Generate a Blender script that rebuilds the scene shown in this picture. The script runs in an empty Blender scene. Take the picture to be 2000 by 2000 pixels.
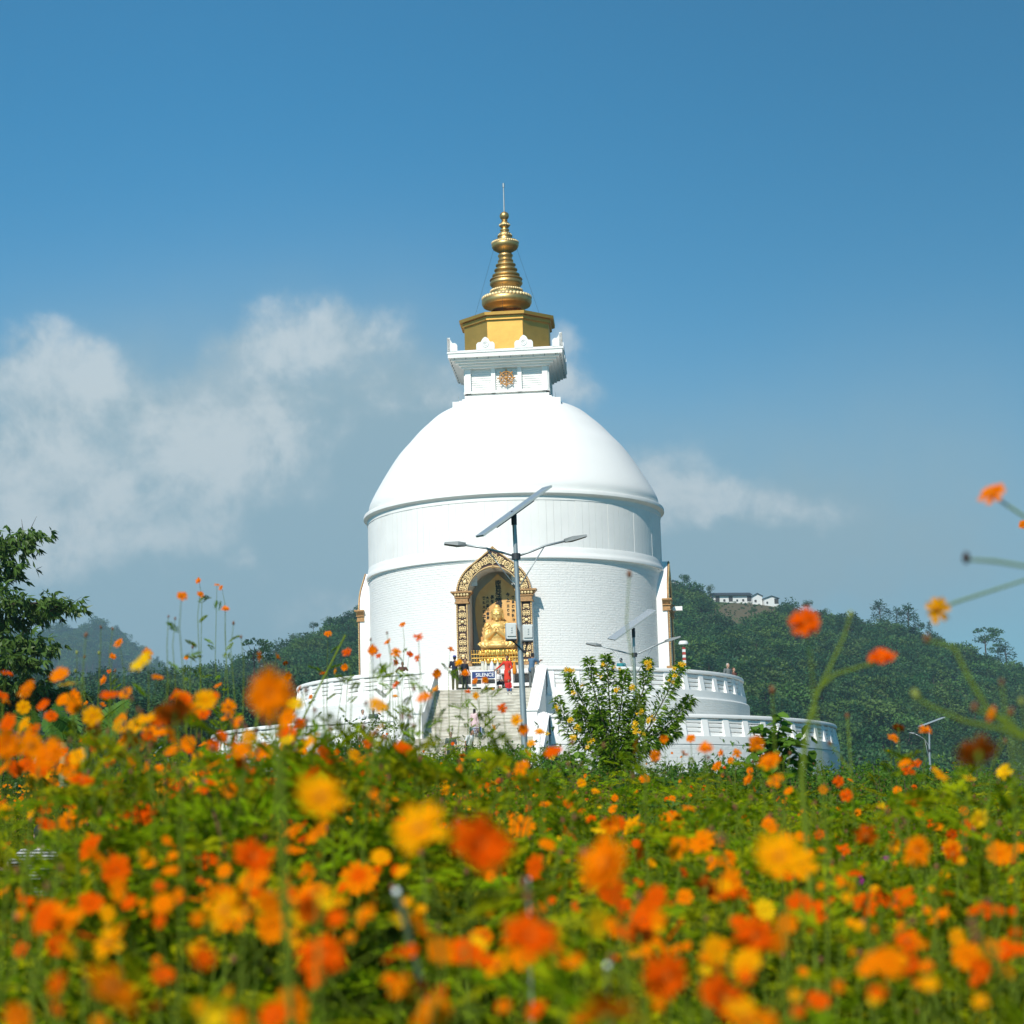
import bpy, bmesh, math, random
import numpy as np
from mathutils import Vector, Matrix, Euler, Quaternion

rnd = random.Random(11)
npr = np.random.default_rng(5)
sc = bpy.context.scene
COL = sc.collection
PI = math.pi

# ---------------------------------------------------------------- camera
ZC = 1.40
F, PITCH, ROLL, CX = 3900.0, 0.166, 0.0105, 590.0     # in pixels of the 2000 px photograph
cam_d = bpy.data.cameras.new('camera')
cam = bpy.data.objects.new('camera', cam_d)
COL.objects.link(cam)
sc.camera = cam
cam_d.sensor_width = 36.0
cam_d.lens = F / 2000 * 36
cam_d.shift_x = (1000 - CX) / 2000
cam_d.clip_start, cam_d.clip_end = 0.05, 20000
CR = Matrix.Rotation(PI / 2 + PITCH, 3, 'X') @ Matrix.Rotation(-ROLL, 3, 'Z')
cam.matrix_world = Matrix.Translation((0, 0, ZC)) @ CR.to_4x4()
cam_d.dof.use_dof = True
cam_d.dof.focus_distance = 62.0
cam_d.dof.aperture_fstop = cam_d.lens / 13.5

def ray(px, py):
    return CR @ Vector(((px - CX) / F, -(py - 1000) / F, -1))
def P(px, py, Y):
    d = ray(px, py)
    return Vector((0, 0, ZC)) + d * (Y / d.y)
def pix(p):
    q = CR.transposed() @ (Vector(p) - Vector((0, 0, ZC)))
    return CX + F * q.x / -q.z, 1000 - F * q.y / -q.z

# ---------------------------------------------------------------- sun, sky, exposure
SUNV = Vector((0.43, 0.79, -0.84)).normalized()       # the way the light travels
sun_d = bpy.data.lights.new('sun', 'SUN')
sun_d.energy = 4.6
sun_d.angle = math.radians(0.55)
sun_d.color = (1.0, 0.94, 0.85)
sun = bpy.data.objects.new('sun', sun_d)
COL.objects.link(sun)
sun.rotation_euler = SUNV.to_track_quat('-Z', 'Y').to_euler()
sun.location = (-60, -60, 120)
sc.view_settings.view_transform = 'Standard'
sc.view_settings.look = 'None'
sc.view_settings.exposure = 0.22
sc.view_settings.gamma = 1.0
sc.view_settings.use_curve_mapping = False

class NT:
    """small helper to write node trees"""
    def __init__(s, tree):
        s.t = tree; s.n = tree.nodes; s.l = tree.links
    def add(s, typ, **kw):
        n = s.n.new(typ)
        for k, v in kw.items():
            setattr(n, k, v)
        return n
    def link(s, a, b): s.l.new(a, b)
    def val(s, x, sock):
        if isinstance(x, (int, float)): sock.default_value = x
        elif isinstance(x, (tuple, list)): sock.default_value = x
        else: s.l.new(x, sock)
    def m(s, op, a, b=0.0, c=None, clamp=False):
        n = s.n.new('ShaderNodeMath'); n.operation = op; n.use_clamp = clamp
        s.val(a, n.inputs[0]); s.val(b, n.inputs[1])
        if c is not None: s.val(c, n.inputs[2])
        return n.outputs[0]
    def mix(s, f, a, b, blend='MIX'):
        n = s.n.new('ShaderNodeMix'); n.data_type = 'RGBA'; n.blend_type = blend
        s.val(f, n.inputs[0]); s.val(a, n.inputs[6]); s.val(b, n.inputs[7])
        return n.outputs[2]
    def noise(s, vec, scale, detail=4, rough=0.55, dist=0.0):
        n = s.n.new('ShaderNodeTexNoise')
        n.inputs['Scale'].default_value = scale; n.inputs['Detail'].default_value = detail
        n.inputs['Roughness'].default_value = rough; n.inputs['Distortion'].default_value = dist
        if vec is not None: s.l.new(vec, n.inputs['Vector'])
        return n.outputs['Fac']
    def ramp(s, f, stops):
        n = s.n.new('ShaderNodeValToRGB')
        e = n.color_ramp.elements
        while len(e) < len(stops): e.new(0.5)
        for i, (p, c) in enumerate(stops):
            e[i].position = p; e[i].color = c if len(c) == 4 else (*c, 1)
        s.l.new(f, n.inputs[0])
        return n.outputs[0]
    def smooth(s, x, lo, hi):
        n = s.n.new('ShaderNodeMapRange'); n.interpolation_type = 'SMOOTHSTEP'
        s.val(x, n.inputs[0]); n.inputs[1].default_value = lo; n.inputs[2].default_value = hi
        return n.outputs[0]

SKY_STRENGTH = 0.094
world = bpy.data.worlds.new('World'); sc.world = world
world.use_nodes = True
W = NT(world.node_tree)
W.n.clear()
sky = W.add('ShaderNodeTexSky', sky_type='NISHITA')
sky.sun_disc = False
sky.sun_elevation = math.asin(-SUNV.z)
sky.sun_rotation = math.atan2(-SUNV.x, -SUNV.y)
sky.altitude = 900; sky.air_density = 1.0; sky.dust_density = 0.6; sky.ozone_density = 2.2
geo = W.add('ShaderNodeTexCoord')
sep = W.add('ShaderNodeSeparateXYZ'); W.link(geo.outputs['Generated'], sep.inputs[0])
yy = W.m('MAXIMUM', sep.outputs[1], 0.05)
U = W.m('DIVIDE', sep.outputs[0], yy)
V = W.m('DIVIDE', sep.outputs[2], yy)
dirv = geo.outputs['Generated']
n1 = W.noise(dirv, 16, 7, 0.55)
n2 = W.noise(dirv, 55, 5, 0.6)
warp = W.m('ADD', W.m('MULTIPLY', W.m('SUBTRACT', n1, 0.5), 0.055), W.m('MULTIPLY', W.m('SUBTRACT', n2, 0.5), 0.012))
Uw = W.m('ADD', U, warp)
n1b = W.noise(dirv, 19, 7, 0.55, 0.4)
Vw = W.m('ADD', V, W.m('MULTIPLY', W.m('SUBTRACT', n1b, 0.5), 0.05))
def blobs(lst, u, v):
    tot = None
    for (px, py, rx, ry, a) in lst:
        d = ray(px, py); u0, v0 = d.x / d.y, d.z / d.y
        du = W.m('DIVIDE', W.m('SUBTRACT', u, u0), rx / F)
        dv = W.m('DIVIDE', W.m('SUBTRACT', v, v0), ry / F)
        r2 = W.m('ADD', W.m('MULTIPLY', du, du), W.m('MULTIPLY', dv, dv))
        g = W.m('MULTIPLY', W.m('POWER', 2.718, W.m('MULTIPLY', r2, -1.0)), a)
        tot = g if tot is None else W.m('ADD', tot, g)
    return tot
puff = blobs([(140, 720, 135, 95, .95), (20, 760, 130, 100, .75), (90, 930, 165, 95, .95), (-20, 1010, 180, 100, .7), (210, 960, 60, 40, .4), (470, 690, 95, 75, .70), (440, 780, 100, 80, .6),
              (450, 880, 165, 115, .85), (330, 800, 110, 110, .45), (620, 640, 130, 75, .72), (730, 700, 130, 110, .62), (640, 800, 170, 120, .45), (1110, 705, 75, 70, .80), (1150, 760, 60, 60, .45), (470, 1120, 48, 32, .62),
              (1480, 975, 170, 60, .75), (1290, 890, 140, 95, .72), (1380, 1010, 200, 60, .5), (650, 1200, 130, 70, .60), (870, 760, 80, 60, .62), (60, 1090, 220, 90, .55), (320, 1050, 180, 80, .45), (560, 1010, 130, 70, .35), (1700, 1010, 160, 50, .3), (1880, 780, 40, 160, .22)], Uw, Vw)
veil = blobs([(60, 950, 480, 290, .88), (520, 930, 420, 320, .85), (800, 850, 300, 260, .55), (1350, 1000, 480, 210, .78), (1900, 950, 420, 280, .45),
              (250, 1250, 560, 180, .70), (1500, 1150, 650, 140, .55), (800, 1250, 600, 170, .6)], U, V)
nv = W.noise(dirv, 9, 6, 0.6)
fb1 = W.noise(dirv, 22, 8, .62, .3)
fb2 = W.noise(dirv, 70, 6, .65)
fbm = W.m('ADD', W.m('MULTIPLY', W.m('SUBTRACT', fb1, .5), 1.25), W.m('MULTIPLY', W.m('SUBTRACT', fb2, .5), .45))
puffm = W.smooth(W.m('ADD', puff, W.m('MULTIPLY', fbm, W.m('ADD', .50, W.m('MULTIPLY', puff, .75)))), 0.30, 1.12)
veilm = W.m('MULTIPLY', veil, W.m('ADD', 0.40, W.m('MULTIPLY', nv, 1.15)), clamp=True)
hs = W.add('ShaderNodeHueSaturation'); hs.inputs['Saturation'].default_value = 1.0; hs.inputs['Value'].default_value = 1.0
W.link(sky.outputs[0], hs.inputs['Color'])
gain = W.mix(W.smooth(V, 0.05, 0.42), (0.60, 1.06, 1.10, 1), (0.19, 0.92, 1.10, 1))
lr = W.m('SUBTRACT', 1.06, W.m('MULTIPLY', W.smooth(U, -0.10, 0.40), 0.28))
lrc = W.add('ShaderNodeCombineColor')
for i_ in range(3): W.link(lr, lrc.inputs[i_])
skyc = W.mix(1.0, W.mix(1.0, hs.outputs[0], gain, 'MULTIPLY'), lrc.outputs[0], 'MULTIPLY')
VEILC = (2.95, 4.25, 4.85, 1)
PUFFC = W.mix(W.smooth(W.m('ADD', fb1, W.m('MULTIPLY', W.m('SUBTRACT', fb2, .5), .35)), .36, .66), (3.9, 5.0, 5.6, 1), (6.3, 6.9, 7.1, 1))
c1 = W.mix(W.m('MULTIPLY', veilm, 0.92), skyc, VEILC)
c2 = W.mix(W.m('MULTIPLY', puffm, 0.80), c1, PUFFC)
bg = W.add('ShaderNodeBackground'); bg.inputs[1].default_value = SKY_STRENGTH
W.link(c2, bg.inputs[0])
wo = W.add('ShaderNodeOutputWorld'); W.link(bg.outputs[0], wo.inputs[0])

cy = sc.cycles
cy.use_denoising = True
try: cy.denoiser = 'OPENIMAGEDENOISE'
except Exception: pass
cy.max_bounces = 7; cy.diffuse_bounces = 3; cy.glossy_bounces = 3; cy.transmission_bounces = 4; cy.volume_bounces = 0
cy.transparent_max_bounces = 8
cy.caustics_reflective = False; cy.caustics_refractive = False
cy.sample_clamp_indirect = 6.0
sc.render.film_transparent = False

# ---------------------------------------------------------------- materials
MATS = {}
def mat(name, col, rough=0.6, metal=0.0, var=0.0, vscale=3.0, col2=None, bump=0.0, bscale=20.0, trans=0.0, spec=0.4, objcol=False, objrand=0.0):
    if name in MATS: return MATS[name]
    mt = bpy.data.materials.new(name); mt.use_nodes = True
    N = NT(mt.node_tree)
    b = N.n['Principled BSDF']; out = N.n['Material Output']
    tc = N.add('ShaderNodeTexCoord')
    base = (*col, 1)
    if objcol:
        oi = N.add('ShaderNodeObjectInfo'); base = oi.outputs['Color']
    if col2 is None and var > 0:
        lo, hi = 1 - var, 1 + var
        f = N.noise(tc.outputs['Object'], vscale, 5, 0.6)
        k = N.m('ADD', lo - (hi - lo) * .5, N.m('MULTIPLY', f, (hi - lo) * 2))
        cmb = N.add('ShaderNodeCombineColor')
        for i in range(3): N.link(k, cmb.inputs[i])
        base = N.mix(1.0, base, cmb.outputs[0], 'MULTIPLY')
    elif col2 is not None:
        f = N.noise(tc.outputs['Object'], vscale, 6, 0.62)
        base = N.mix(N.smooth(f, 0.38, 0.64), base, (*col2, 1))
    if objrand > 0:
        oi = N.add('ShaderNodeObjectInfo')
        k = N.m('ADD', 1 - objrand, N.m('MULTIPLY', oi.outputs['Random'], 2 * objrand))
        h = N.add('ShaderNodeHueSaturation'); N.link(k, h.inputs['Value'])
        N.link(N.m('ADD', 0.5 - 0.02, N.m('MULTIPLY', N.m('FRACT', N.m('MULTIPLY', oi.outputs['Random'], 7.3)), 0.035)), h.inputs['Hue'])
        N.val(base, h.inputs['Color']); base = h.outputs[0]
    N.val(base, b.inputs['Base Color'])
    b.inputs['Roughness'].default_value = rough
    b.inputs['Metallic'].default_value = metal
    b.inputs['Specular IOR Level'].default_value = spec
    if bump > 0:
        bn = N.add('ShaderNodeBump'); bn.inputs['Strength'].default_value = bump; bn.inputs['Distance'].default_value = 0.02
        N.link(N.noise(tc.outputs['Object'], bscale, 6, 0.6), bn.inputs['Height'])
        N.link(bn.outputs[0], b.inputs['Normal'])
    if trans > 0:
        tr = N.add('ShaderNodeBsdfTranslucent'); N.val(base, tr.inputs[0])
        mx = N.add('ShaderNodeMixShader'); mx.inputs[0].default_value = trans
        N.link(b.outputs[0], mx.inputs[1]); N.link(tr.outputs[0], mx.inputs[2])
        N.link(mx.outputs[0], out.inputs[0])
    MATS[name] = mt
    return mt

def brick_mat(name, col, cyl, bw, bh, strength, streak=0.0, mortar=0.03):
    """painted masonry; cyl wraps the courses round the axis of the object"""
    mt = bpy.data.materials.new(name); mt.use_nodes = True
    N = NT(mt.node_tree); b = N.n['Principled BSDF']
    tc = N.add('ShaderNodeTexCoord'); s = N.add('ShaderNodeSeparateXYZ'); N.link(tc.outputs['Object'], s.inputs[0])
    ang = N.m('MULTIPLY', N.m('ARCTAN2', s.outputs[0], N.m('MULTIPLY', s.outputs[1], -1.0)), cyl)
    cb = N.add('ShaderNodeCombineXYZ'); N.link(ang, cb.inputs[0])
    wob = N.noise(tc.outputs['Object'], 1.6, 4, .6)
    N.link(N.m('ADD', s.outputs[2], N.m('MULTIPLY', wob, 0.05)), cb.inputs[1])
    br = N.add('ShaderNodeTexBrick'); N.link(cb.outputs[0], br.inputs['Vector'])
    br.inputs['Scale'].default_value = 1.0; br.inputs['Mortar Size'].default_value = mortar * .5
    br.inputs['Brick Width'].default_value = bw; br.inputs['Row Height'].default_value = bh
    br.inputs['Mortar Smooth'].default_value = 0.6
    br.inputs['Color1'].default_value = (.75, .75, .75, 1); br.inputs['Color2'].default_value = (1, 1, 1, 1); br.inputs['Mortar'].default_value = (0, 0, 0, 1)
    n = N.noise(tc.outputs['Object'], 0.5, 6, .65)
    nf = N.noise(tc.outputs['Object'], 9, 5, .6)
    base = N.mix(N.m('MULTIPLY', N.smooth(n, .45, .75), 0.6), (*col, 1), (col[0] * .93, col[1] * .935, col[2] * .93, 1))
    if streak > 0:
        sv = N.add('ShaderNodeMapping'); sv.inputs['Scale'].default_value = (2.2, 2.2, 0.12); N.link(tc.outputs['Object'], sv.inputs[0])
        st = N.noise(sv.outputs[0], 1.2, 6, .65)
        base = N.mix(N.m('MULTIPLY', N.smooth(st, .54, .75), streak), base, (.42, .41, .36, 1))
    N.val(base, b.inputs['Base Color']); b.inputs['Roughness'].default_value = .72; b.inputs['Specular IOR Level'].default_value = .25
    hgt = N.m('ADD', N.m('MULTIPLY', br.outputs['Color'], 1.0), N.m('MULTIPLY', nf, 1.1))
    bn = N.add('ShaderNodeBump'); bn.inputs['Strength'].default_value = strength; bn.inputs['Distance'].default_value = .055
    N.link(hgt, bn.inputs['Height']); N.link(bn.outputs[0], b.inputs['Normal'])
    MATS[name] = mt
    return mt

WHITE = (0.83, 0.82, 0.79)
M_white = mat('white_paint', WHITE, .62, var=.05, vscale=.8, bump=.10, bscale=6)
M_dome = mat('dome_paint', (0.83, 0.82, 0.79), .58, var=.035, vscale=.35, bump=.06, bscale=1.5)
M_brick = brick_mat('painted_brick', WHITE, 8.0, .95, .125, .55)
M_block = brick_mat('painted_stone', (.76, .76, .73), 12.0, .8, .2, .45, streak=.45)
M_gold = mat('gold_paint', (.86, .52, .12), .36, metal=.85, var=.16, vscale=2.5, bump=.25, bscale=7)
M_goldp = mat('gold_wall', (.68, .39, .10), .56, metal=.94, var=.10, vscale=1.2, bump=.28, bscale=5)
M_brass = mat('brass_spire', (.60, .40, .16), .44, metal=.92, var=.22, vscale=3, bump=.1, bscale=10)
M_relief = mat('gilded_relief', (.88, .66, .34), .55, metal=.35, var=.15, vscale=6)
M_bronze = mat('dark_relief_ground', (.055, .026, .022), .65, var=.3, vscale=8)
M_trim = mat('aged_gold_trim', (.40, .22, .09), .55, metal=.25, var=.35, vscale=9, bump=.4, bscale=30)
M_statue = mat('statue_gold', (.84, .54, .18), .48, metal=.45, var=.10, vscale=3)
M_niche = mat('niche_plaster', (.60, .54, .45), .8, var=.1, vscale=2)
M_panel = mat('ochre_panel', (.68, .36, .11), .55, metal=.0, col2=(.76, .46, .17), vscale=1.3)
M_ink = mat('black_lettering', (.012, .012, .014), .6)
M_steel = mat('galvanised_steel', (.36, .40, .41), .45, metal=.55, var=.12, vscale=5)
M_dsteel = mat('dark_bracket', (.05, .055, .06), .5, metal=.3)
M_alu = mat('aluminium_frame', (.55, .58, .58), .4, metal=.5)
M_copper = mat('copper_emblem', (.50, .24, .06), .5, metal=.4, var=.2, vscale=9)
M_solar = mat('solar_cell', (.26, .29, .31), .30, spec=.7)  # cell colour paled to include dust and reflected sky glare
M_sback = mat('panel_backing', (.62, .64, .62), .55, var=.08)
M_lamp = mat('lamp_housing', (.22, .24, .24), .45)
M_stair = mat('stone_steps', (.60, .57, .49), .85, col2=(.38, .35, .28), vscale=1.3, bump=.5, bscale=9)
M_marble = mat('stained_marble', (.62, .58, .52), .45, col2=(.45, .38, .30), vscale=4)
M_grey = mat('grey_panel', (.22, .22, .215), .6, var=.12)
M_blue = mat('blue_sign', (.022, .045, .17), .45)
M_wtext = mat('white_lettering', (.8, .8, .8), .6)
M_cream = mat('cream_cloth', (.72, .69, .58), .8, var=.08)
M_wcloth = mat('white_cloth', (.75, .76, .80), .8, var=.06)
M_ocloth = mat('orange_cloth', (.85, .30, .012), .7, trans=.2)
M_dirt = mat('dark_gap', (.03, .03, .03), .9)

# ---------------------------------------------------------------- mesh building
class MB:
    def __init__(s): s.v = []; s.f = []; s.mi = []
    def add(s, vs, fs, mi=0, M=None):
        o = len(s.v)
        if M is not None: vs = [M @ Vector(p) for p in vs]
        s.v += [tuple(p) for p in vs]
        s.f += [tuple(i + o for i in f) for f in fs]
        s.mi += [mi] * len(fs)
        return s
    def box(s, c, d, mi=0, M=None, taper=None):
        x, y, z = c; a, b, h = d[0] / 2, d[1] / 2, d[2] / 2
        t = taper or (1, 1)
        vs = [(x + sx * a * (t[0] if sz > 0 else 1), y + sy * b * (t[1] if sz > 0 else 1), z + sz * h) for sz in (-1, 1) for sx, sy in ((-1, -1), (1, -1), (1, 1), (-1, 1))]
        return s.add(vs, [(3, 2, 1, 0), (4, 5, 6, 7), (0, 1, 5, 4), (1, 2, 6, 5), (2, 3, 7, 6), (3, 0, 4, 7)], mi, M)
    def tube(s, pts, rad, n=6, cap=True, mi=0, M=None):
        pts = [Vector(p) for p in pts]
        if isinstance(rad, (int, float)): rad = [rad] * len(pts)
        vs = []; fs = []
        ref = None
        for i, p in enumerate(pts):
            t = (pts[min(i + 1, len(pts) - 1)] - pts[max(i - 1, 0)])
            if t.length < 1e-9: t = Vector((0, 0, 1))
            t.normalize()
            if ref is None:
                ref = Vector((1, 0, 0)) if abs(t.x) < .8 else Vector((0, 1, 0))
            a = (ref - t * ref.dot(t)).normalized(); ref = a
            b = t.cross(a)
            for k in range(n):
                w = 2 * PI * k / n
                vs.append(p + (a * math.cos(w) + b * math.sin(w)) * rad[i])
        for i in range(len(pts) - 1):
            for k in range(n):
                k2 = (k + 1) % n
                fs.append((i * n + k, i * n + k2, (i + 1) * n + k2, (i + 1) * n + k))
        if cap:
            fs.append(tuple(range(n - 1, -1, -1))); fs.append(tuple((len(pts) - 1) * n + k for k in range(n)))
        return s.add(vs, fs, mi, M)
    def lathe(s, prof, n=64, mi=0, M=None, a0=0.0, a1=2 * PI, ang0=0.0):
        full = abs(a1 - a0 - 2 * PI) < 1e-6
        cols = n if full else n + 1
        vs = []; fs = []
        for r, z in prof:
            for k in range(cols):
                a = ang0 + a0 + (a1 - a0) * k / n
                vs.append((r * math.cos(a), r * math.sin(a), z))
        for i in range(len(prof) - 1):
            for k in range(n):
                k2 = (k + 1) % cols
                fs.append((i * cols + k, i * cols + k2, (i + 1) * cols + k2, (i + 1) * cols + k))
        return s.add(vs, fs, mi, M)
    def ell(s, c, r, nu=10, nv=7, mi=0, M=None):
        if isinstance(r, (int, float)): r = (r, r, r)
        vs = [(c[0], c[1], c[2] - r[2])]; fs = []
        for j in range(1, nv):
            t = -PI / 2 + PI * j / nv
            for k in range(nu):
                w = 2 * PI * k / nu
                vs.append((c[0] + r[0] * math.cos(t) * math.cos(w), c[1] + r[1] * math.cos(t) * math.sin(w), c[2] + r[2] * math.sin(t)))
        vs.append((c[0], c[1], c[2] + r[2])); top = len(vs) - 1
        for k in range(nu):
            k2 = (k + 1) % nu
            fs.append((0, 1 + k2, 1 + k))
            for j in range(nv - 2):
                fs.append((1 + j * nu + k, 1 + j * nu + k2, 1 + (j + 1) * nu + k2, 1 + (j + 1) * nu + k))
            fs.append((1 + (nv - 2) * nu + k, 1 + (nv - 2) * nu + k2, top))
        return s.add(vs, fs, mi, M)
    def arc(s, r0, r1, a0, a1, z0, z1, n, mi=0, M=None, closed=False):
        """a curved bar: angle 0 faces -Y, growing towards +X"""
        vs = []; fs = []
        for i in range(n + 1):
            a = a0 + (a1 - a0) * i / n
            sx, cx = math.sin(a), -math.cos(a)
            vs += [(r0 * sx, r0 * cx, z0), (r1 * sx, r1 * cx, z0), (r1 * sx, r1 * cx, z1), (r0 * sx, r0 * cx, z1)]
        for i in range(n):
            b = i * 4
            for k in range(4):
                fs.append((b + k, b + (k + 1) % 4, b + 4 + (k + 1) % 4, b + 4 + k))
        fs += [(3, 2, 1, 0), (n * 4, n * 4 + 1, n * 4 + 2, n * 4 + 3)]
        return s.add(vs, fs, mi, M)
    def prism(s, out, y0, y1, mi=0, M=None):
        """outline in x,z pushed from y0 to y1"""
        n = len(out)
        vs = [(x, y0, z) for x, z in out] + [(x, y1, z) for x, z in out]
        fs = [tuple(range(n)), tuple(range(2 * n - 1, n - 1, -1))] + [(i, (i + 1) % n, n + (i + 1) % n, n + i)[::-1] for i in range(n)]
        return s.add(vs, fs, mi, M)
    def build(s, name, mats, parent=None, smooth=False, loc=None, recalc=True):
        me = bpy.data.meshes.new(name)
        me.from_pydata(s.v, [], s.f)
        if not isinstance(mats, (list, tuple)): mats = [mats]
        for m in mats: me.materials.append(m)
        if len(mats) > 1: me.polygons.foreach_set('material_index', s.mi)
        if recalc:
            bm = bmesh.new(); bm.from_mesh(me)
            bmesh.ops.recalc_face_normals(bm, faces=bm.faces); bm.to_mesh(me); bm.free()
        if smooth == 'auto':
            me.polygons.foreach_set('use_smooth', [True] * len(me.polygons))
            bm = bmesh.new(); bm.from_mesh(me)
            for e in bm.edges:
                if len(e.link_faces) == 2 and e.calc_face_angle(0) > math.radians(38): e.smooth = False
            bm.to_mesh(me); bm.free()
        elif smooth:
            me.polygons.foreach_set('use_smooth', [True] * len(me.polygons))
        me.update()
        o = bpy.data.objects.new(name, me); COL.objects.link(o)
        if parent is not None: o.parent = parent
        if loc is not None: o.location = loc
        return o

def tag(o, label=None, cat=None, group=None, kind=None):
    if label: o['label'] = label
    if cat: o['category'] = cat
    if group: o['group'] = group
    if kind: o['kind'] = kind
    return o
def thing(name, label, cat, loc=(0, 0, 0), rz=0.0, group=None):
    o = bpy.data.objects.new(name, None); COL.objects.link(o)
    o.location = loc; o.rotation_euler = (0, 0, rz); o.empty_display_size = .2
    return tag(o, label, cat, group)
def np_mesh(name, verts, quads, mats, mi=None, smooth=False):
    me = bpy.data.meshes.new(name)
    nv, nf = len(verts), len(quads); k = quads.shape[1]
    me.vertices.add(nv); me.vertices.foreach_set('co', np.ascontiguousarray(verts, dtype=np.float32).ravel())
    me.loops.add(nf * k); me.loops.foreach_set('vertex_index', np.ascontiguousarray(quads, dtype=np.int32).ravel())
    me.polygons.add(nf); me.polygons.foreach_set('loop_start', np.arange(0, nf * k, k, dtype=np.int32))
    for m in (mats if isinstance(mats, (list, tuple)) else [mats]): me.materials.append(m)
    if mi is not None: me.polygons.foreach_set('material_index', np.asarray(mi, dtype=np.int32))
    if smooth: me.polygons.foreach_set('use_smooth', np.ones(nf, dtype=bool))
    me.update(calc_edges=True); me.validate()
    return me
def unit(a): return a / (np.linalg.norm(a, axis=-1, keepdims=True) + 1e-9)
def leaf_quads(pos, d, L, Wd, droop=0.0, bulge=.12):
    """kite-shaped leaves: pos (n,3) base, d (n,3) direction, L and Wd lengths and widths"""
    n = len(pos); d = unit(d)
    L = np.broadcast_to(np.asarray(L, float), (n,))[:, None]; Wd = np.broadcast_to(np.asarray(Wd, float), (n,))[:, None]
    r = unit(npr.normal(size=(n, 3))); s = unit(np.cross(d, r)); up = np.cross(s, d)
    mid = pos + d * L * .45 + up * L * bulge
    tip = pos + d * L - np.array([0, 0, 1.]) * L * droop
    v = np.stack([pos, mid + s * Wd / 2, tip, mid - s * Wd / 2], 1).reshape(-1, 3)
    q = np.arange(4 * n).reshape(n, 4)
    return v, q
def join_np(parts):
    vs, qs, ms, o = [], [], [], 0
    for v, q, m in parts:
        vs.append(v); qs.append(q + o); ms.append(np.full(len(q), m)); o += len(v)
    return np.concatenate(vs), np.concatenate(qs), np.concatenate(ms)
def tube_np(pts, rad, n=4):
    m = MB(); m.tube(pts, rad, n, cap=False)
    return np.array(m.v), np.array(m.f)

def scatter(name, pts, rot, scl, idx, templates):
    """one object holding instances of the templates on its points"""
    me = bpy.data.meshes.new(name)
    me.vertices.add(len(pts)); me.vertices.foreach_set('co', np.asarray(pts, dtype=np.float32).ravel())
    a = me.attributes.new('rot', 'FLOAT_VECTOR', 'POINT'); a.data.foreach_set('vector', np.asarray(rot, dtype=np.float32).ravel())
    a = me.attributes.new('scl', 'FLOAT_VECTOR', 'POINT'); a.data.foreach_set('vector', np.asarray(scl, dtype=np.float32).ravel())
    a = me.attributes.new('idx', 'INT', 'POINT'); a.data.foreach_set('value', np.asarray(idx, dtype=np.int32))
    o = bpy.data.objects.new(name, me); COL.objects.link(o)
    g = bpy.data.node_groups.new(name + '_scatter', 'GeometryNodeTree')
    g.interface.new_socket('Geometry', in_out='INPUT', socket_type='NodeSocketGeometry')
    g.interface.new_socket('Geometry', in_out='OUTPUT', socket_type='NodeSocketGeometry')
    gi = g.nodes.new('NodeGroupInput'); go = g.nodes.new('NodeGroupOutput'); jn = g.nodes.new('GeometryNodeJoinGeometry')
    def attr(nm, typ):
        n = g.nodes.new('GeometryNodeInputNamedAttribute'); n.data_type = typ; n.inputs['Name'].default_value = nm
        return n.outputs['Attribute']
    rt = g.nodes.new('FunctionNodeEulerToRotation'); g.links.new(attr('rot', 'FLOAT_VECTOR'), rt.inputs[0])
    sa = attr('scl', 'FLOAT_VECTOR'); ia = attr('idx', 'INT')
    for k, tp in enumerate(templates):
        cmp_ = g.nodes.new('FunctionNodeCompare'); cmp_.data_type = 'INT'; cmp_.operation = 'EQUAL'
        g.links.new(ia, cmp_.inputs[2]); cmp_.inputs[3].default_value = k
        oi = g.nodes.new('GeometryNodeObjectInfo'); oi.inputs['Object'].default_value = tp; oi.inputs['As Instance'].default_value = True
        ip = g.nodes.new('GeometryNodeInstanceOnPoints')
        g.links.new(gi.outputs[0], ip.inputs['Points']); g.links.new(cmp_.outputs[0], ip.inputs['Selection'])
        g.links.new(oi.outputs['Geometry'], ip.inputs['Instance']); g.links.new(rt.outputs[0], ip.inputs['Rotation']); g.links.new(sa, ip.inputs['Scale'])
        g.links.new(ip.outputs[0], jn.inputs[0])
    g.links.new(jn.outputs[0], go.inputs[0])
    md = o.modifiers.new('scatter', 'NODES'); md.node_group = g
    return o
def template(name, me): return bpy.data.objects.new(name, me)      # never linked: only its mesh is used

def remesh(mb, voxel, name, mats, parent, loops=2):
    me = bpy.data.meshes.new(name); me.from_pydata(mb.v, [], mb.f)
    o = bpy.data.objects.new(name, me); COL.objects.link(o)
    m = o.modifiers.new('r', 'REMESH'); m.mode = 'VOXEL'; m.voxel_size = voxel
    if loops:
        s = o.modifiers.new('s', 'SMOOTH'); s.factor = .5; s.iterations = loops
    bpy.context.view_layer.update()
    dg = bpy.context.evaluated_depsgraph_get()
    new = bpy.data.meshes.new_from_object(o.evaluated_get(dg))
    o.modifiers.clear(); o.data = new; new.name = name
    bpy.data.meshes.remove(me)
    for mm in (mats if isinstance(mats, (list, tuple)) else [mats]): new.materials.append(mm)
    new.polygons.foreach_set('use_smooth', [True] * len(new.polygons))
    if parent is not None: o.parent = parent
    return o
def sstep(a, b, x):
    t = np.clip((np.asarray(x, float) - a) / (b - a), 0, 1)
    return t * t * (3 - 2 * t)
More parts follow.
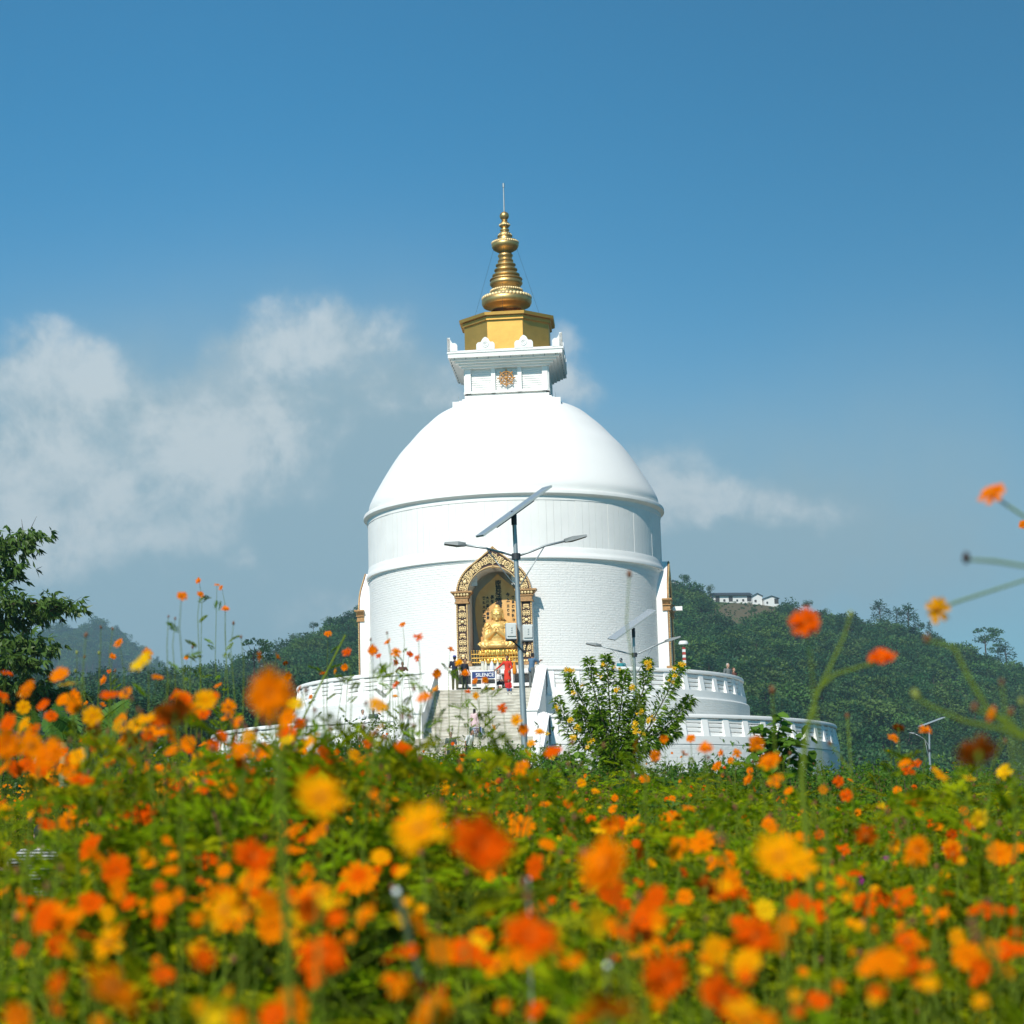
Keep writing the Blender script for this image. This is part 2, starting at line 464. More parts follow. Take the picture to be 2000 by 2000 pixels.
# ---------------------------------------------------------------- ground, valley and hills
def ground_z(x, y):
    x = np.asarray(x, float); y = np.asarray(y, float)
    yy = np.maximum(y, .5)
    a = x / yy
    right = np.interp(y, [-60, 5, 12, 30, 60, 86, 128, 170, 240, 4000], [0, 0, .40, 1.65, 3.0, 4.1, 4.1, -2, -22, -22])
    left = np.interp(y, [-60, 21, 35, 50, 70, 95, 130, 240, 4000], [0, 0, 1.15, 1.7, 1.6, 0, -8, -22, -22])
    w = sstep(-.105, -.06, a)
    pad = 1 - sstep(19, 30, np.hypot(x - 11.65, y - 109))
    g = left * (1 - w) + right * w
    g = np.maximum(g, pad * 4.1 + (1 - pad) * -50)
    return g + .03 * np.sin(x * 2.1 + 1.3) * np.sin(y * 1.7)
def gz(x, y): return float(ground_z(x, y))

ys = np.concatenate([np.linspace(-48, 0, 8), np.linspace(1, 45, 60), np.linspace(47, 135, 60), np.geomspace(140, 3850, 30)])
xs = np.concatenate([-np.geomspace(1400, 24, 18), np.linspace(-22, 60, 110), np.geomspace(63, 2350, 22)])
gx, gy = np.meshgrid(xs, ys)
gzz = ground_z(gx, gy)
nx, ny = len(xs), len(ys)
idx = np.arange(nx * ny).reshape(ny, nx)
gq = np.stack([idx[:-1, :-1], idx[:-1, 1:], idx[1:, 1:], idx[1:, :-1]], -1).reshape(-1, 4)
M_soil = mat('grassy_soil', (.035, .045, .012), .9, col2=(.06, .042, .022), vscale=1.5, bump=.6, bscale=12)
gm = np_mesh('ground', np.stack([gx, gy, gzz], -1).reshape(-1, 3), gq, M_soil, smooth=True)
g_o = bpy.data.objects.new('ground', gm); COL.objects.link(g_o); tag(g_o, kind='structure')

def hill_mat(name, c1, c2, c3, sc_):
    mt = bpy.data.materials.new(name); mt.use_nodes = True
    N = NT(mt.node_tree); b = N.n['Principled BSDF']; tc = N.add('ShaderNodeTexCoord')
    f = N.noise(tc.outputs['Object'], sc_, 7, .65)
    f2 = N.noise(tc.outputs['Object'], sc_ * 6, 5, .65)
    base = N.mix(N.smooth(f, .42, .6), (*c1, 1), (*c2, 1))
    base = N.mix(N.m('MULTIPLY', N.smooth(f2, .5, .7), .5), base, (c1[0] * .5, c1[1] * .5, c1[2] * .5, 1))
    at = N.add('ShaderNodeAttribute', attribute_name='bare')
    base = N.mix(at.outputs['Fac'], base, (*c3, 1))
    N.val(base, b.inputs['Base Color']); b.inputs['Roughness'].default_value = .95; b.inputs['Specular IOR Level'].default_value = .1
    return mt
def hill(name, prof, y_ridge, y_foot, z_foot, m, label_bare=(), seed=1, amp=6.0, power=.85, ncol=220, nrow=60):
    """a hill whose ridge follows prof (pixels) at the distance y_ridge"""
    r = np.random.default_rng(seed)
    pxs = np.linspace(prof[0][0], prof[-1][0], ncol)
    pyv = np.interp(pxs, [p[0] for p in prof], [p[1] for p in prof])
    yr = np.interp(pxs, [p[0] for p in prof], [p[2] if len(p) > 2 else y_ridge for p in prof])
    V_ = np.zeros((nrow, ncol, 3)); bare = np.zeros((nrow, ncol))
    ph = r.uniform(0, 6, 12); fr = r.uniform(.004, .03, 12); fr2 = r.uniform(.004, .03, 12)
    for j in range(ncol):
        top = P(pxs[j], pyv[j], yr[j])
        d = top.x / yr[j]
        for i in range(nrow):
            t = i / (nrow - 12)
            if t <= 1:
                y = y_foot + (yr[j] - y_foot) * t; s = t ** power
                z = z_foot + (top.z - z_foot) * s
            else:
                y = yr[j] + (t - 1) * 900; z = top.z - (t - 1) * 260
            x = d * y
            env = math.sin(PI * min(max(t, 0), 1)) if t <= 1 else 0
            n = sum(math.sin(x * fr[k] + ph[k]) * math.sin(y * fr2[k] + ph[k] * 2) / (1 + k * .3) for k in range(12))
            V_[i, j] = (x, y, z + n * amp * env * .4)
            q = pix(V_[i, j])
            for (bx, by, rx, ry) in label_bare:
                e = ((q[0] - bx) / rx) ** 2 + ((q[1] - by) / ry) ** 2
                if e < 1.6: bare[i, j] = max(bare[i, j], min(1, 2.6 - 2 * e + r.uniform(-.4, .4)))
    ix = np.arange(nrow * ncol).reshape(nrow, ncol)
    q = np.stack([ix[:-1, :-1], ix[:-1, 1:], ix[1:, 1:], ix[1:, :-1]], -1).reshape(-1, 4)
    me = np_mesh(name, V_.reshape(-1, 3), q, m, smooth=True)
    at = me.attributes.new('bare', 'FLOAT', 'POINT'); at.data.foreach_set('value', np.clip(bare, 0, 1).ravel().astype(np.float32))
    o = bpy.data.objects.new(name, me); COL.objects.link(o); tag(o, kind='structure')
    return o, V_, bare
M_hill = hill_mat('hill_scrub', (.025, .065, .020), (.075, .115, .032), (.12, .10, .055), .012)
M_hill2 = hill_mat('far_hill_scrub', (.015, .035, .018), (.03, .05, .022), (.1, .08, .05), .006)
RIDGE = [(-500, 1345, 560), (100, 1345, 560), (330, 1338, 560), (430, 1318, 600), (470, 1300, 640), (520, 1270, 680), (560, 1250, 700), (600, 1232, 710), (650, 1214, 720), (705, 1192, 730),
         (800, 1165, 750), (1000, 1140, 780), (1200, 1140, 780), (1300, 1145, 780), (1350, 1158, 775), (1395, 1174, 770), (1500, 1182, 765), (1560, 1194, 760), (1640, 1204, 750), (1700, 1218, 745), (1760, 1224, 740),
         (1800, 1242, 735), (1850, 1264, 730), (1900, 1282, 720), (1950, 1300, 710), (2000, 1318, 700), (2200, 1380, 680), (2600, 1450, 650)]
BARE = [(1838, 1342, 24, 14), (1862, 1366, 22, 18), (1872, 1390, 10, 14), (1455, 1196, 72, 20), (1640, 1425, 14, 9), (1682, 1419, 9, 7), (1960, 1380, 22, 5), (1850, 1300, 12, 16)]
RIDGE_T = RIDGE
RIDGE = [(float(x), float(np.interp(x, [r[0] for r in RIDGE_T], [r[1] for r in RIDGE_T]) + 27 - 27 * max(0, 1 - max(0, abs(x - 1455) - 66) / 30)), float(np.interp(x, [r[0] for r in RIDGE_T], [r[2] for r in RIDGE_T]))) for x in sorted(set(list(range(-500, 2600, 60)) + list(range(1300, 1600, 10))))]
hill_o, HV, HB = hill('hill', RIDGE, 760, 215, -26, M_hill, BARE, seed=3)
FAR = [(-900, 1260), (-300, 1215), (40, 1225), (130, 1212), (200, 1208), (230, 1224), (262, 1250), (300, 1280), (345, 1312), (390, 1345), (430, 1385), (520, 1450), (700, 1500)]
FAR = [(x, y + 16) for x, y in FAR]
far_o, FV, FB = hill('far_hill', FAR, 2300, 1300, -30, M_hill2, seed=8, amp=12, ncol=140, nrow=50)

# trees of the slopes
M_bark = mat('bark', (.06, .045, .032), .9, var=.3, vscale=6)
def leaf_mat(name, c, r=.03):
    return mat(name, c, .55, trans=.28, spec=.25, objrand=.25)
M_lf = [leaf_mat('hill_leaf_dark', (.036, .105, .030)), leaf_mat('hill_leaf_mid', (.072, .150, .030)), leaf_mat('hill_leaf_blue', (.026, .084, .034))]
def crown_mesh(name, kind, n, leafsize, mats, seed, trunk=True):
    """a tree 1 m tall; kind: round, tall, umbrella, bushy"""
    global npr
    r = np.random.default_rng(seed); npr = r
    parts = []
    cl = []
    if kind == 'round':
        for k in range(14):
            a, t = r.uniform(0, 6.28), r.uniform(-.5, 1)
            cl.append((.24 * math.cos(a) * (1 - .4 * abs(t)), .24 * math.sin(a) * (1 - .4 * abs(t)), .60 + .26 * t, r.uniform(.10, .17)))
    elif kind == 'tall':
        for k in range(14):
            a, t = r.uniform(0, 6.28), k / 13
            w = .16 * math.sin(PI * min(1, .15 + t * .9)) + .02
            cl.append((w * math.cos(a), w * math.sin(a), .25 + .68 * t, r.uniform(.07, .12)))
    elif kind == 'umbrella':
        for k in range(18):
            a = r.uniform(0, 6.28); rr = r.uniform(.05, .42)
            cl.append((rr * math.cos(a), rr * math.sin(a), r.choice([.64, .76, .90]) + r.uniform(-.03, .03) - .12 * rr, r.uniform(.07, .12)))
    else:
        for k in range(12):
            a, rr = r.uniform(0, 6.28), r.uniform(0, .45)
            cl.append((rr * math.cos(a), rr * math.sin(a), r.uniform(.2, .72), r.uniform(.14, .24)))
    per = n // len(cl)
    for (x, y, z, rad) in cl:
        dv = unit(r.normal(size=(per, 3)))
        flat = .45 if kind == 'umbrella' else .8
        p = np.array([x, y, z]) + dv * (rad * r.uniform(.45, 1.05, (per, 1))) * np.array([1, 1, flat])
        v, q = leaf_quads(p, dv + r.normal(size=(per, 3)) * .6 + np.array([0, 0, -.15]), leafsize * r.uniform(.6, 1.3, per), leafsize * .6 * r.uniform(.6, 1.3, per))
        parts.append((v, q, 0))
    if trunk:
        v, q = tube_np([(0, 0, -.05), (.01, .01, .3), (0, .02, .62)], [.028, .02, .008], 5); parts.append((v, q, 1))
        for (x, y, z, rad) in cl[::3]:
            v, q = tube_np([(0, 0, .28 + .3 * max(0, z - .5)), (x * .5, y * .5, z - .08), (x, y, z)], [.012, .008, .004], 4); parts.append((v, q, 1))
    v, q, mi = join_np(parts)
    return np_mesh(name, v, q, mats, mi)
tpl_far = [template('t%d' % i, crown_mesh('slope_tree_mesh', k, 760, s, [M_lf[m], M_bark], 20 + i)) for i, (k, s, m) in enumerate(
    [('round', .062, 0), ('bushy', .075, 1), ('tall', .05, 2), ('bushy', .07, 0), ('round', .066, 1), ('bushy', .075, 2)])]
def slope_trees(name, V_, bare, n, smin, smax, seed, rows=(2, 50), pxlim=(-150, 2150)):
    r = np.random.default_rng(seed)
    pts, scl, ix = [], [], []
    nr, nc = bare.shape
    tries = 0
    while len(pts) < n and tries < n * 12:
        tries += 1
        i, j = r.uniform(rows[0], rows[1]), r.uniform(1, nc - 2)
        a, b = int(i), int(j)
        p = V_[a, b] + (V_[a + 1, b] - V_[a, b]) * (i - a) + (V_[a, b + 1] - V_[a, b]) * (j - b)
        q = pix(p)
        if not (pxlim[0] < q[0] < pxlim[1]) or q[1] > 1640: continue
        if 760 < q[0] < 1230 : continue
        low = 1382 < q[0] < 1530 and q[1] < 1232
        if (bare[a, b] > .25 or low) and (not low or r.random() < .35): continue
        cl = math.sin(p[0] * .035) * math.sin(p[1] * .03 + 1) + .6 * math.sin(p[0] * .011 + p[1] * .017)
        if cl < -.35 and r.random() < .72: continue
        s = r.uniform(smin, smax) * (1.15 if cl > .4 else 1) if not low else r.uniform(.8, 1.9)
        pts.append(p - np.array([0, 0, s * .16])); scl.append((s * r.uniform(.85, 1.35), s * r.uniform(.85, 1.35), s * r.uniform(.75, 1.05)))
        ix.append(r.choice(len(tpl_far), p=[.2, .24, .08, .2, .12, .16]))
    rot = np.stack([np.zeros(len(pts)), np.zeros(len(pts)), r.uniform(0, 6.28, len(pts))], 1)
    return scatter(name, pts, rot, scl, ix, tpl_far)
o = slope_trees('hillside_forest', HV, HB, 5200, 4.0, 12.0, 4, rows=(2, 47.6)); tag(o, 'dense dark green forest covering the hillside', 'forest', kind='stuff')
o = slope_trees('far_hill_forest', FV, FB, 1500, 12, 24, 6, rows=(8, 37.6), pxlim=(-150, 460)); tag(o, 'misty forest on the distant hill', 'forest', kind='stuff')
tpl_wood = [template('w%d' % i, crown_mesh('wood_tree_mesh', k, 1100, s, [M_lf[m], M_bark], 70 + i, trunk=False)) for i, (k, s, m) in enumerate([('round', .052, 0), ('bushy', .055, 1), ('bushy', .05, 0), ('tall', .045, 2)])]
# low wood in the valley on the left
r_ = np.random.default_rng(9)
pts, scl, ix = [], [], []
for k in range(300):
    px = r_.uniform(150, 800); Y = r_.uniform(240, 330)
    top = np.interp(px, [150, 200, 300, 340, 430, 520, 700], [1362, 1342, 1350, 1340, 1330, 1325, 1330]) + r_.uniform(-4, 55)
    p = P(px, top, Y); s = r_.uniform(7, 11)
    pts.append((p.x, p.y, p.z - s * .93)); scl.append((s * 1.1, s * 1.1, s)); ix.append(r_.integers(0, len(tpl_wood)))
o = scatter('valley_wood', pts, np.stack([np.zeros(len(pts)), np.zeros(len(pts)), r_.uniform(0, 6.28, len(pts))], 1), scl, ix, tpl_wood)
tag(o, 'dark broadleaf wood in the valley left of the pagoda', 'wood', kind='stuff')

# ridge trees and houses
tree_crowns = {k: crown_mesh('crown', k, n_, s, [M_lf[m]], 40 + i, trunk=False) for i, (k, n_, s, m) in enumerate([('round', 700, .06, 0), ('tall', 600, .055, 2), ('umbrella', 900, .05, 0), ('bushy', 700, .07, 1)])}
tk = MB(); tk.tube([(0, 0, -.1), (.008, .01, .4), (.0, .0, .8)], [.02, .016, .006], 6)
for k in range(6):
    a = k * 1.1; tk.tube([(0, 0, .45 + .04 * k), (.12 * math.cos(a), .12 * math.sin(a), .6 + .03 * k), (.26 * math.cos(a), .26 * math.sin(a), .72 + .03 * k)], [.009, .006, .003], 4)
trunk_proto = tk.build('trunk', M_bark); trunk_mesh = trunk_proto.data
bpy.data.objects.remove(trunk_proto)
def ridge_tree(px, ybase, hpx, kind, label, wx=1.0, Y=None, name='ridge_tree', group='trees standing up along the hill ridge'):
    if Y is None: Y = float(np.interp(px, [p[0] for p in RIDGE], [p[2] for p in RIDGE])) - 6
    b = P(px, ybase, Y); h = hpx / F * Y * 1.03
    t = thing(name, label, 'tree', b, rnd.uniform(0, 6), group)
    for nm, me in (('crown', tree_crowns[kind]), ('trunk', trunk_mesh)):
        c = bpy.data.objects.new(nm, me); COL.objects.link(c); c.parent = t; c.scale = (h * wx, h * wx, h)
RT = [(1338, 1151, 34, 'round', 'round dark tree alone on the ridge just right of the pagoda', 1.0),
      (1385, 1160, 22, 'bushy', 'small bare-looking tree beside the left end of the white ridge house', .9),
      (1578, 1197, 28, 'round', 'round tree on the ridge to the right of the small gabled house', 1.2),
      (1610, 1202, 16, 'bushy', 'low bushy ridge tree midway between the small gabled house and the tall crowns', 1.3),
      (1545, 1196, 18, 'bushy', 'low bushy ridge tree right beside the small gabled house', 1.3),
      (1720, 1222, 50, 'tall', 'slender tall tree, left of three tall crowns on the right ridge', 1.5),
      (1753, 1228, 42, 'tall', 'slender tall tree, middle of three tall crowns on the right ridge', 1.4),
      (1776, 1236, 56, 'tall', 'slender tall tree, right of three tall crowns on the right ridge', 1.4),
      (1795, 1244, 34, 'round', 'round ridge tree just right of the three tall crowns', 1.0),
      (1817, 1254, 40, 'tall', 'thin pole-like tree between the tall crowns and the umbrella-shaped tree', .7),
      (1835, 1262, 26, 'bushy', 'bushy ridge tree just right of the thin pole-like tree', 1.3),
      (1868, 1275, 22, 'bushy', 'bushy ridge tree left of the tall umbrella-shaped tree', 1.4),
      (1927, 1296, 72, 'umbrella', 'tall umbrella-shaped tree with bare trunk on the right ridge', 1.15),
      (1950, 1300, 44, 'umbrella', 'thin open-crowned tree right beside the tall umbrella-shaped tree', 1.0),
      (1966, 1306, 50, 'tall', 'dense dark tree right of the umbrella-shaped tree', 1.5),
      (1992, 1318, 28, 'round', 'small dark tree at the far right edge of the ridge', 1.1),
      (704, 1202, 26, 'round', 'dark tree on the ridge touching the left side of the pagoda', 1.0),
      (645, 1222, 22, 'bushy', 'bushy tree on the left ridge second from the pagoda', 1.3),
      (612, 1236, 24, 'round', 'round tree halfway down the left ridge', 1.2),
      (572, 1254, 20, 'bushy', 'bushy tree low on the left ridge above the left terrace end', 1.4)]
for (px, yb, h, k, lab, wx) in RT: ridge_tree(px, yb, h, k, lab, wx)
for (px, yb, h, k, lab, wx, Y) in [(497, 1345, 100, 'umbrella', 'dark ragged palm-like tree rising out of the valley left of the pagoda', .9, 300),
                                   (240, 1385, 55, 'round', 'round valley tree above the banana leaves on the left', 1.3, 235), (330, 1390, 65, 'round', 'round valley tree between the banana leaves and the pagoda terrace', 1.3, 240),
                                   (425, 1375, 60, 'bushy', 'bushy valley tree left of the ragged palm-like tree', 1.4, 250)]:
    ridge_tree(px, yb, h, k, lab, wx, Y, name='valley_tree', group='trees in the valley')

M_hwall = mat('house_whitewash', (.72, .72, .70), .8, var=.08)
M_roof = mat('dark_sheet_roof', (.045, .05, .055), .6, var=.2)
M_door = mat('dark_door', (.05, .045, .04), .7)
def house(name, label, px0, px1, ytop, ybot, Y, gable, doors, depth=7.0):
    a = P(px0, ybot, Y); b = P(px1, ybot, Y); w = b.x - a.x; s = Y / F
    h = (ybot - ytop) * s
    t = thing(name, label, 'house', ((a.x + b.x) / 2, Y, a.z - .4), math.atan2(b.y - a.y, b.x - a.x) + .02)
    z0 = .0; hw = h * .70 + .4
    MB().box((0, depth / 2, hw / 2 - 1.5), (w, depth, hw + 3)).build('wall', M_hwall, t)
    m = MB()
    if gable:
        rh = h * .3
        m.add([(-w / 2 - .4, -.5, hw - .15), (0, -.5, hw + rh), (w / 2 + .4, -.5, hw - .15), (-w / 2 - .4, depth + .4, hw - .15), (0, depth + .4, hw + rh), (w / 2 + .4, depth + .4, hw - .15)],
              [(0, 1, 4, 3), (1, 2, 5, 4)])
        MB().add([(-w / 2, 0, hw), (w / 2, 0, hw), (0, 0, hw + rh - .25)], [(0, 1, 2)]).build('gable', M_hwall, t)
    else:
        rh = h * .32
        m.add([(-w / 2 - .4, -.9, hw - .2), (w / 2 + .4, -.9, hw - .2), (w / 2 + .4, depth / 2, hw + rh), (-w / 2 - .4, depth / 2, hw + rh), (-w / 2 - .4, depth + .6, hw - .2), (w / 2 + .4, depth + .6, hw - .2)],
              [(0, 1, 2, 3), (3, 2, 5, 4)])
    ro = m.build('roof', M_roof, t)
    sm = ro.modifiers.new('s', 'SOLIDIFY'); sm.thickness = .18
    for (fx, dw, dh) in doors:
        MB().box((-w / 2 + fx * w, -.03, dh / 2 + .35), (dw, .1, dh)).build('door' if dh > 1.8 else 'window', M_door, t)
house('ridge_house', 'long low white house with dark roof on the right ridge', 1394, 1468, 1156, 1175, 766, False, [(.1, 1.6, 2.1), (.28, .8, .9), (.45, 1.5, 2.1), (.62, .7, .8), (.78, .8, .9), (.94, 1.6, 2.1)])
house('ridge_house', 'white gabled wing at the right end of the long ridge house', 1470, 1489, 1158, 1176, 764, True, [(.3, .8, .9)])
house('ridge_house', 'small white gabled house standing alone right of the long ridge house', 1493, 1521, 1163, 1179, 762, True, [(.2, .7, .8), (.85, 1.6, 2.0)])
house('ridge_hut', 'dark roofed hut on the ridge close to the pagoda', 1302, 1328, 1133, 1148, 772, True, [(.5, 1.6, 2.0)])
# red and white mast on the slope
b = P(1337, 1306, 360); tip = P(1337, 1252, 360); hh = tip.z - b.z
t = thing('radio_mast', 'small red and white mast with a white drum on top in front of the hill', 'mast', b)
M_red = mat('red_paint', (.45, .05, .03), .6)
for k in range(8):
    MB().box((0, 0, hh * (k + .5) / 10), (.55, .55, hh / 10 * .98), taper=(.93, .93)).build('white_section' if k % 2 == 0 else 'red_section', M_white if k % 2 == 0 else M_red, t)
MB().tube([(0, 0, hh * .78), (0, 0, hh * .9)], .05, 6).build('pole', M_steel, t)
MB().lathe([(0, hh * .86), (.85, hh * .87), (.9, hh * .92), (.7, hh * 1.0), (0, hh * 1.01)], 14).build('drum', M_white, t, smooth='auto')
b = P(1842, 1356, 640)
tb = MB()
for k in range(8):
    tb.add([(k * .9 - 4, 0, .5 + .25 * math.sin(k * 2)), (k * .9 - 3.1, 0, .5 + .25 * math.sin(k * 2 + 2)), (k * .9 - 3.1, 1.8, 1.3), (k * .9 - 4, 1.8, 1.3)], [(0, 1, 2, 3)])
o = tb.build('tarpaulin', mat('pale_blue_tarp', (.45, .6, .7), .6)); o.location = b
sm = o.modifiers.new('s', 'SOLIDIFY'); sm.thickness = .05
tag(o, 'pale blue tarpaulin strip on the bare earth of the right hillside', 'tarpaulin')

# ---------------------------------------------------------------- haze
HAZE_DENSITY = 0.00023
hz = MB(); hz.box((400, 1880, 150), (4150, 3990, 366))
haze = hz.build('haze', [], None)
hm = bpy.data.materials.new('haze_air'); hm.use_nodes = True
HN = NT(hm.node_tree); HN.n.clear()
pv = HN.add('ShaderNodeVolumePrincipled'); pv.inputs['Color'].default_value = (.58, .82, .95, 1); pv.inputs['Density'].default_value = HAZE_DENSITY
pv.inputs['Anisotropy'].default_value = 0.15
ho = HN.add('ShaderNodeOutputMaterial'); HN.link(pv.outputs[0], ho.inputs['Volume'])
haze.data.materials.append(hm)
tag(haze, kind='stuff')
# ---------------------------------------------------------------- the pagoda
SX, SD, GZ = 11.65, 109.0, 4.1
RZ = math.radians(-13.5)
SM = Matrix.Translation((SX, SD, GZ)) @ Matrix.Rotation(RZ, 4, 'Z')
def zl(py, Y, px=995): return P(px, py, Y).z - GZ
def axpx(py):
    z = P(995, py, SD).z
    return pix((SX, SD, z))[0]
def rl(hw, py):                                   # half width in pixels at the axis -> metres
    return P(995 + hw, py, SD).x - P(995, py, SD).x
FLOOR_UP, FLOOR_LOW = 8.88 - GZ, 6.28 - GZ
R_DRUM, R_UP, R_LOW = 8.0, 11.97, 16.62
pag = thing('pagoda', 'huge white domed pagoda with golden spire and gilded niche gates', 'pagoda', (SX, SD, GZ), RZ)

ZB0 = zl(1134, SD) ; ZR = zl(1010, SD)            # lower band bottom, upper rim
F_G = 8.32                                        # front plane of the gates
z_gate0 = zl(1295, SD - F_G * .97); z_spring = zl(1160, SD - F_G * .97); z_peak = zl(1067, SD - F_G * .97)
HW_O, HW_I = 2.03, 1.34
z_crown = z_spring + HW_I
ga = math.asin(1.42 / R_DRUM)
# drum wall, open behind the front niche
m = MB()
for (a0, a1, z0, z1, n) in [(ga, 2 * PI - ga, FLOOR_UP - .5, ZB0 + .05, 150), (-ga, ga, FLOOR_UP - .5, z_gate0 - .02, 8), (-ga, ga, z_crown + .12, ZB0 + .05, 8), (-ga, -ga * .62, z_spring + .5, z_crown + .12, 3), (ga * .62, ga, z_spring + .5, z_crown + .12, 3)]:
    for i in range(n):
        b0, b1 = a0 + (a1 - a0) * i / n, a0 + (a1 - a0) * (i + 1) / n
        p = lambda a, z: (R_DRUM * math.sin(a), -R_DRUM * math.cos(a), z)
        m.add([p(b0, z0), p(b1, z0), p(b1, z1), p(b0, z1)], [(0, 1, 2, 3)])
bmw = m.build('drum_wall', M_brick, pag, recalc=False)
bm = bmesh.new(); bm.from_mesh(bmw.data); bmesh.ops.remove_doubles(bm, verts=bm.verts, dist=.001); bm.to_mesh(bmw.data); bm.free()
bmw.data.polygons.foreach_set('use_smooth', [True] * len(bmw.data.polygons))
# lower band: flared moulding
m = MB()
m.lathe([(R_DRUM - .05, ZB0 - .02), (R_DRUM + .03, ZB0 - .02), (R_DRUM + .05, ZB0 + .08), (R_DRUM + .15, ZB0 + .11), (R_DRUM + .155, ZB0 + .24), (R_DRUM + .115, ZB0 + .30), (R_DRUM + .075, ZB0 + .46), (R_DRUM + .045, ZB0 + .64), (R_DRUM + .03, ZB0 + .68), (R_DRUM - .05, ZB0 + .69)], 192)
m.build('band', M_white, pag, smooth='auto')
# panelled belt with upright boards
m = MB(); NP = 128
rp = R_DRUM + .02
for i in range(NP):
    a0, a1 = 2 * PI * i / NP, 2 * PI * (i + 1) / NP
    g = .0009
    am = (a0 + a1) / 2
    m.arc(rp - .12, rp + .006 * ((i * 7919) % 5 - 2) * .4, a0 + g, a1 - g, ZB0 + .64, ZR - .2, 2)
m.lathe([(rp - .016, ZB0 + .6), (rp - .016, ZR - .1)], 256)
m.build('board_belt', M_white, pag)
# upper rim
m = MB()
zt = ZR + .16
m.lathe([(R_DRUM - .05, ZR - .42), (R_DRUM + .045, ZR - .42), (R_DRUM + .05, ZR - .22), (R_DRUM + .11, ZR - .15), (R_DRUM + .20, ZR - .12), (R_DRUM + .245, ZR - .08), (R_DRUM + .245, ZR + .06), (R_DRUM + .22, ZR + .12), (R_DRUM - .1, zt), (R_DRUM - .3, zt + .02)], 192)
m.build('rim', M_white, pag, smooth='auto')
# dome
prof = [(1003, 285), (983, 278.5), (938, 254), (888, 221), (859, 195), (839, 176.5), (823, 158.5), (807, 139), (794, 114), (785, 80), (780, 40), (778.5, 0)]
pts_d = []
for i_, (y_, h_) in enumerate(prof):               # outline seen from below -> true profile
    ya_, ha_ = prof[max(i_ - 1, 0)]; yb_, hb_ = prof[min(i_ + 1, len(prof) - 1)]
    nxx, nhh = abs(yb_ - ya_), abs(hb_ - ha_); se = math.sin(math.atan((1646 - y_) / F))
    fr_ = nhh * se / math.hypot(nxx, nhh * se); R_ = h_ / max(.25, math.sqrt(1 - fr_ * fr_))
    yef = y_ + R_ * fr_ * se
    pts_d.append((rl(R_, yef) if h_ else 0, zl(yef, SD)))
pts_d[-1] = (0, max(pts_d[-1][1], pts_d[-2][1]) + .02)
pts_d[0] = (7.9, zt - .05)
ss = np.linspace(0, len(pts_d) - 1, 70); kk = np.arange(len(pts_d))
def cr(vals, s):
    i = int(min(s, len(vals) - 2)); t = s - i
    p0, p1, p2, p3 = vals[max(i - 1, 0)], vals[i], vals[i + 1], vals[min(i + 2, len(vals) - 1)]
    return .5 * (2 * p1 + (p2 - p0) * t + (2 * p0 - 5 * p1 + 4 * p2 - p3) * t * t + (3 * p1 - p0 - 3 * p2 + p3) * t ** 3)
dp = [(max(0, cr([p[0] for p in pts_d], s)), cr([p[1] for p in pts_d], s)) for s in ss]
MB().lathe(dp, 192).build('dome', M_dome, pag, smooth=True)

# square harmika with louvres
HR = Matrix.Rotation(math.radians(4.0), 4, 'Z')
har = MB()
ya = SD - 2.9
a_base = 2.92
for (yb, yt, half) in [(792, 780, 2.93), (780, 776, 2.60), (776, 772, 2.44), (772, 765, 2.30)]:
    z0, z1 = zl(yb, ya), zl(yt, ya)
    har.box((0, 0, (z0 + z1) / 2 - .1), (2 * half, 2 * half, z1 - z0 + .2), M=HR)
hz0, hz1 = zl(766, SD - 2.25), zl(711, SD - 2.25)
har.box((0, 0, (hz0 + hz1) / 2), (4.30, 4.30, hz1 - hz0 + .3), M=HR)
harm = har.build('harmika', M_white, pag)
fr = MB(); lv = MB()
for side in range(4):
    SMt = HR @ Matrix.Rotation(side * PI / 2, 4, 'Z')
    for x in (-2.10, -.72, .72, 2.10):
        fr.box((x, -2.19, (hz0 + hz1) / 2), (.30 if abs(x) > 1 else .22, .26, hz1 - hz0), M=SMt)
    fr.box((0, -2.2, hz0 + .06), (4.4, .3, .12), M=SMt); fr.box((0, -2.2, hz1 - .05), (4.4, .3, .1), M=SMt)
    n = 11
    for x, w in ((-1.39, 1.12), (0, 1.22), (1.39, 1.12)):
        for k in range(n):
            z = hz0 + .12 + (hz1 - hz0 - .22) * (k + .5) / n
            lv.add([(x - w / 2, -2.155, z + .07), (x + w / 2, -2.155, z + .07), (x + w / 2, -2.20, z - .055), (x - w / 2, -2.20, z - .055), (x - w / 2, -2.155, z - .065), (x + w / 2, -2.155, z - .065)], [(0, 1, 2, 3), (3, 2, 5, 4)], M=SMt)
fr.build('louvre_frame', M_white, harm); lv.build('louvre', M_white, harm)
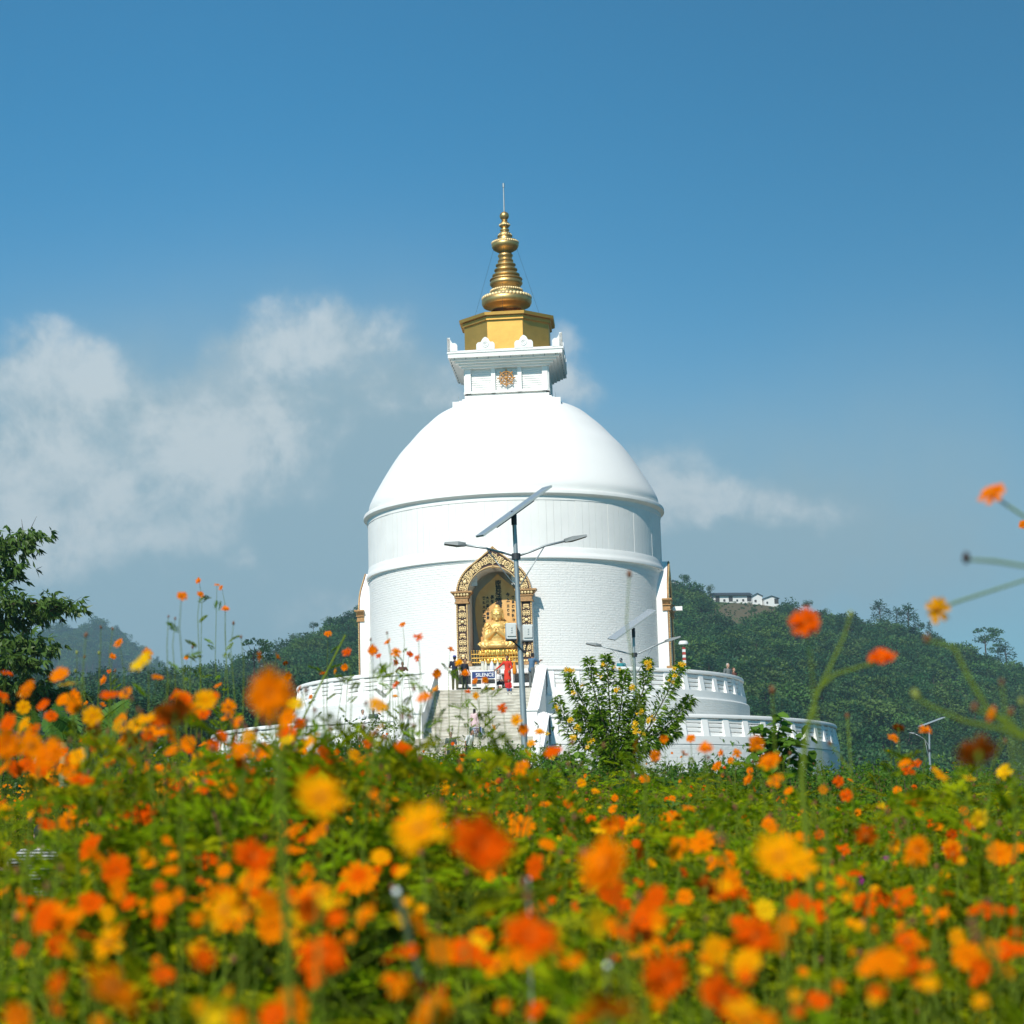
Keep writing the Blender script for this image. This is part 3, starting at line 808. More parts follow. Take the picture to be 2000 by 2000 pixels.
# wheel emblem
wh = MB(); zc_ = (hz0 + hz1) / 2 + .0
def ring(mb, c, R, r, n=24, k=6, M=None, mi=0):
    vs = []; fs = []
    for i in range(n):
        a = 2 * PI * i / n
        for j in range(k):
            b = 2 * PI * j / k
            rr = R + r * math.cos(b)
            vs.append((c[0] + rr * math.cos(a), c[1] + r * math.sin(b), c[2] + rr * math.sin(a)))
    for i in range(n):
        for j in range(k):
            fs.append((i * k + j, i * k + (j + 1) % k, ((i + 1) % n) * k + (j + 1) % k, ((i + 1) % n) * k + j))
    mb.add(vs, fs, mi, M)
def wheel(mb, c, R, M=None, spokes=8, knob=True):
    ring(mb, c, R, R * .10, M=M); ring(mb, c, R * .68, R * .05, M=M); mb.ell(c, (R * .22, R * .16, R * .22), M=M)
    for k in range(spokes):
        a = PI / spokes * 2 * k
        d = Vector((math.cos(a), 0, math.sin(a)))
        mb.tube([Vector(c) + d * R * .15, Vector(c) + d * R * .55, Vector(c) + d * R * .95], [R * .05, R * .10, R * .05], 6, M=M)
        if knob: mb.ell(Vector(c) + d * R * 1.26, R * .13, 8, 6, M=M); mb.tube([Vector(c) + d * R * 1.0, Vector(c) + d * R * 1.2], R * .05, 5, M=M)
wheel(wh, (0, -2.34, zc_), .36, M=HR)
wh.build('wheel_emblem', M_copper, harm, smooth='auto')
# cornice: stepped, flaring up
co = MB()
cz0, cz1 = zl(711, SD - 2.6), zl(680, SD - 3.1)
steps = [(0.0, 2.42), (.22, 2.58), (.42, 2.76), (.58, 2.92), (.70, 3.12)]
H_ = cz1 - cz0
fasc = zl(693.5, SD - 3.1) - cz0
for i, (t, half) in enumerate(steps[:-1]):
    z0 = cz0 - .1 + (fasc + .1) * i / 4; z1 = cz0 - .1 + (fasc + .1) * (i + 1) / 4
    co.box((0, 0, (z0 + z1) / 2), (2 * half, 2 * half, z1 - z0), M=HR)
co.box((0, 0, cz0 + (fasc + H_) / 2), (6.22, 6.22, H_ - fasc), M=HR)
co.box((0, 0, cz1 - .10), (6.30, 6.30, .10), M=HR)
cor = co.build('cornice', M_white, harm)
for side in range(4):
    SMt = HR @ Matrix.Rotation(side * PI / 2, 4, 'Z')
    for k in range(10):
        dr = MB(); dr.tube([(-2.75 + 5.5 * k / 9, -3.0, cz0 + fasc + .01), (-2.75 + 5.5 * k / 9, -3.0, cz0 + fasc - .10)], .022, 5, M=SMt); dr.build('drip_spout', M_steel, harm)
def half_ogee(w, h):
    return [(0, h), (w * .12, h * .97), (w * .3, h * .86), (w * .46, h * .66), (w * .52, h * .60), (w * .78, h * .60), (w * .92, h * .52), (w, h * .42), (w, 0)]
ho_ = half_ogee(.5, .72)
full = [(-x, z) for x, z in reversed(ho_)] + ho_[1:]
for side in range(4):
    SMt = HR @ Matrix.Rotation(side * PI / 2, 4, 'Z') @ Matrix.Translation((0, 0, cz1 - .02))
    for x in (-1.04, 1.04):
        ac = MB(); ac.prism([(px_ + x, z) for px_, z in full], -3.13, -2.95, M=SMt)
        ring(ac, (x, -3.135, .30), .15, .025, 18, 5, M=SMt); ring(ac, (x, -3.135, .30), .07, .018, 14, 5, M=SMt)
        ac.build('parapet_crest', M_white, harm, smooth='auto')
    cr_ = [(-3.13 + x * 1.0, z * 1.06) for x, z in half_ogee(.55, .72)] + [(-3.13, 0)]
    MB().prism(cr_, -3.13, -2.97, M=SMt).build('parapet_crest', M_white, harm, smooth='auto')
    MB().prism([(-x, z) for x, z in cr_][::-1], -3.13, -2.972, M=SMt).build('parapet_crest', M_white, harm, smooth='auto')
# octagon
oc = MB()
oz0, oz1, oz2, oz3 = cz1 - .05, zl(624, SD - 2.35), zl(616, SD - 2.45), zl(607, SD - 2.6)
OR = math.radians(4.0)
o8 = OR + PI / 8
k8 = 1 / math.cos(PI / 8)
oc.lathe([(0, oz0), (2.34 * k8, oz0), (2.34 * k8, oz1 + .02), (2.44 * k8, oz1 + .02), (2.44 * k8, oz2), (2.40 * k8, oz2 + .01), (2.40 * k8, oz2 + .05), (2.60 * k8, oz2 + .05), (2.62 * k8, oz3), (0, oz3 + .25)], 8, ang0=o8)
oc.build('octagon', M_goldp, pag)
# spire
SP = [(-1122, 130), (1118, 122), (1108, 128), (1098, 150), (1085, 192), (1066, 203), (1050, 205), (1036, 202), (1022, 196), (1012, 178), (1006, 150), (1002, 112), (995, 112), (992, 127), (980, 128), (962, 127), (952, 118), (942, 104), (936, 106), (918, 124), (904, 134), (896, 134), (878, 124), (874, 126), (870, 134), (862, 130), (852, 104), (846, 98), (842, 100), (836, 112), (828, 112), (822, 100), (804, 80), (800, 84), (792, 95), (784, 94), (778, 80), (764, 70), (760, 72), (752, 82), (744, 82), (738, 70), (726, 60), (722, 62), (714, 65), (708, 60), (694, 52), (688, 54), (672, 62), (664, 60), (652, 50), (642, 46), (638, 60), (632, 72), (618, 96), (604, 106), (590, 111), (578, 111), (568, 106), (556, 104), (548, 96), (545, 60), (540, 58), (518, 55), (514, 62), (508, 62), (503, 52), (490, 50), (482, 42), (474, 30), (468, 30), (464, 37), (456, 37), (452, 26), (444, 24), (438, 34), (424, 42), (414, 42), (402, 36), (394, 24), (388, 22), (384, 26), (378, 22), (372, 24), (364, 32), (352, 38), (340, 38), (326, 34), (316, 22), (308, 8)]
spp = []
for yz, hw in SP:
    yz = abs(yz); py = 340 + yz / 4.2
    spp.append((rl(hw / 4.2, py), zl(py, SD)))
spi = MB().lathe(spp, 64).build('spire', M_brass, pag, smooth='auto')
for (yz, hw, n, rr) in [(1022, 190, 40, 15), (962, 125, 40, 10), (566, 104, 36, 9), (420, 40, 16, 7), (500, 52, 16, 5)]:
    py = 340 + yz / 4.2; R = rl(hw / 4.2, py); z = zl(py, SD); r = rl(rr / 4.2, py) * 1.15
    be = MB()
    for k in range(n):
        a = 2 * PI * k / n; be.ell((R * math.cos(a), R * math.sin(a), z), r, 7, 5)
    be.build('bead_ring', M_relief, spi, smooth=True)
z0, z1 = zl(340 + 312 / 4.2, SD), zl(340 + 76 / 4.2, SD)
ro = MB(); ro.lathe([(0, z0), (.045, z0), (.035, z0 + (z1 - z0) * .85), (.06, z0 + (z1 - z0) * .86), (.06, z1), (0, z1 + .02)], 10)
ro.build('finial_rod', M_steel, spi)
M_wire = mat('dark_wire', (.04, .045, .05), .5)
gw = MB()
zt_, zb_ = zl(340 + 600 / 4.2, SD), oz3 + .1
for a in (.05, 1.75, 3.3, 4.7):
    gw.tube([(.62 * math.cos(a), .62 * math.sin(a), zt_), (1.9 * math.cos(a), 1.9 * math.sin(a), zb_)], .006, 4)
gw.build('guy_wire', M_wire, spi)
for a in (.8, 2.36, 3.93, 5.5):
    rd = MB(); rd.tube([(2.75 * 1.35 * math.cos(a), 2.75 * 1.35 * math.sin(a), zl(780, ya)), (2.75 * 1.35 * math.cos(a), 2.75 * 1.35 * math.sin(a), zl(768, ya))], .02, 5, M=HR); rd.build('lightning_rod', M_steel, harm)

# ---- gates
def gate_outline(hw, zs, zp, z0, n=22):
    """right half from the foot to the peak: upright, round shoulder and pointed top"""
    pts = [(hw, z0), (hw, zs)]
    for k in range(1, n + 1):
        a = math.radians(52) * k / n
        pts.append((hw * math.cos(a), zs + hw * math.sin(a) * .98))
    x1, z1 = pts[-1]
    for k in range(1, 7):
        t = k / 6
        pts.append((x1 * (1 - t), z1 + (zp - z1) * (t ** 1.0 * .92 + .08 * t * t)))
    return pts
def inner_outline(hw, zs, z0, n=24):
    return [(hw, z0), (hw, zs)] + [(hw * math.cos(PI / 2 * k / n), zs + hw * math.sin(PI / 2 * k / n)) for k in range(1, n + 1)]
def resample(pts, n):
    pts = np.array(pts); L = np.concatenate([[0], np.cumsum(np.linalg.norm(np.diff(pts, axis=0), axis=1))])
    t = np.linspace(0, L[-1], n)
    return [(float(np.interp(k, L, pts[:, 0])), float(np.interp(k, L, pts[:, 1]))) for k in t]
OUT = resample(gate_outline(HW_O - .10, z_spring, z_peak, z_gate0), 60)
INN = resample(inner_outline(HW_I, z_spring, z_gate0), 60)
def lerp2(i, t): return (OUT[i][0] * t + INN[i][0] * (1 - t), OUT[i][1] * t + INN[i][1] * (1 - t))
def strip(mb, t0, t1, y, yb, M, mi=0, i0=0, i1=59):
    """a raised band of the arch between the inner (t=0) and outer (t=1) outline"""
    for s in (-1, 1):
        rows = []
        for i in range(i0, i1 + 1):
            a, b = lerp2(i, t0), lerp2(i, t1)
            rows.append([(s * a[0], yb, a[1]), (s * a[0], y, a[1]), (s * b[0], y, b[1]), (s * b[0], yb, b[1])])
        vs = [p for r in rows for p in r]; fs = []
        for i in range(len(rows) - 1):
            for k in range(3):
                fs.append((i * 4 + k, i * 4 + k + 1, i * 4 + 5 + k, i * 4 + 4 + k))
        mb.add(vs, fs, mi, M)
def curl(mb, c, R, a0, turn, y, r, M, taper=True):
    """a flat scroll in the x,z plane"""
    pts = []; rad = []
    n = 10
    for k in range(n + 1):
        t = k / n; a = a0 + turn * t; rr = R * (1 - .62 * t)
        pts.append((c[0] + rr * math.cos(a), y, c[1] + rr * math.sin(a))); rad.append(r * (1.15 - .4 * t))
    mb.tube(pts, rad, 5, M=M)
    mb.ell(pts[-1], r * 1.5, 6, 5, M=M)
def motif(mb, c, tdir, w, h, y, M, kind):
    """one repeat of the gilded scrollwork: c centre, tdir the direction along the band"""
    t = Vector((tdir[0], 0, tdir[1])).normalized(); s = Vector((t.z, 0, -t.x))
    B = M @ Matrix(((s.x, 0, t.x, c[0]), (0, 1, 0, 0), (s.z, 0, t.z, c[1]), (0, 0, 0, 1)))
    r = w * .055
    if kind == 'lotus':
        for k in range(-2, 3):
            a = k * .5
            mb.ell((math.sin(a) * w * .30, y, h * .06 + math.cos(a) * h * .10), (w * .085, w * .09, h * .17), 7, 5, M=B)
        mb.ell((0, y, -h * .10), (w * .24, w * .09, h * .09), 8, 5, M=B)
        for q in (-1, 1): curl(mb, (q * w * .26, -h * .30), w * .17, PI / 2 - q * PI / 2 + q * PI, -q * 4.6, y, r, B)
    elif kind == 'vase':
        mb.lathe([(w * .10, -h * .36), (w * .20, -h * .34), (w * .12, -h * .26), (w * .26, -h * .08), (w * .28, h * .02), (w * .18, h * .16), (w * .14, h * .22), (w * .22, h * .30), (w * .2, h * .33), (0, h * .33)], 12, M=B @ Matrix.Translation((0, y + .03, 0)) @ Matrix.Scale(.55, 4, (0, 1, 0)))
        for q in (-1, 1):
            mb.tube([(q * w * .16, y, h * .30), (q * w * .36, y, h * .34), (q * w * .38, y, h * .10), (q * w * .36, y, -h * .12), (q * w * .42, y, -h * .34)], [r, r * 1.2, r * 1.1, r, r * 1.5], 5, M=B)
    elif kind == 'bulb':
        mb.ell((0, y, 0), (w * .24, w * .14, h * .26), 9, 6, M=B)
        for q in (-1, 1):
            curl(mb, (q * w * .30, h * .26), w * .14, -PI / 2, q * 4.6, y, r, B); curl(mb, (q * w * .30, -h * .28), w * .14, PI / 2, -q * 4.6, y, r, B)
    else:
        for q in (-1, 1):
            curl(mb, (q * w * .24, h * .20), w * .19, -PI / 2 - q * .3, q * 4.8, y, r, B)
            curl(mb, (q * w * .24, -h * .22), w * .18, PI / 2 + q * .2, -q * 4.8, y, r, B)
            mb.ell((q * w * .13, y, h * .0), (w * .09, w * .08, h * .13), 6, 5, M=B)
            mb.ell((q * w * .36, y, h * .02), (w * .06, w * .06, h * .09), 6, 4, M=B)
        mb.tube([(0, y, -h * .48), (0, y, h * .48)], r * .9, 5, M=B)

def make_gate(rot, front):
    M = Matrix.Rotation(rot, 4, 'Z')
    gate = None
    FB = -F_G
    # white masonry body behind the gilding, with the opening left free
    body = MB()
    for s in (-1, 1):
        vs = []; fs = []
        n = 60
        for i in range(n):
            o_, i_ = lerp2(i, 1.0), lerp2(i, 0.0)
            vs += [(s * i_[0], FB, i_[1]), (s * o_[0], FB, o_[1]), (s * o_[0], -7.0, o_[1]), (s * i_[0], -7.0, i_[1])]
        for i in range(n - 1):
            for k in (0, 1, 3):
                fs.append((i * 4 + k, i * 4 + (k + 1) % 4, i * 4 + 4 + (k + 1) % 4, i * 4 + 4 + k))
        fs.append((0, 1, 2, 3))
        body.add(vs, fs, 0, M)
    gate = body.build('niche_gate', M_white, pag)
    # dark ground and trims
    g = MB(); strip(g, .02, .98, FB - .035, FB + .02, M); g.build('relief_ground', M_bronze, gate)
    t = MB()
    strip(t, .0, .13, FB - .08, FB - .03, M); strip(t, .88, 1.02, FB - .08, FB - .03, M)
    t.build('trim', M_trim, gate)
    # pillar capitals and feet
    bx = (HW_I + HW_O - .1) / 2; bw = HW_O - .1 - HW_I
    for s in (-1, 1):
        c = MB()
        for (za, zb, ex, ey) in [(-.44, -.36, .05, .12), (-.36, -.16, .0, .10), (-.16, -.10, .06, .14)]:
            c.box((s * bx, FB - ey / 2 + .1, z_spring + (za + zb) / 2), (bw + 2 * ex + .04, ey + .30, zb - za), M=M)
        # flaring cap
        a_, b_ = bw / 2 + .06, bw / 2 + .24
        vs = [(s * bx + q * a_, FB - .06 - 0 * q, z_spring - .10) for q in (-1, 1)] + [(s * bx + q * b_, FB - .24, z_spring + .12) for q in (1, -1)]
        vs += [(x, FB + .25, z) for x, _, z in vs]
        c.add(vs, [(0, 1, 2, 3), (7, 6, 5, 4), (0, 4, 5, 1), (1, 5, 6, 2), (2, 6, 7, 3), (3, 7, 4, 0)], 0, M)
        c.box((s * bx, FB + .0, z_spring + .15), (2 * b_ + .04, .52, .08), M=M)
        c.build('capital', M_trim, gate); c = MB()
        c.box((s * bx, FB - .02, z_gate0 + .06), (bw + .20, .34, .16), M=M); c.box((s * bx, FB - .04, z_gate0 - .07), (bw + .34, .42, .14), M=M)
        c.build('pillar_foot', M_trim, gate)
    # beads and scrolls
    b = MB()
    for tt, sp in ((.065, .085), (.945, .10)):
        path = resample([lerp2(i, tt) for i in range(60)], int(7.4 / sp))
        for (x, z) in path:
            for s in (-1, 1): b.ell((s * x, FB - .09, z), (.036, .03, .036), 5, 4, M=M)
    for s in (-1, 1):
        for k in range(5):
            b.ell((s * bx + (k - 2) * bw * .26, FB - .16, z_spring + .02), (.075, .06, .10), 7, 5, M=M)
            b.ell((s * bx + (k - 2) * bw * .2, FB - .10, z_spring - .26), (.05, .05, .07), 6, 4, M=M)
            b.ell((s * bx + (k - 2) * bw * .22, FB - .20, z_gate0 + .06), (.06, .05, .06), 6, 4, M=M)
    b.build('bead_row', M_relief, gate, smooth=True)
    w = bw * .74
    kinds = ['lotus', 'scroll', 'bulb', 'scroll', 'lotus', 'scroll', 'scroll', 'vase']
    zz = np.linspace(z_spring - .50, z_gate0 + .22, len(kinds) + 1)
    for s in (-1, 1):
        sc_ = MB()
        for k, kd in enumerate(kinds):
            motif(sc_, (s * bx, (zz[k] + zz[k + 1]) / 2), (0, 1), w, (zz[k] - zz[k + 1]) * .98, FB - .055, M, kd)
        sc_.build('pillar_scrollwork', M_relief, gate, smooth='auto')
    path = resample([lerp2(i, .5) for i in range(60)], 200)
    pz = [p for p in path if p[1] > z_spring + .25]
    nmot = 7
    for s in (-1, 1):
        sc_ = MB()
        for k in range(nmot):
            i = int((k + .5) / (nmot + .9) * len(pz)); p = pz[i]; q = pz[min(i + 3, len(pz) - 1)]; r0 = pz[max(i - 3, 0)]
            motif(sc_, (s * p[0], p[1]), (s * (q[0] - r0[0]), q[1] - r0[1]), w, .42, FB - .055, M, ['scroll', 'bulb', 'scroll', 'lotus', 'scroll', 'lotus', 'scroll'][k])
        sc_.build('arch_scrollwork', M_relief, gate, smooth='auto')
    wl = MB(); wheel(wl, (0, FB - .07, (z_crown + z_peak) / 2 - .08), .24, M=M)
    wl.build('wheel', M_relief, gate, smooth='auto')
    # recess
    nb = MB(); dep = 1.75 if front else .24
    yb = FB + dep
    n = len(INN)
    for s in (-1, 1):
        vs = []; fs = []
        for i in range(n):
            vs += [(s * INN[i][0], FB + .06, INN[i][1]), (s * INN[i][0] * 1.002, yb, INN[i][1])]
        for i in range(n - 1): fs.append((2 * i, 2 * i + 1, 2 * i + 3, 2 * i + 2))
        nb.add(vs, fs, 0, M)
        bk = [(0, yb, z_gate0)] + [(s * x, yb, z) for x, z in INN]
        nb.add(bk, [tuple(range(len(bk)))], 0, M)
    nb.add([(-HW_I, FB + .06, z_gate0), (HW_I, FB + .06, z_gate0), (HW_I, yb, z_gate0), (-HW_I, yb, z_gate0)], [(0, 1, 2, 3)], 0, M)
    nb.build('recess', M_niche, gate, recalc=False)
    return gate
make_gate(0, True); make_gate(PI / 2, False); make_gate(-PI / 2, False); make_gate(PI, False)
# small floodlights on the right gate
o = MB(); o.box((F_G + .5, -1.2, z_spring - .28), (.5, .3, .22)); o.tube([(F_G - .1, -1.2, z_spring - .3), (F_G + .3, -1.2, z_spring - .28)], .04, 6)
o.build('floodlight', M_white, pag)

# calligraphy panel in the niche
yp = -F_G + 1.45
pan = []
PO = [(1040, 525, 975), (600, 600, 0)]
def zoom3(x, y, Yd): return P(820 + x / 6.44, 1040 + y / 6.44, Yd)
SMi = SM.inverted()
def loc3(x, y, ylocal):
    """a pixel of the enlarged niche photo brought to the plane y = ylocal of the pagoda"""
    d = ray(820 + x / 6.44, 1040 + y / 6.44); o_ = SMi @ Vector((0, 0, ZC)); dl = SMi.to_3x3() @ d
    t = (ylocal - o_.y) / dl.y
    return o_ + dl * t
left = [(975, 520), (905, 590), (820, 665), (745, 745), (705, 830), (695, 930), (700, 1060), (715, 1200), (740, 1330), (760, 1480)]
lp = [loc3(x, y, yp) for x, y in left]
cxp = lp[0].x
outl = [(p.x, p.z) for p in lp] + [(2 * cxp - p.x, p.z) for p in reversed(lp[1:])]
outl2 = resample(outl + [outl[0]], 90)[:-1]
panel = thing('leaf_panel', 'pointed ochre panel with black brush lettering behind the golden statue', 'panel', SM @ Vector((cxp, yp, outl2[len(outl2) // 2][1])), RZ)
offp = Vector((cxp, yp, outl2[len(outl2) // 2][1]))
m = MB(); m.prism([(x - offp.x, z - offp.z) for x, z in outl2], 0, .08); m.build('board', M_panel, panel)
def lettering(name, body, size, x, z, m, parent, y=-.012, weight=.006, sx=1.0, skew=0.0, vertical=True, align='CENTER'):
    c = bpy.data.curves.new(name, 'FONT'); c.body = body; c.size = size; c.extrude = .004; c.offset = weight
    c.align_x = align; c.align_y = 'CENTER'; c.space_line = .82
    o = bpy.data.objects.new(name, c); COL.objects.link(o)
    bpy.context.view_layer.update()
    me = bpy.data.meshes.new_from_object(o.evaluated_get(bpy.context.evaluated_depsgraph_get()))
    bpy.data.objects.remove(o); bpy.data.curves.remove(c)
    me.transform(Matrix.Rotation(PI / 2, 4, 'X') @ Matrix.Rotation(skew, 4, 'Z'))
    me.materials.clear(); me.materials.append(m)
    o = bpy.data.objects.new(name, me); COL.objects.link(o); o.parent = parent; o.location = (x, y, z); o.scale = (sx, 1, 1)
    return o
def col_text(chars, x3, y30, y31, size):
    a = loc3(x3, y30, yp); b_ = loc3(x3, y31, yp)
    for k, ch in enumerate(chars):
        t = (k + .5) / len(chars)
        o = lettering('brush_character', ch, size * (1 + .12 * math.sin(k * 5)), a.x - offp.x + .02 * math.sin(k * 3.1), a.z + (b_.z - a.z) * t - offp.z, M_ink, panel, weight=.007, sx=.92 if size < .3 else 1.15, skew=.12 * math.sin(k * 2.3))
col_text('南無妙法蓮華經', 985, 610, 1010, .30)
col_text('天照大神立正安', 805, 800, 1200, .17)
col_text('大迦葉尊者國', 850, 800, 1100, .16)
col_text('長生', 910, 790, 900, .22)
col_text('今上', 1105, 750, 890, .22)
col_text('三佛恩', 1110, 900, 1060, .16)
col_text('天皇佛法弘布', 1170, 790, 1130, .17)
col_text('行者', 905, 1000, 1110, .15)
# ---------------------------------------------------------------- terraces and stairs
def terrace(name, label, R, floor, z0, wall_out, gap, nposts, a_lim, back):
    t = thing(name, label, 'terrace', (SX, SD, GZ), RZ)
    zr = floor + 1.05
    # masonry wall and floor
    w = MB()
    w.lathe([(back, z0), (R + wall_out, z0), (R + wall_out, floor - .42), (R + wall_out - .06, floor - .352), (R - .3, floor - .35)], 160, a0=-PI / 2 + gap * .9, a1=1.5 * PI - gap * .9)
    w.build('retaining_wall', M_block, t, smooth='auto')
    f = MB(); f.lathe([(back - .2, floor), (R - .1, floor)], 120); f.build('paving', M_stair, t)
    # smooth kerb under the balustrade
    k = MB(); n = int(110 * (a_lim - gap) / PI) + 8
    for s in (-1, 1):
        a0, a1 = sorted((s * gap, s * a_lim))
        k.arc(R - .45, R + .18, a0, a1, floor - .36, floor + .02, n)
    k.build('kerb', M_white, t, smooth='auto')
    rl_ = MB()
    for s in (-1, 1):
        vs = []; fs = []
        a0, a1 = s * gap, s * a_lim
        sec = [(-.30, -.20), (.05, -.20), (.09, -.17), (.10, -.08), (.07, -.015), (.0, .0), (-.22, .0), (-.30, -.04)]
        for i in range(n + 1):
            a = a0 + (a1 - a0) * i / n
            for dr_, dz in sec: vs.append(((R + dr_) * math.sin(a), -(R + dr_) * math.cos(a), zr + dz))
        q = len(sec)
        for i in range(n):
            for j in range(q): fs.append((i * q + j, i * q + (j + 1) % q, (i + 1) * q + (j + 1) % q, (i + 1) * q + j))
        fs += [tuple(range(q)), tuple(n * q + j for j in range(q))]
        rl_.add(vs, fs)
    rl_.build('rail', M_white, t, smooth='auto')
    # posts that flare outward to the foot, slatted panels between them
    pw = .17
    pm = MB()
    zt_, zb = zr - .205, floor + .022
    pm.add([(-pw, -R - .03, zt_), (pw, -R - .03, zt_), (pw, -R + .28, zt_), (-pw, -R + .28, zt_), (-pw, -R - .17, zb), (pw, -R - .17, zb), (pw, -R + .28, zb), (-pw, -R + .28, zb), (-pw, -R - .17, floor - .0), (pw, -R - .17, floor - .0), (pw, -R + .28, floor - .0), (-pw, -R + .28, floor - .0)],
           [(3, 2, 1, 0), (0, 1, 5, 4), (1, 2, 6, 5), (2, 3, 7, 6), (3, 0, 4, 7), (4, 5, 9, 8), (5, 6, 10, 9), (6, 7, 11, 10), (7, 4, 8, 11)])
    proto = pm.build('post', M_white, t)
    step = 2 * PI / nposts
    hw = R * step / 2 - pw + .03
    sm = MB(); hh = (zt_ - zb)
    nsl = 4; gap_h = .034
    for j in range(nsl):
        zc0 = zb + hh * j / nsl + .004; zc1 = zb + hh * (j + 1) / nsl - gap_h
        sec = [(-.08, zc0), (-.10, zc0 + .012), (-.108, (zc0 + zc1) / 2), (-.10, zc1 - .012), (-.08, zc1), (.15, zc1), (.15, zc0)]
        vs = [(-hw, -R + .1 + y, z) for y, z in sec] + [(hw, -R + .1 + y, z) for y, z in sec]; q = len(sec)
        sm.add(vs, [(i, (i + 1) % q, q + (i + 1) % q, q + i) for i in range(q)] + [tuple(range(q)), tuple(range(2 * q - 1, q - 1, -1))])
    sproto = sm.build('slat_panel', M_white, t, smooth='auto')
    first = [True, True]
    for s in (-1, 1):
        k = 0; a = gap + pw / R * 1.2
        while a < a_lim:
            o = proto if first[0] else proto.copy()
            if not first[0]: COL.objects.link(o); o.parent = t
            first[0] = False; o.rotation_euler = (0, 0, s * a)
            if a + step < a_lim:
                o = sproto if first[1] else sproto.copy()
                if not first[1]: COL.objects.link(o); o.parent = t
                first[1] = False; o.rotation_euler = (0, 0, s * (a + step / 2))
            a += step
    return t
SW = 2.5; PT = .42
gap_up = math.asin((SW + PT) / R_UP) ; gap_low = math.asin(3.55 / R_LOW)
terrace('upper_terrace', 'white round upper terrace with slatted balustrade right under the pagoda', R_UP, FLOOR_UP, FLOOR_LOW - .4, .34, gap_up, 60, math.radians(128), 7.8)
terrace('lower_terrace', 'white wide lower terrace ring with slatted balustrade above the flower field', R_LOW, FLOOR_LOW, -1.2, .17, gap_low, 84, math.radians(112), 11.8)

M_nose = mat('step_nosing', (.62, .59, .51), .85, col2=(.40, .37, .30), vscale=1.8, bump=.4, bscale=12)
def stair(name, label, half, r0, z_top, z_bot, n, run, pth, rail_top, post_h, post_len, side_pad):
    t = thing(name, label, 'staircase', SM @ Vector((0, -r0, z_bot)), RZ)
    rise = (z_top - z_bot) / n
    s = MB()
    for k in range(n):
        z1 = z_top - rise * k - z_bot; y0 = -run * k
        # one solid tread each, its nose a little proud
        s.box((0, y0 - run / 2 + .35, z1 - rise / 2), (2 * half, run + .72, rise - .003))
        s.box((0, y0 - run + .0, z1 - .018), (2 * half - .01, .05, .05), 1)
    s.build('steps', [M_stair, M_nose], t)
    L = run * n
    for sgn in (-1, 1):
        x0 = sgn * half; x1 = sgn * (half + pth)
        xa, xb = min(x0, x1), max(x0, x1)
        zt0 = z_top + rail_top - z_bot; zt1 = post_h
        prof = [(.6, -.3), (.6, zt0), (.02, zt0), (-L + .05, zt1 + .06), (-L - .02, zt1 + .06), (-L - .02, -.3)]
        w = MB(); w.add([(xa, y, z) for y, z in prof] + [(xb, y, z) for y, z in prof], [tuple(range(6)), tuple(range(11, 5, -1))] + [(i, (i + 1) % 6, 6 + (i + 1) % 6, 6 + i) for i in range(6)])
        wall = w.build('parapet', M_white, t)
        # coping with grooves
        cp = MB(); dv = Vector((0, -L - .03, zt1 + .06 - zt0)); ln = dv.length; dv.normalize(); nrm = Vector((0, -dv.z, dv.y)) * -1
        if nrm.z < 0: nrm = -nrm
        a = Vector((0, .02, zt0)); b = Vector((0, -L, zt1 + .06))
        for (xo, wd, hgt) in [(0, pth + .12, .035), (0, pth * .8, .075), (0, pth * .32, .11)]:
            xc = (xa + xb) / 2
            vs = []
            for p in (a, b):
                for q in (-1, 1):
                    vs += [(xc + q * wd / 2, p.y + nrm.y * .006, p.z + nrm.z * .006), (xc + q * wd / 2, p.y + nrm.y * hgt, p.z + nrm.z * hgt)]
            cp.add(vs, [(0, 1, 3, 2), (4, 6, 7, 5), (0, 4, 5, 1), (2, 3, 7, 6), (1, 5, 7, 3)])
        cp.build('coping', M_white, wall)
        p = MB(); p.box(((xa + xb) / 2, -L - post_len / 2 - .02, zt1 / 2), (pth + .06, post_len, zt1)); p.box(((xa + xb) / 2, -L - post_len / 2 - .02, zt1 + .04), (pth + .16, post_len + .1, .09))
        p.build('end_post', M_white, t)
    return t
stair('upper_staircase', 'stained stone steps with white sloping parapets leading up to the golden niche', SW, R_UP - .35, FLOOR_UP, FLOOR_LOW, 15, .26, PT, 1.04, 1.22, .5, 0)
stair('lower_staircase', 'white walled lower flight of steps below the first terrace, mostly behind bushes', 3.1, R_LOW - .2, FLOOR_LOW, -.05, 13, .29, .42, 1.03, .9, .45, 0)

# ---------------------------------------------------------------- altar, offerings, signs
FU = FLOOR_UP
def at_local(px, py, ylocal):
    d = ray(px, py); o_ = SMi @ Vector((0, 0, ZC)); dl = SMi.to_3x3() @ d
    return o_ + dl * ((ylocal - o_.y) / dl.y)
pl = thing('niche_plinth', 'stained marble plinth under the golden statue and gate', 'plinth', SM @ Vector((0, -F_G, FU)), RZ)
zp = z_gate0 - .14 - FU
m = MB(); m.box((0, .15, zp / 2 - .28), (4.5, .75, zp - .6)); m.build('base', M_white, pl)
m = MB(); m.box((0, .12, zp - .38), (4.62, .95, .07)); m.box((0, .12, zp - .18), (4.4, .8, .33)); m.build('marble_band', M_marble, pl)
al = thing('altar', 'white altar table with grey recesses at the top of the stairs', 'altar', SM @ Vector((.25, -F_G - 1.1, FU)), RZ)
zt_ = at_local(960, 1308, -F_G - 1.5).z - FU
m = MB(); m.box((0, 0, zt_ - .10), (4.3, 1.0, .2)); m.box((0, 0, .34), (4.3, .98, .16)); m.build('shelf', M_white, al)
m = MB()
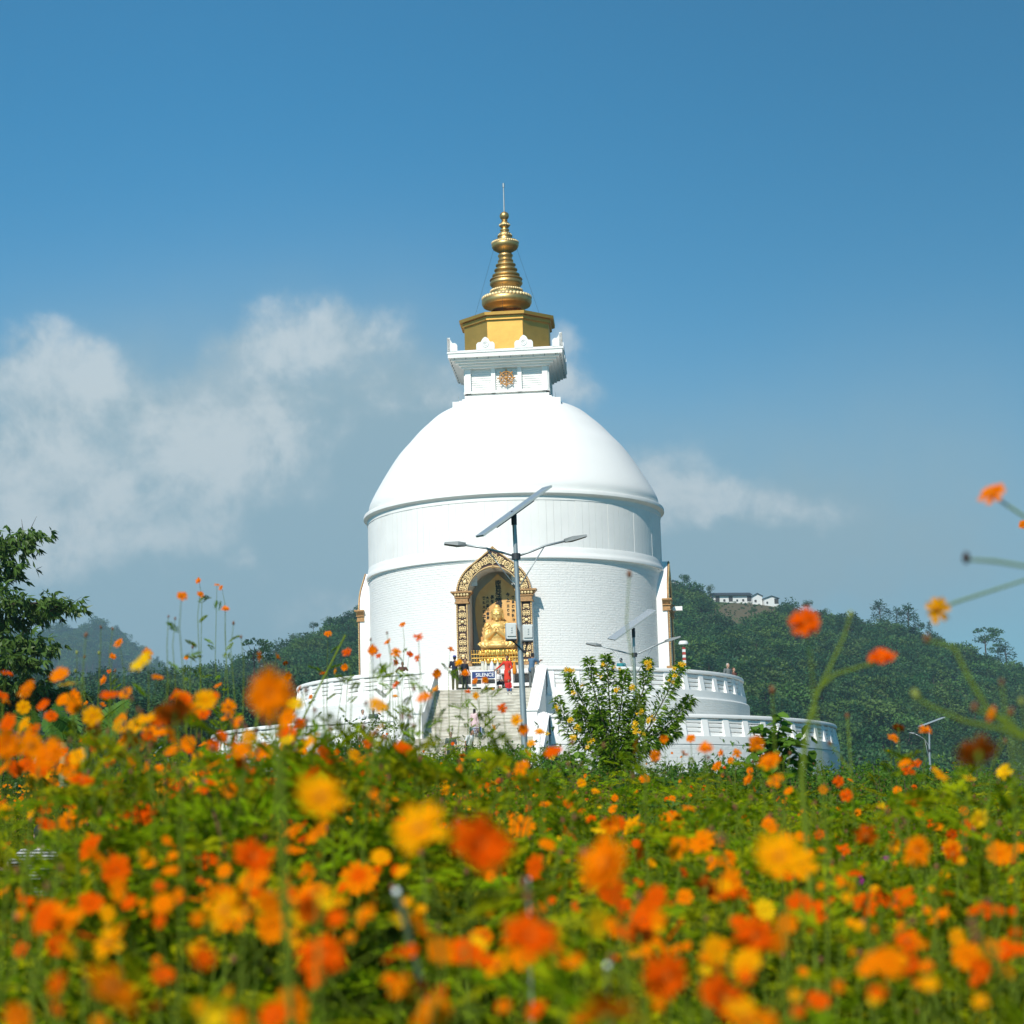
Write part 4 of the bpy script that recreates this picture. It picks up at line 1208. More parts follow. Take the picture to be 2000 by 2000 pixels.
for x in (-2.07, -.7, .75, 2.07): m.box((x, 0, zt_ / 2 - .10), (.15, .96, zt_ - .2))
m.build('pier', M_white, al)
m = MB(); m.box((0, .3, (zt_ - .2) / 2 + .2), (4.0, .1, zt_ - .75)); m.box((0, .32, .13), (4.0, .1, .25)); m.build('back_panel', M_grey, al)
def cone_cloth(name, label, px, y0, y1, w, m_, yl, group):
    a = at_local(px, y0, yl); b = at_local(px, y1, yl); h = a.z - b.z; r = w / F * 98 / 2
    t = thing(name, label, 'folded cloth', SM @ b, RZ, group)
    l = MB(); n = 18; prof = [(0, .0), (.55, .0), (.92, .1), (1, .3), (.85, .6), (.5, .85), (.22, .96), (0, 1)]
    vs = []; fs = []
    for q, z in prof:
        for k in range(n):
            a_ = 2 * PI * k / n; rr = r * q * (1 + .13 * (k % 2)); vs.append((rr * math.cos(a_), rr * math.sin(a_) * .8, z * h))
    for i in range(len(prof) - 1):
        for k in range(n): fs.append((i * n + k, i * n + (k + 1) % n, (i + 1) * n + (k + 1) % n, (i + 1) * n + k))
    l.add(vs, fs); l.build('cloth', m_, t, smooth=True)
    q = MB(); q.tube([(0, 0, h * .9), (0, 0, h * 1.12)], .015, 6); q.build('cord', M_cream, t)
    return t
ys_ = -F_G - 1.68
cone_cloth('folded_cloth', 'cream folded cloth cone, leftmost of the three pale ones at the altar', 949, 1292, 1313, 7, M_cream, ys_, 'folded cloths at the altar')
cone_cloth('folded_cloth', 'bluish white folded cloth cone between two cream ones at the altar', 961, 1291, 1312, 9, M_wcloth, ys_, 'folded cloths at the altar')
cone_cloth('folded_cloth', 'cream folded cloth cone nearest the woman in red', 972.5, 1292, 1314, 7, M_cream, ys_, 'folded cloths at the altar')
cone_cloth('folded_cloth', 'orange folded cloth cone right of the woman in red', 1005, 1291, 1317, 7, M_ocloth, ys_, 'folded cloths at the altar')
pi_ = MB(); a = at_local(943, 1294, ys_); b = at_local(943, 1312, ys_)
pi_.box((0, 0, (a.z - b.z) / 2), (.13, .13, a.z - b.z)); pi_.box((0, 0, (a.z - b.z) + .02), (.18, .18, .05)); pi_.box((0, 0, .02), (.17, .17, .05))
o = pi_.build('altar_post', M_cream); o.matrix_world = SM @ Matrix.Translation(b); tag(o, 'short cream post on the altar left of the folded cloths', 'post')

# sign reading SILENCE
ysn = -R_UP + .75
a = at_local(922, 1312, ysn); b = at_local(966.5, 1312, ysn); w = b.x - a.x
zs0 = at_local(944, 1325, ysn).z; zs1 = at_local(944, 1312, ysn).z
sg = thing('silence_sign', 'blue sign reading SILENCE on a white frame at the head of the stairs', 'sign', SM @ Vector(((a.x + b.x) / 2, ysn, FU)), RZ)
m = MB(); m.box((0, 0, (zs0 + zs1) / 2 - FU), (w, .03, zs1 - zs0)); bd = m.build('board', M_blue, sg)
m = MB()
for q in (-1, 1): m.box((q * (w / 2 + .035), 0, (zs1 - FU + .05) / 2), (.06, .06, zs1 - FU + .05))
m.box((0, 0, zs1 - FU + .035), (w + .01, .05, .05)); m.box((0, 0, .16), (w + .01, .05, .05)); m.box((0, 0, zs0 - FU - .03), (w + .01, .04, .03))
m.build('frame', M_white, sg)
lettering('lettering', 'SILENCE', .25, .07, (zs0 + zs1) / 2 - FU, M_wtext, bd, y=-.022, weight=.004, sx=.98)
m = MB()
for q, z in ((0, .42), (-.1, .36)): m.box((q, -.002, zs0 - FU - .03 - z * .8), (w * .8, .012, .02))
# small notice
a = at_local(976, 1345, ysn + .3)
nt = MB(); nt.box((0, 0, .13), (.24, .05, .26)); o = nt.build('paper_notice', mat('notice_paper', (.75, .72, .68), .8)); o.matrix_world = SM @ Matrix.Translation((a.x, ysn + .3, FU))
tag(o, 'small white notice with red print on the floor beside the woman in red', 'notice')
pm_ = MB(); pm_.box((.0, -.028, .16), (.15, .004, .05)); pm_.box((0, -.028, .09), (.12, .004, .03)); q_ = pm_.build('print', mat('red_print', (.5, .1, .05), .6), o)
# sign at the foot of the stairs
ysn2 = -R_LOW + .35
a = at_local(918, 1420, ysn2); b = at_local(940, 1432, ysn2)
s2 = thing('rules_sign', 'small blue sign with lines of white text at the foot of the stairs', 'sign', SM @ Vector(((a.x + b.x) / 2, ysn2, FLOOR_LOW)), RZ)
zc_s = (a.z + b.z) / 2 - FLOOR_LOW
m = MB(); m.box((0, 0, zc_s), (b.x - a.x, .03, a.z - b.z)); m.build('board', M_blue, s2)
m = MB()
for q in (-1, 1): m.box((q * (b.x - a.x + .04) / 2, 0, (a.z - FLOOR_LOW) / 2), (.04, .04, a.z - FLOOR_LOW))
m.build('leg', M_steel, s2)
m = MB()
for k, wd in enumerate((.42, .34, .2)):
    for j in range(int(wd / .055)):
        m.box((-wd / 2 + .055 * j + .02, -.018, zc_s + .11 - .10 * k), (.036, .006, .05))
m.build('text_line', M_wtext, s2)

# golden railing beside the pedestal
rg = thing('gold_railing', 'low gilded railing with pointed finials across the niche foot', 'railing', SM @ Vector((0, -F_G + .22, z_gate0)), RZ)
m = MB()
for k in range(19):
    x = -1.26 + 2.52 * k / 18
    m.tube([(x, 0, 0), (x, 0, .62)], .018, 6); m.ell((x, 0, .66), (.028, .028, .05), 6, 5)
for z in (.08, .30, .50): m.tube([(-1.3, 0, z), (1.3, 0, z)], .018, 6)
m.build('rail_bars', M_gold, rg, smooth='auto')

# ---------------------------------------------------------------- seated golden statue
def caps(mb, a, b, ra, rb, n=12):
    a, b = Vector(a), Vector(b)
    d = (b - a); L = d.length
    if L < 1e-6: mb.ell(a, ra, n, 8); return
    q = d.to_track_quat('Z', 'Y').to_matrix().to_4x4(); q.translation = a
    prof = [(ra * math.cos(t), ra * math.sin(t)) for t in np.linspace(-PI / 2, 0, 5)] + [(rb * math.cos(t), L + rb * math.sin(t)) for t in np.linspace(0, PI / 2, 5)]
    prof[0] = (0.0005, prof[0][1]); prof[-1] = (.0005, prof[-1][1])
    m2 = MB(); m2.lathe(prof, n)
    # close ends
    k = len(m2.v); m2.f += [tuple(range(n - 1, -1, -1)), tuple(k - n + i for i in range(n))]; m2.mi += [0, 0]
    mb.add(m2.v, m2.f, 0, q)
def eltf(mb, c, r, rot=None):
    M = Matrix.Translation(c) @ (rot.to_4x4() if rot else Matrix.Identity(4))
    mb.ell((0, 0, 0), r, 16, 12, M=M)
yst = -F_G + .75
pb = loc3(985, 1590, yst); pt = loc3(985, 1475, yst); hd = loc3(985, 905, yst)
kl, kr = loc3(745, 1430, yst), loc3(1222, 1430, yst)
st = thing('golden_statue', 'golden seated figure with joined hands and robe in the arched niche', 'statue', SM @ Vector((pt.x, yst, pt.z)), RZ)
Hs = hd.z - pt.z; Wk = (kr.x - kl.x)
S = Hs / 2.0
b = MB()
# cross-legged base
for s in (-1, 1):
    caps(b, (s * .30 * S, .05 * S, .24 * S), (s * (Wk / 2 - .24 * S), -.28 * S, .20 * S), .26 * S, .20 * S)
    caps(b, (s * (Wk / 2 - .24 * S), -.30 * S, .18 * S), (-s * .16 * S, -.52 * S, .14 * S), .18 * S, .13 * S)
    eltf(b, (s * .12 * S, -.5 * S, .14 * S), (.3 * S, .2 * S, .13 * S))
eltf(b, (0, 0, .25 * S), (.50 * S, .38 * S, .27 * S))
caps(b, (0, .05 * S, .3 * S), (0, .03 * S, .92 * S), .42 * S, .40 * S)
eltf(b, (0, .02 * S, 1.02 * S), (.56 * S, .30 * S, .27 * S)); eltf(b, (0, .0, .62 * S), (.50 * S, .32 * S, .36 * S))
eltf(b, (0, -.12 * S, .62 * S), (.33 * S, .28 * S, .28 * S))
eltf(b, (0, -.10 * S, 1.0 * S), (.40 * S, .26 * S, .22 * S))
for s in (-1, 1):
    sh = Vector((s * .42 * S, .03 * S, 1.06 * S)); el = Vector((s * .46 * S, -.16 * S, .50 * S)); hn = Vector((s * .08 * S, -.46 * S, .76 * S))
    caps(b, sh, el, .19 * S, .16 * S); caps(b, el, hn, .15 * S, .075 * S)
    caps(b, el + Vector((0, .02, -.08 * S)), (s * .46 * S, -.14 * S, .30 * S), .16 * S, .14 * S)       # hanging sleeve
caps(b, (0, 0, 1.12 * S), (0, -.03 * S, 1.36 * S), .19 * S, .16 * S)
eltf(b, (0, -.05 * S, 1.55 * S), (.245 * S, .26 * S, .30 * S))      # head
eltf(b, (0, -.10 * S, 1.43 * S), (.20 * S, .20 * S, .17 * S))
eltf(b, (0, .0, 1.70 * S), (.265 * S, .28 * S, .19 * S)); eltf(b, (0, .0, 1.89 * S), (.13 * S, .13 * S, .11 * S))
eltf(b, (0, -.315 * S, 1.51 * S), (.036 * S, .05 * S, .085 * S)); eltf(b, (0, -.295 * S, 1.39 * S), (.08 * S, .03 * S, .024 * S))
eltf(b, (0, -.25 * S, 1.305 * S), (.08 * S, .06 * S, .05 * S))
for s in (-1, 1):
    eltf(b, (s * .262 * S, -.02 * S, 1.46 * S), (.04 * S, .06 * S, .17 * S)); eltf(b, (s * .10 * S, -.285 * S, 1.56 * S), (.065 * S, .03 * S, .028 * S))
    eltf(b, (s * .105 * S, -.285 * S, 1.625 * S), (.085 * S, .03 * S, .014 * S))
# robe folds
def fold(pts, r): 
    for p, q in zip(pts[:-1], pts[1:]): caps(b, Vector(p) * S, Vector(q) * S, r * S, r * S, 8)
for k in range(5):
    t = k / 4
    fold([(-.34 + .1 * t, -.25 - .08 * t, 1.18 - .12 * t), (-.12, -.38, .92 - .14 * t), (.10, -.38, .82 - .12 * t), (.30, -.30, .84 - .1 * t)], .022)
for s in (-1, 1):
    for k in range(5):
        t = k / 4
        fold([(s * (.34 + .02 * k), -.22, 1.12 - .14 * k), (s * (.50 + .01 * k), -.20 - .02 * k, 1.00 - .14 * k), (s * (.60 + .0 * k), -.06, .90 - .12 * k)], .026)
    for k in range(4):
        fold([(s * (.26 + .16 * k), -.46 + .02 * k, .36 - .02 * k), (s * (.34 + .16 * k), -.56 + .05 * k, .22), (s * (.26 + .12 * k), -.60 + .06 * k, .08)], .026)
for k in range(3): fold([(-.30 + .05 * k, -.52, .34 - .06 * k), (0, -.62, .24 - .06 * k), (.30 - .05 * k, -.52, .34 - .06 * k)], .028)
sb = remesh(b, .022, 'body', M_statue, st, 1)
# hands: palms and fingers in front of the chest
h = MB()
for s in (-1, 1):
    base = Vector((s * .075, -.46, .80)) * S
    eltf(h, base + Vector((0, 0, .03 * S)), (.05 * S, .045 * S, .085 * S))
    for k in range(4):
        o_ = base + Vector((s * (-.03 + .022 * k), -.012, .09)) * S
        L_ = (.10, .125, .13, .10)[k] * S
        h.tube([o_, o_ + Vector((-s * .012 * S, -.02 * S, L_ * .5)), o_ + Vector((-s * .03 * S, .0, L_))], [.017 * S, .016 * S, .011 * S], 7)
    h.tube([base + Vector((-s * .03, -.02, .0)) * S, base + Vector((-s * .06, -.06, .04)) * S, base + Vector((-s * .05, -.07, .09)) * S], [.022 * S, .019 * S, .013 * S], 7)
h.build('hands', M_statue, st, smooth=True)
# curls on the head
c = MB()
for k in range(90):
    t = k / 90; a = k * 2.4; z = 1.66 + .20 * t
    rr = .268 * math.cos(min(1.2, (t) * 1.35))
    if math.sin(a) < -.2 and t < .25: continue
    c.ell(Vector((rr * math.cos(a), .0 + rr * 1.08 * math.sin(a), z)) * S, .027 * S, 6, 4)
c.build('hair_curls', M_statue, st, smooth=True)
# lotus pedestal
ped = thing('lotus_pedestal', 'golden lotus pedestal carrying the seated statue', 'pedestal', SM @ Vector((pt.x, yst, z_gate0)), RZ)
hp = pt.z - z_gate0; wp = Wk / 2 + .02
SQ = Matrix.Scale(.62, 4, (0, 1, 0))
m = MB(); m.lathe([(0, 0), (wp * 1.02, 0), (wp * 1.02, .06), (wp * .92, .12), (wp * .80, hp * .40), (wp * .80, hp * .5), (wp * .96, hp * .58), (wp * .98, hp * .90), (wp * .94, hp * .985), (0, hp * .985)], 48, M=SQ)
m.build('pedestal_body', M_gold, ped, smooth='auto')
m = MB()
for k in range(26):
    a = 2 * PI * k / 26
    m.ell((wp * .98 * math.cos(a), wp * .62 * math.sin(a), hp * .75), (.085, .06, hp * .2), 7, 6)
    a += PI / 26
    m.ell((wp * .95 * math.cos(a), wp * .60 * math.sin(a), hp * .20), (.095, .075, hp * .17), 7, 6)
m.build('lotus_petal', M_gold, ped, smooth=True)
# ---------------------------------------------------------------- solar street lamps
def solar_lamp(label, Y, top, bot, joint, tips, panel, boxes=None, base_z=None, pw=.99, rr=.075):
    """everything given in pixels at the distance Y; tips: ends of the lamp arms"""
    p0, p1 = P(*top, Y), P(*bot, Y)
    g = gz(p1.x, Y) if base_z is None else base_z
    t = thing('solar_street_lamp', label, 'street lamp', (p1.x, Y, g), 0, 'solar street lamps')
    O = Vector((p1.x, Y, g)); L = lambda px, py, dy=0.0: P(px, py, Y + dy) - O
    m = MB(); m.tube([(0, 0, 0), p1 - O, p0 - O], [rr, rr * .93, rr * .62], 14); m.lathe([(0, 0), (.2, 0), (.2, .03), (0, .03)], 12)
    m.build('pole', M_steel, t, smooth='auto')
    j = L(*joint)
    m = MB(); m.tube([j - Vector((0, 0, .07)), j + Vector((0, 0, .07))], rr * 1.35, 12); top_l = L(*top); m.tube([top_l - Vector((0, 0, .30)), top_l + Vector((0, 0, .02))], rr * .85, 10); m.build('collar', M_dsteel, t)
    for tip, heads in tips:
        q = [L(*p) for p in heads]
        arm = MB(); arm.tube([j] + q, rr * .34, 8)
        k = .55; mid = q[0] * .0 + (j + (q[-1] - j) * k)
        # brace from the pole below the joint to the middle of the arm
        pa = j + (L(*bot) - j).normalized() * (q[-1] - j).length * .62
        best = min(range(len(q)), key=lambda i: abs((q[i] - j).length - (q[-1] - j).length * .55))
        arm.tube([pa, q[best]], rr * .18, 6)
        a_o = arm.build('arm', M_steel, t, smooth=True)
        tp = L(*tip); d = (tp - q[-1]); ln = d.length; d.normalize()
        hm_ = MB(); M = d.to_track_quat('Y', 'Z').to_matrix().to_4x4(); M.translation = q[-1]
        hm_.add([(-.05, -.05, -.03), (.05, -.05, -.03), (.05, -.05, .05), (-.05, -.05, .05), (-.15, ln * .3, -.045), (.15, ln * .3, -.045), (.12, ln * .3, .055), (-.12, ln * .3, .055), (-.12, ln, -.03), (.12, ln, -.03), (.09, ln, .015), (-.09, ln, .015)],
                [(3, 2, 1, 0), (0, 1, 5, 4), (1, 2, 6, 5), (2, 3, 7, 6), (3, 0, 4, 7), (4, 5, 9, 8), (5, 6, 10, 9), (6, 7, 11, 10), (7, 4, 8, 11), (8, 9, 10, 11)], 0, M)
        hm_.build('lamp_head', M_lamp, t)
    a, b = L(*panel[0]), L(*panel[1]); tilt = panel[2]
    ax = (b - a); ln = ax.length; ax.normalize()
    wy = Vector((0, math.cos(tilt), math.sin(tilt))); wy = (wy - ax * wy.dot(ax)).normalized(); nz = ax.cross(wy)
    if nz.z < 0: nz = -nz
    M = Matrix((ax, wy, nz)).transposed().to_4x4(); M.translation = (a + b) / 2
    fr = MB()
    for s in (-1, 1):
        fr.box((0, s * (pw / 2 - .02), 0), (ln, .04, .05), M=M); fr.box((s * (ln / 2 - .02), 0, 0), (.04, pw - .08, .05), M=M)
    po = fr.build('panel_frame', M_alu, t)
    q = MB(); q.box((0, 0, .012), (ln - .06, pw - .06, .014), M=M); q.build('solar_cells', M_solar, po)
    q = MB(); q.box((0, 0, -.008), (ln - .07, pw - .07, .012), M=M); q.build('backing', M_sback, po)
    q = MB(); q.box((0, 0, -.06), (ln * .55, .05, .05), M=M); q.box((0, -.25, -.04), (ln * .45, .03, .03), M=M); q.tube([top_l, M @ Vector((0, 0, -.04))], rr * .6, 8); q.build('panel_bracket', M_dsteel, t)
    if boxes:
        for (x0, y0, x1, y1) in boxes:
            a, b = L(x0, y0, -.12), L(x1, y1, -.12); c = (a + b) / 2; w = b.x - a.x; h = a.z - b.z
            m = MB(); m.box((c.x, c.y, c.z), (w, .26, h)); m.box((c.x, c.y - .14, c.z + h * .02), (w * .86, .03, h * .8)); m.box((c.x, c.y - .02, c.z - h * .52), (w * .96, .24, h * .08))
            for k in range(3): m.box((c.x, c.y - .16, c.z + h * (.2 - .15 * k)), (w * .12, .02, h * .1))
            bo = m.build('battery_box', M_sback, t)
            br = MB(); br.tube([(c.x, c.y, c.z - h * .56), L((top[0] + bot[0]) / 2 + 12, y1 + 28, -.05)], .018, 6); br.box((c.x, c.y - .005, c.z - h * .60), (w * 1.0, .25, .035)); br.build('box_bracket', M_dsteel, bo)
    return t
solar_lamp('tall solar lamp with two arms and grey boxes in front of the golden niche', 45, (1003.5, 1000), (1023, 1408), (1008, 1087),
           [((868, 1061), [(980, 1079), (950, 1071), (905, 1064)]), ((1145, 1046), [(1035, 1078), (1064, 1066), (1107, 1056)])],
           ((937, 1047), (1069, 951.5), .185), boxes=[(987.5, 1218, 1008, 1247), (1020, 1221, 1040, 1250)])
solar_lamp('solar lamp with pale tilted panel behind the yellow-flowered shrub', 68, (1237, 1228), (1241.5, 1400), (1239, 1279),
           [((1145, 1256), [(1225, 1276), (1195, 1268), (1171, 1261)]), ((1328, 1243.5), [(1252, 1274), (1275, 1263), (1302, 1252)])],
           ((1194, 1249), (1274, 1192), .225), rr=.07)
solar_lamp('small solar lamp in front of the dark hill at the right', 118, (1815, 1414), (1815.5, 1475), (1815, 1466),
           [((1776, 1431), [(1813, 1455), (1806, 1444), (1795, 1437), (1786, 1433)])], ((1795, 1419), (1843, 1401), .03), base_z=3.2, rr=.07, pw=.5)
solar_lamp('small solar lamp low among the flowers at the left', 96, (327.5, 1468), (328, 1530), (327.6, 1508),
           [((345, 1488), [(332, 1504), (338, 1496), (342, 1490)]), ((312, 1492), [(323, 1505), (318, 1499), (314, 1495)])], ((304, 1471), (316, 1459), .02), base_z=-.5, rr=.07)

# ---------------------------------------------------------------- people
SKIN = [mat('skin_a', (.30, .16, .095), .55), mat('skin_b', (.42, .25, .17), .55), mat('skin_c', (.20, .105, .065), .55)]
M_hair = mat('dark_hair', (.012, .010, .009), .5)
M_ghair = mat('grey_hair', (.35, .33, .31), .6)
M_eye = mat('eye', (.02, .015, .012), .3); M_mouth = mat('lips', (.30, .09, .07), .5)
M_shoe = mat('shoe', (.03, .03, .035), .5)
def cloth(name, c): return mat(name, c, .8, var=.12, vscale=9, bump=.2, bscale=14)
def person(label, loc, rz, h, skin, shirt, pants, hair=M_hair, sleeve='short', hands=None, pose='stand', style='', lean=0.0, headturn=0.0, cap=None, vox=.018):
    k = h / 1.72
    t = thing('person', label, 'person', loc, rz)
    drop = {'stand': 0.0, 'sit': .50, 'crouch': .55}[pose]
    V3 = lambda x, y, z: Vector((x, y, z))
    hip = V3(0, 0, .92 - drop)
    up = V3(0, -math.sin(lean), math.cos(lean))
    fw = V3(0, -math.cos(lean), -math.sin(lean))
    B = lambda x, f, u: hip + V3(x, 0, 0) + fw * f + up * u            # along the leaning trunk
    sh = [B(s * .185, 0, .50) for s in (-1, 1)]
    neck0, neck1 = B(0, 0, .53), B(0, .02, .63)
    hc = B(0, .035, .72)
    hands = hands or [(-.27, -.06, .80 - drop), (.27, -.06, .80 - drop)]
    arm = []
    for s, S_, H in zip((-1, 1), sh, hands):
        H = V3(*H); d = H - S_; L = min(d.length, .56); H = S_ + d.normalized() * L
        mid = (S_ + H) / 2; off = math.sqrt(max(0, .285 ** 2 - (L / 2) ** 2))
        pole = V3(s * .6, .7, -.5); pole = (pole - d.normalized() * pole.dot(d.normalized())).normalized()
        arm.append((S_, mid + pole * off, H, d.normalized()))
    if pose == 'stand': legs = [((s * .09, 0, .90), (s * .10, -.025, .49), (s * .105, .02, .085), (s * .12, -.13, .04)) for s in (-1, 1)]
    elif pose == 'sit': legs = [((s * .09, 0, .42), (s * .12, -.38, .44), (s * .12, -.38, .08), (s * .13, -.52, .04)) for s in (-1, 1)]
    else: legs = [((s * .09, 0, .36), (s * .15, -.36, .48), (s * .12, -.10, .08), (s * .13, -.25, .04)) for s in (-1, 1)]
    legs = [tuple(V3(*q) for q in lg) for lg in legs]
    b = MB()
    caps(b, B(0, 0, .02), B(0, 0, .25), .125, .115); caps(b, B(0, 0, .25), B(0, .01, .42), .125, .135)
    caps(b, B(-.12, 0, .46), B(.12, 0, .46), .075, .075)
    caps(b, neck0 - up * .05, neck1, .06, .052)
    R = Matrix.Rotation(headturn, 3, 'Z')
    el3 = lambda c, r: b.ell(tuple(c), r, 14, 10)
    el3(hc, (.074, .092, .112)); hd = lambda x, y, z: hc + R @ V3(x, y, z)
    el3(hd(0, -.03, -.06), (.055, .062, .058)); el3(hd(0, -.098, -.012), (.016, .022, .028)); el3(hd(0, -.088, -.10), (.025, .02, .018))
    for s in (-1, 1): el3(hd(s * .076, .0, -.01), (.012, .022, .032))
    for (a, e, w, d) in arm:
        caps(b, a, e, .052, .040, 10); caps(b, e, w, .040, .027, 10); caps(b, w, w + d * .07, .030, .034, 8)
    for (hp_, kn, an, to) in legs:
        caps(b, hp_, kn, .088, .058, 10); caps(b, kn, an, .058, .036, 10); caps(b, an - V3(0, 0, .03), to, .042, .034, 8)
    bo = remesh(b, vox, 'body', skin, t, 2)
    f = MB()
    for s, (a, e, w, d) in zip((-1, 1), arm):
        side = d.cross(V3(0, 1, 0)); side = side.normalized() if side.length > .1 else V3(1, 0, 0)
        bend = side.cross(d)
        for q in range(4):
            o_ = w + d * .08 + side * (.012 + .016 * (q - 2)); ln = (.062, .074, .078, .066)[q]
            f.tube([o_, o_ + d * ln * .5 - bend * .006, o_ + d * ln * .95 - bend * .022], [.0095, .009, .0065], 6)
        o_ = w + d * .03 + side * .03 * s; f.tube([o_, o_ + d * .03 + side * s * .026, o_ + d * .06 + side * s * .034], [.012, .010, .007], 6)
    f.build('fingers', skin, bo, smooth=True)
    e_ = MB()
    for s in (-1, 1): e_.ell(hd(s * .03, -.083, .012), (.012, .008, .007), 7, 5)
    e_.build('eyes', M_eye, bo); e_ = MB(); e_.ell(hd(0, -.098, -.062), (.024, .008, .008), 8, 5); e_.build('mouth', M_mouth, bo)
    hr = MB(); hr.ell(hd(0, .022, .030), (.085, .092, .092), 14, 10); hr.ell(hd(0, .035, -.03), (.078, .072, .075), 12, 8)
    if 'long' in style:
        caps(hr, hd(0, .065, -.02), hd(0, .085, -.26), .062, .03, 10)
    hr.build('hair', hair, t, smooth=True)
    if cap is not None:
        c = MB(); c.ell(hd(0, .008, .052), (.093, .105, .082), 14, 8); c.ell(hd(0, -.12, .055), (.07, .075, .012), 12, 6); c.build('cap', cap, t, smooth=True)
    if 'glasses' in style:
        g = MB()
        for s in (-1, 1): g.ell(hd(s * .032, -.094, .012), (.028, .008, .02), 10, 6); g.tube([hd(s * .055, -.09, .016), hd(s * .08, .0, .012)], .004, 4)
        g.tube([hd(-.01, -.1, .016), hd(.01, -.1, .016)], .004, 4); g.build('sunglasses', M_eye, t)
    s_ = MB()
    caps(s_, B(0, 0, .0), B(0, 0, .25), .150, .138); caps(s_, B(0, 0, .25), B(0, .01, .42), .146, .152); caps(s_, B(-.125, 0, .455), B(.125, 0, .455), .088, .088)
    for (a, e, w, d) in arm:
        caps(s_, a, e if sleeve == 'long' else a + (e - a) * .75, .068, .058, 10)
        if sleeve == 'long': caps(s_, e, w - d * .02, .056, .040, 10)
    if 'kurta' in style:
        caps(s_, B(0, 0, .05), (0, -.01, .50 - drop * .3), .155, .20)
    remesh(s_, .02, 'shirt', shirt, t, 2)
    p_ = MB(); caps(p_, hip + V3(-.05, 0, .02), hip + V3(.05, 0, .02), .135, .135)
    for (hp_, kn, an, to) in legs:
        kn, an = V3(*kn), V3(*an); caps(p_, hp_, kn, .104, .076, 10); caps(p_, kn, an + V3(0, 0, .02), .076, .062, 10)
    remesh(p_, .02, 'trousers', pants, t, 2)
    so = MB()
    for (hp_, kn, an, to) in legs: caps(so, V3(*an) - V3(0, -.02, .035), V3(*to) + V3(0, 0, .0), .045, .042, 8)
    so.build('shoes', M_shoe, t, smooth=True)
    t.scale = (k, k, k)
    return t
def gpos(px, yfoot_world_z, Y): p = P(px, 1300, Y); return (p.x, Y, yfoot_world_z)
def on_floor(px, ylocal, floor):
    p = at_local(px, 1340, ylocal); w = SM @ Vector((p.x, ylocal, floor)); return w
navy, olive, dark = cloth('navy_cloth', (.012, .016, .035)), cloth('olive_cloth', (.085, .085, .035)), cloth('dark_cloth', (.018, .02, .03))
redc, jeans, bluec = cloth('red_cloth', (.62, .035, .012)), cloth('denim', (.07, .13, .26)), cloth('steel_blue_cloth', (.075, .15, .24))
greyc, pinkc, whitec = cloth('grey_trousers', (.12, .14, .14)), cloth('pink_cloth', (.70, .50, .50)), cloth('white_shirt', (.72, .72, .72))
brownc = cloth('brown_cloth', (.12, .05, .035)); crims = cloth('crimson_cloth', (.55, .02, .02)); tealc = cloth('teal_cloth', (.02, .2, .22))
capb = cloth('blue_cap', (.06, .07, .30)); greenc = cloth('grey_green_cloth', (.09, .11, .085))
yl = -R_UP + .55
person('person in blue cap, navy top and olive trousers seen from behind at the stair head', on_floor(889, yl, FLOOR_UP), PI - .2, 1.70, SKIN[0], navy, olive, cap=capb, hands=[(-.26, .05, .86), (.12, -.25, 1.15)], vox=.014)
person('person in dark clothes half hidden beside the one in blue cap', on_floor(908, yl + .5, FLOOR_UP), .6, 1.58, SKIN[0], dark, dark, hands=[(-.22, -.1, .85), (.2, -.2, 1.0)])
person('woman in long red dress reaching towards the SILENCE sign', on_floor(992, yl - .05, FLOOR_UP), -.5, 1.60, SKIN[0], redc, redc, sleeve='long', style='kurta long', hands=[(-.62, -.16, 1.02), (.16, -.18, .95)], headturn=-.5, vox=.014)
person('small child in red jacket and jeans sitting on the top step', on_floor(993.5, -R_UP + .1, FLOOR_UP - .30), 0, 1.02, SKIN[0], crims, jeans, sleeve='long', pose='sit', hands=[(-.12, -.3, .48), (.12, -.3, .48)], vox=.014)
person('man in steel blue shirt leaning both arms on the right parapet', on_floor(1039, yl + .15, FLOOR_UP), .95 + PI / 2 - .3, 1.74, SKIN[0], bluec, greyc, hands=[(-.12, -.50, 1.40), (.14, -.50, 1.36)], lean=.10, vox=.014)
person('dark haired person crouching behind the SILENCE sign', on_floor(973, yl + .9, FLOOR_UP), .5, 1.5, SKIN[1], whitec, dark, pose='crouch', hands=[(-.1, -.3, .6), (.1, -.3, .6)])
person('girl in pale pink standing on the lower terrace before the stairs', on_floor(925, -R_LOW + .7, FLOOR_LOW), PI - .7, 1.36, SKIN[0], pinkc, pinkc, sleeve='long', style='kurta long', vox=.014)
def on_low_steps(px, ytop, h):
    yl_ = -R_LOW - 1.4
    p = at_local(px, ytop, yl_); return SM @ Vector((p.x, yl_, p.z - h))
person('person in sunglasses coming up the lower steps, only head and shoulders visible', on_low_steps(880, 1431, 1.7), 0, 1.70, SKIN[1], greenc, dark, style='glasses', headturn=.15, vox=.014)
person('person in white shirt bending near the small blue sign below the stairs', on_low_steps(913, 1427, 1.6), .8, 1.66, SKIN[0], whitec, dark, lean=.35, vox=.014)
def by_axis(px, ytop, dx_y, h, floor, label, rz, *a, **k):
    w = P(px, ytop, dx_y); q = SMi @ Vector((w.x, dx_y, 0))
    return person(label, (w.x, dx_y, floor + GZ), rz, h, *a, **k)
by_axis(786, 1293, 99.2, 1.50, FLOOR_UP, 'dark skinned person resting an arm on the left upper rail', 0, SKIN[2], brownc, dark, hands=[(-.35, -.32, 1.18), (.2, -.2, 1.15)], vox=.014)
by_axis(708, 1388, 96.6, 1.58, FLOOR_LOW, 'dark haired person on the lower left terrace, left of a pair', .3, SKIN[1], whitec, dark)
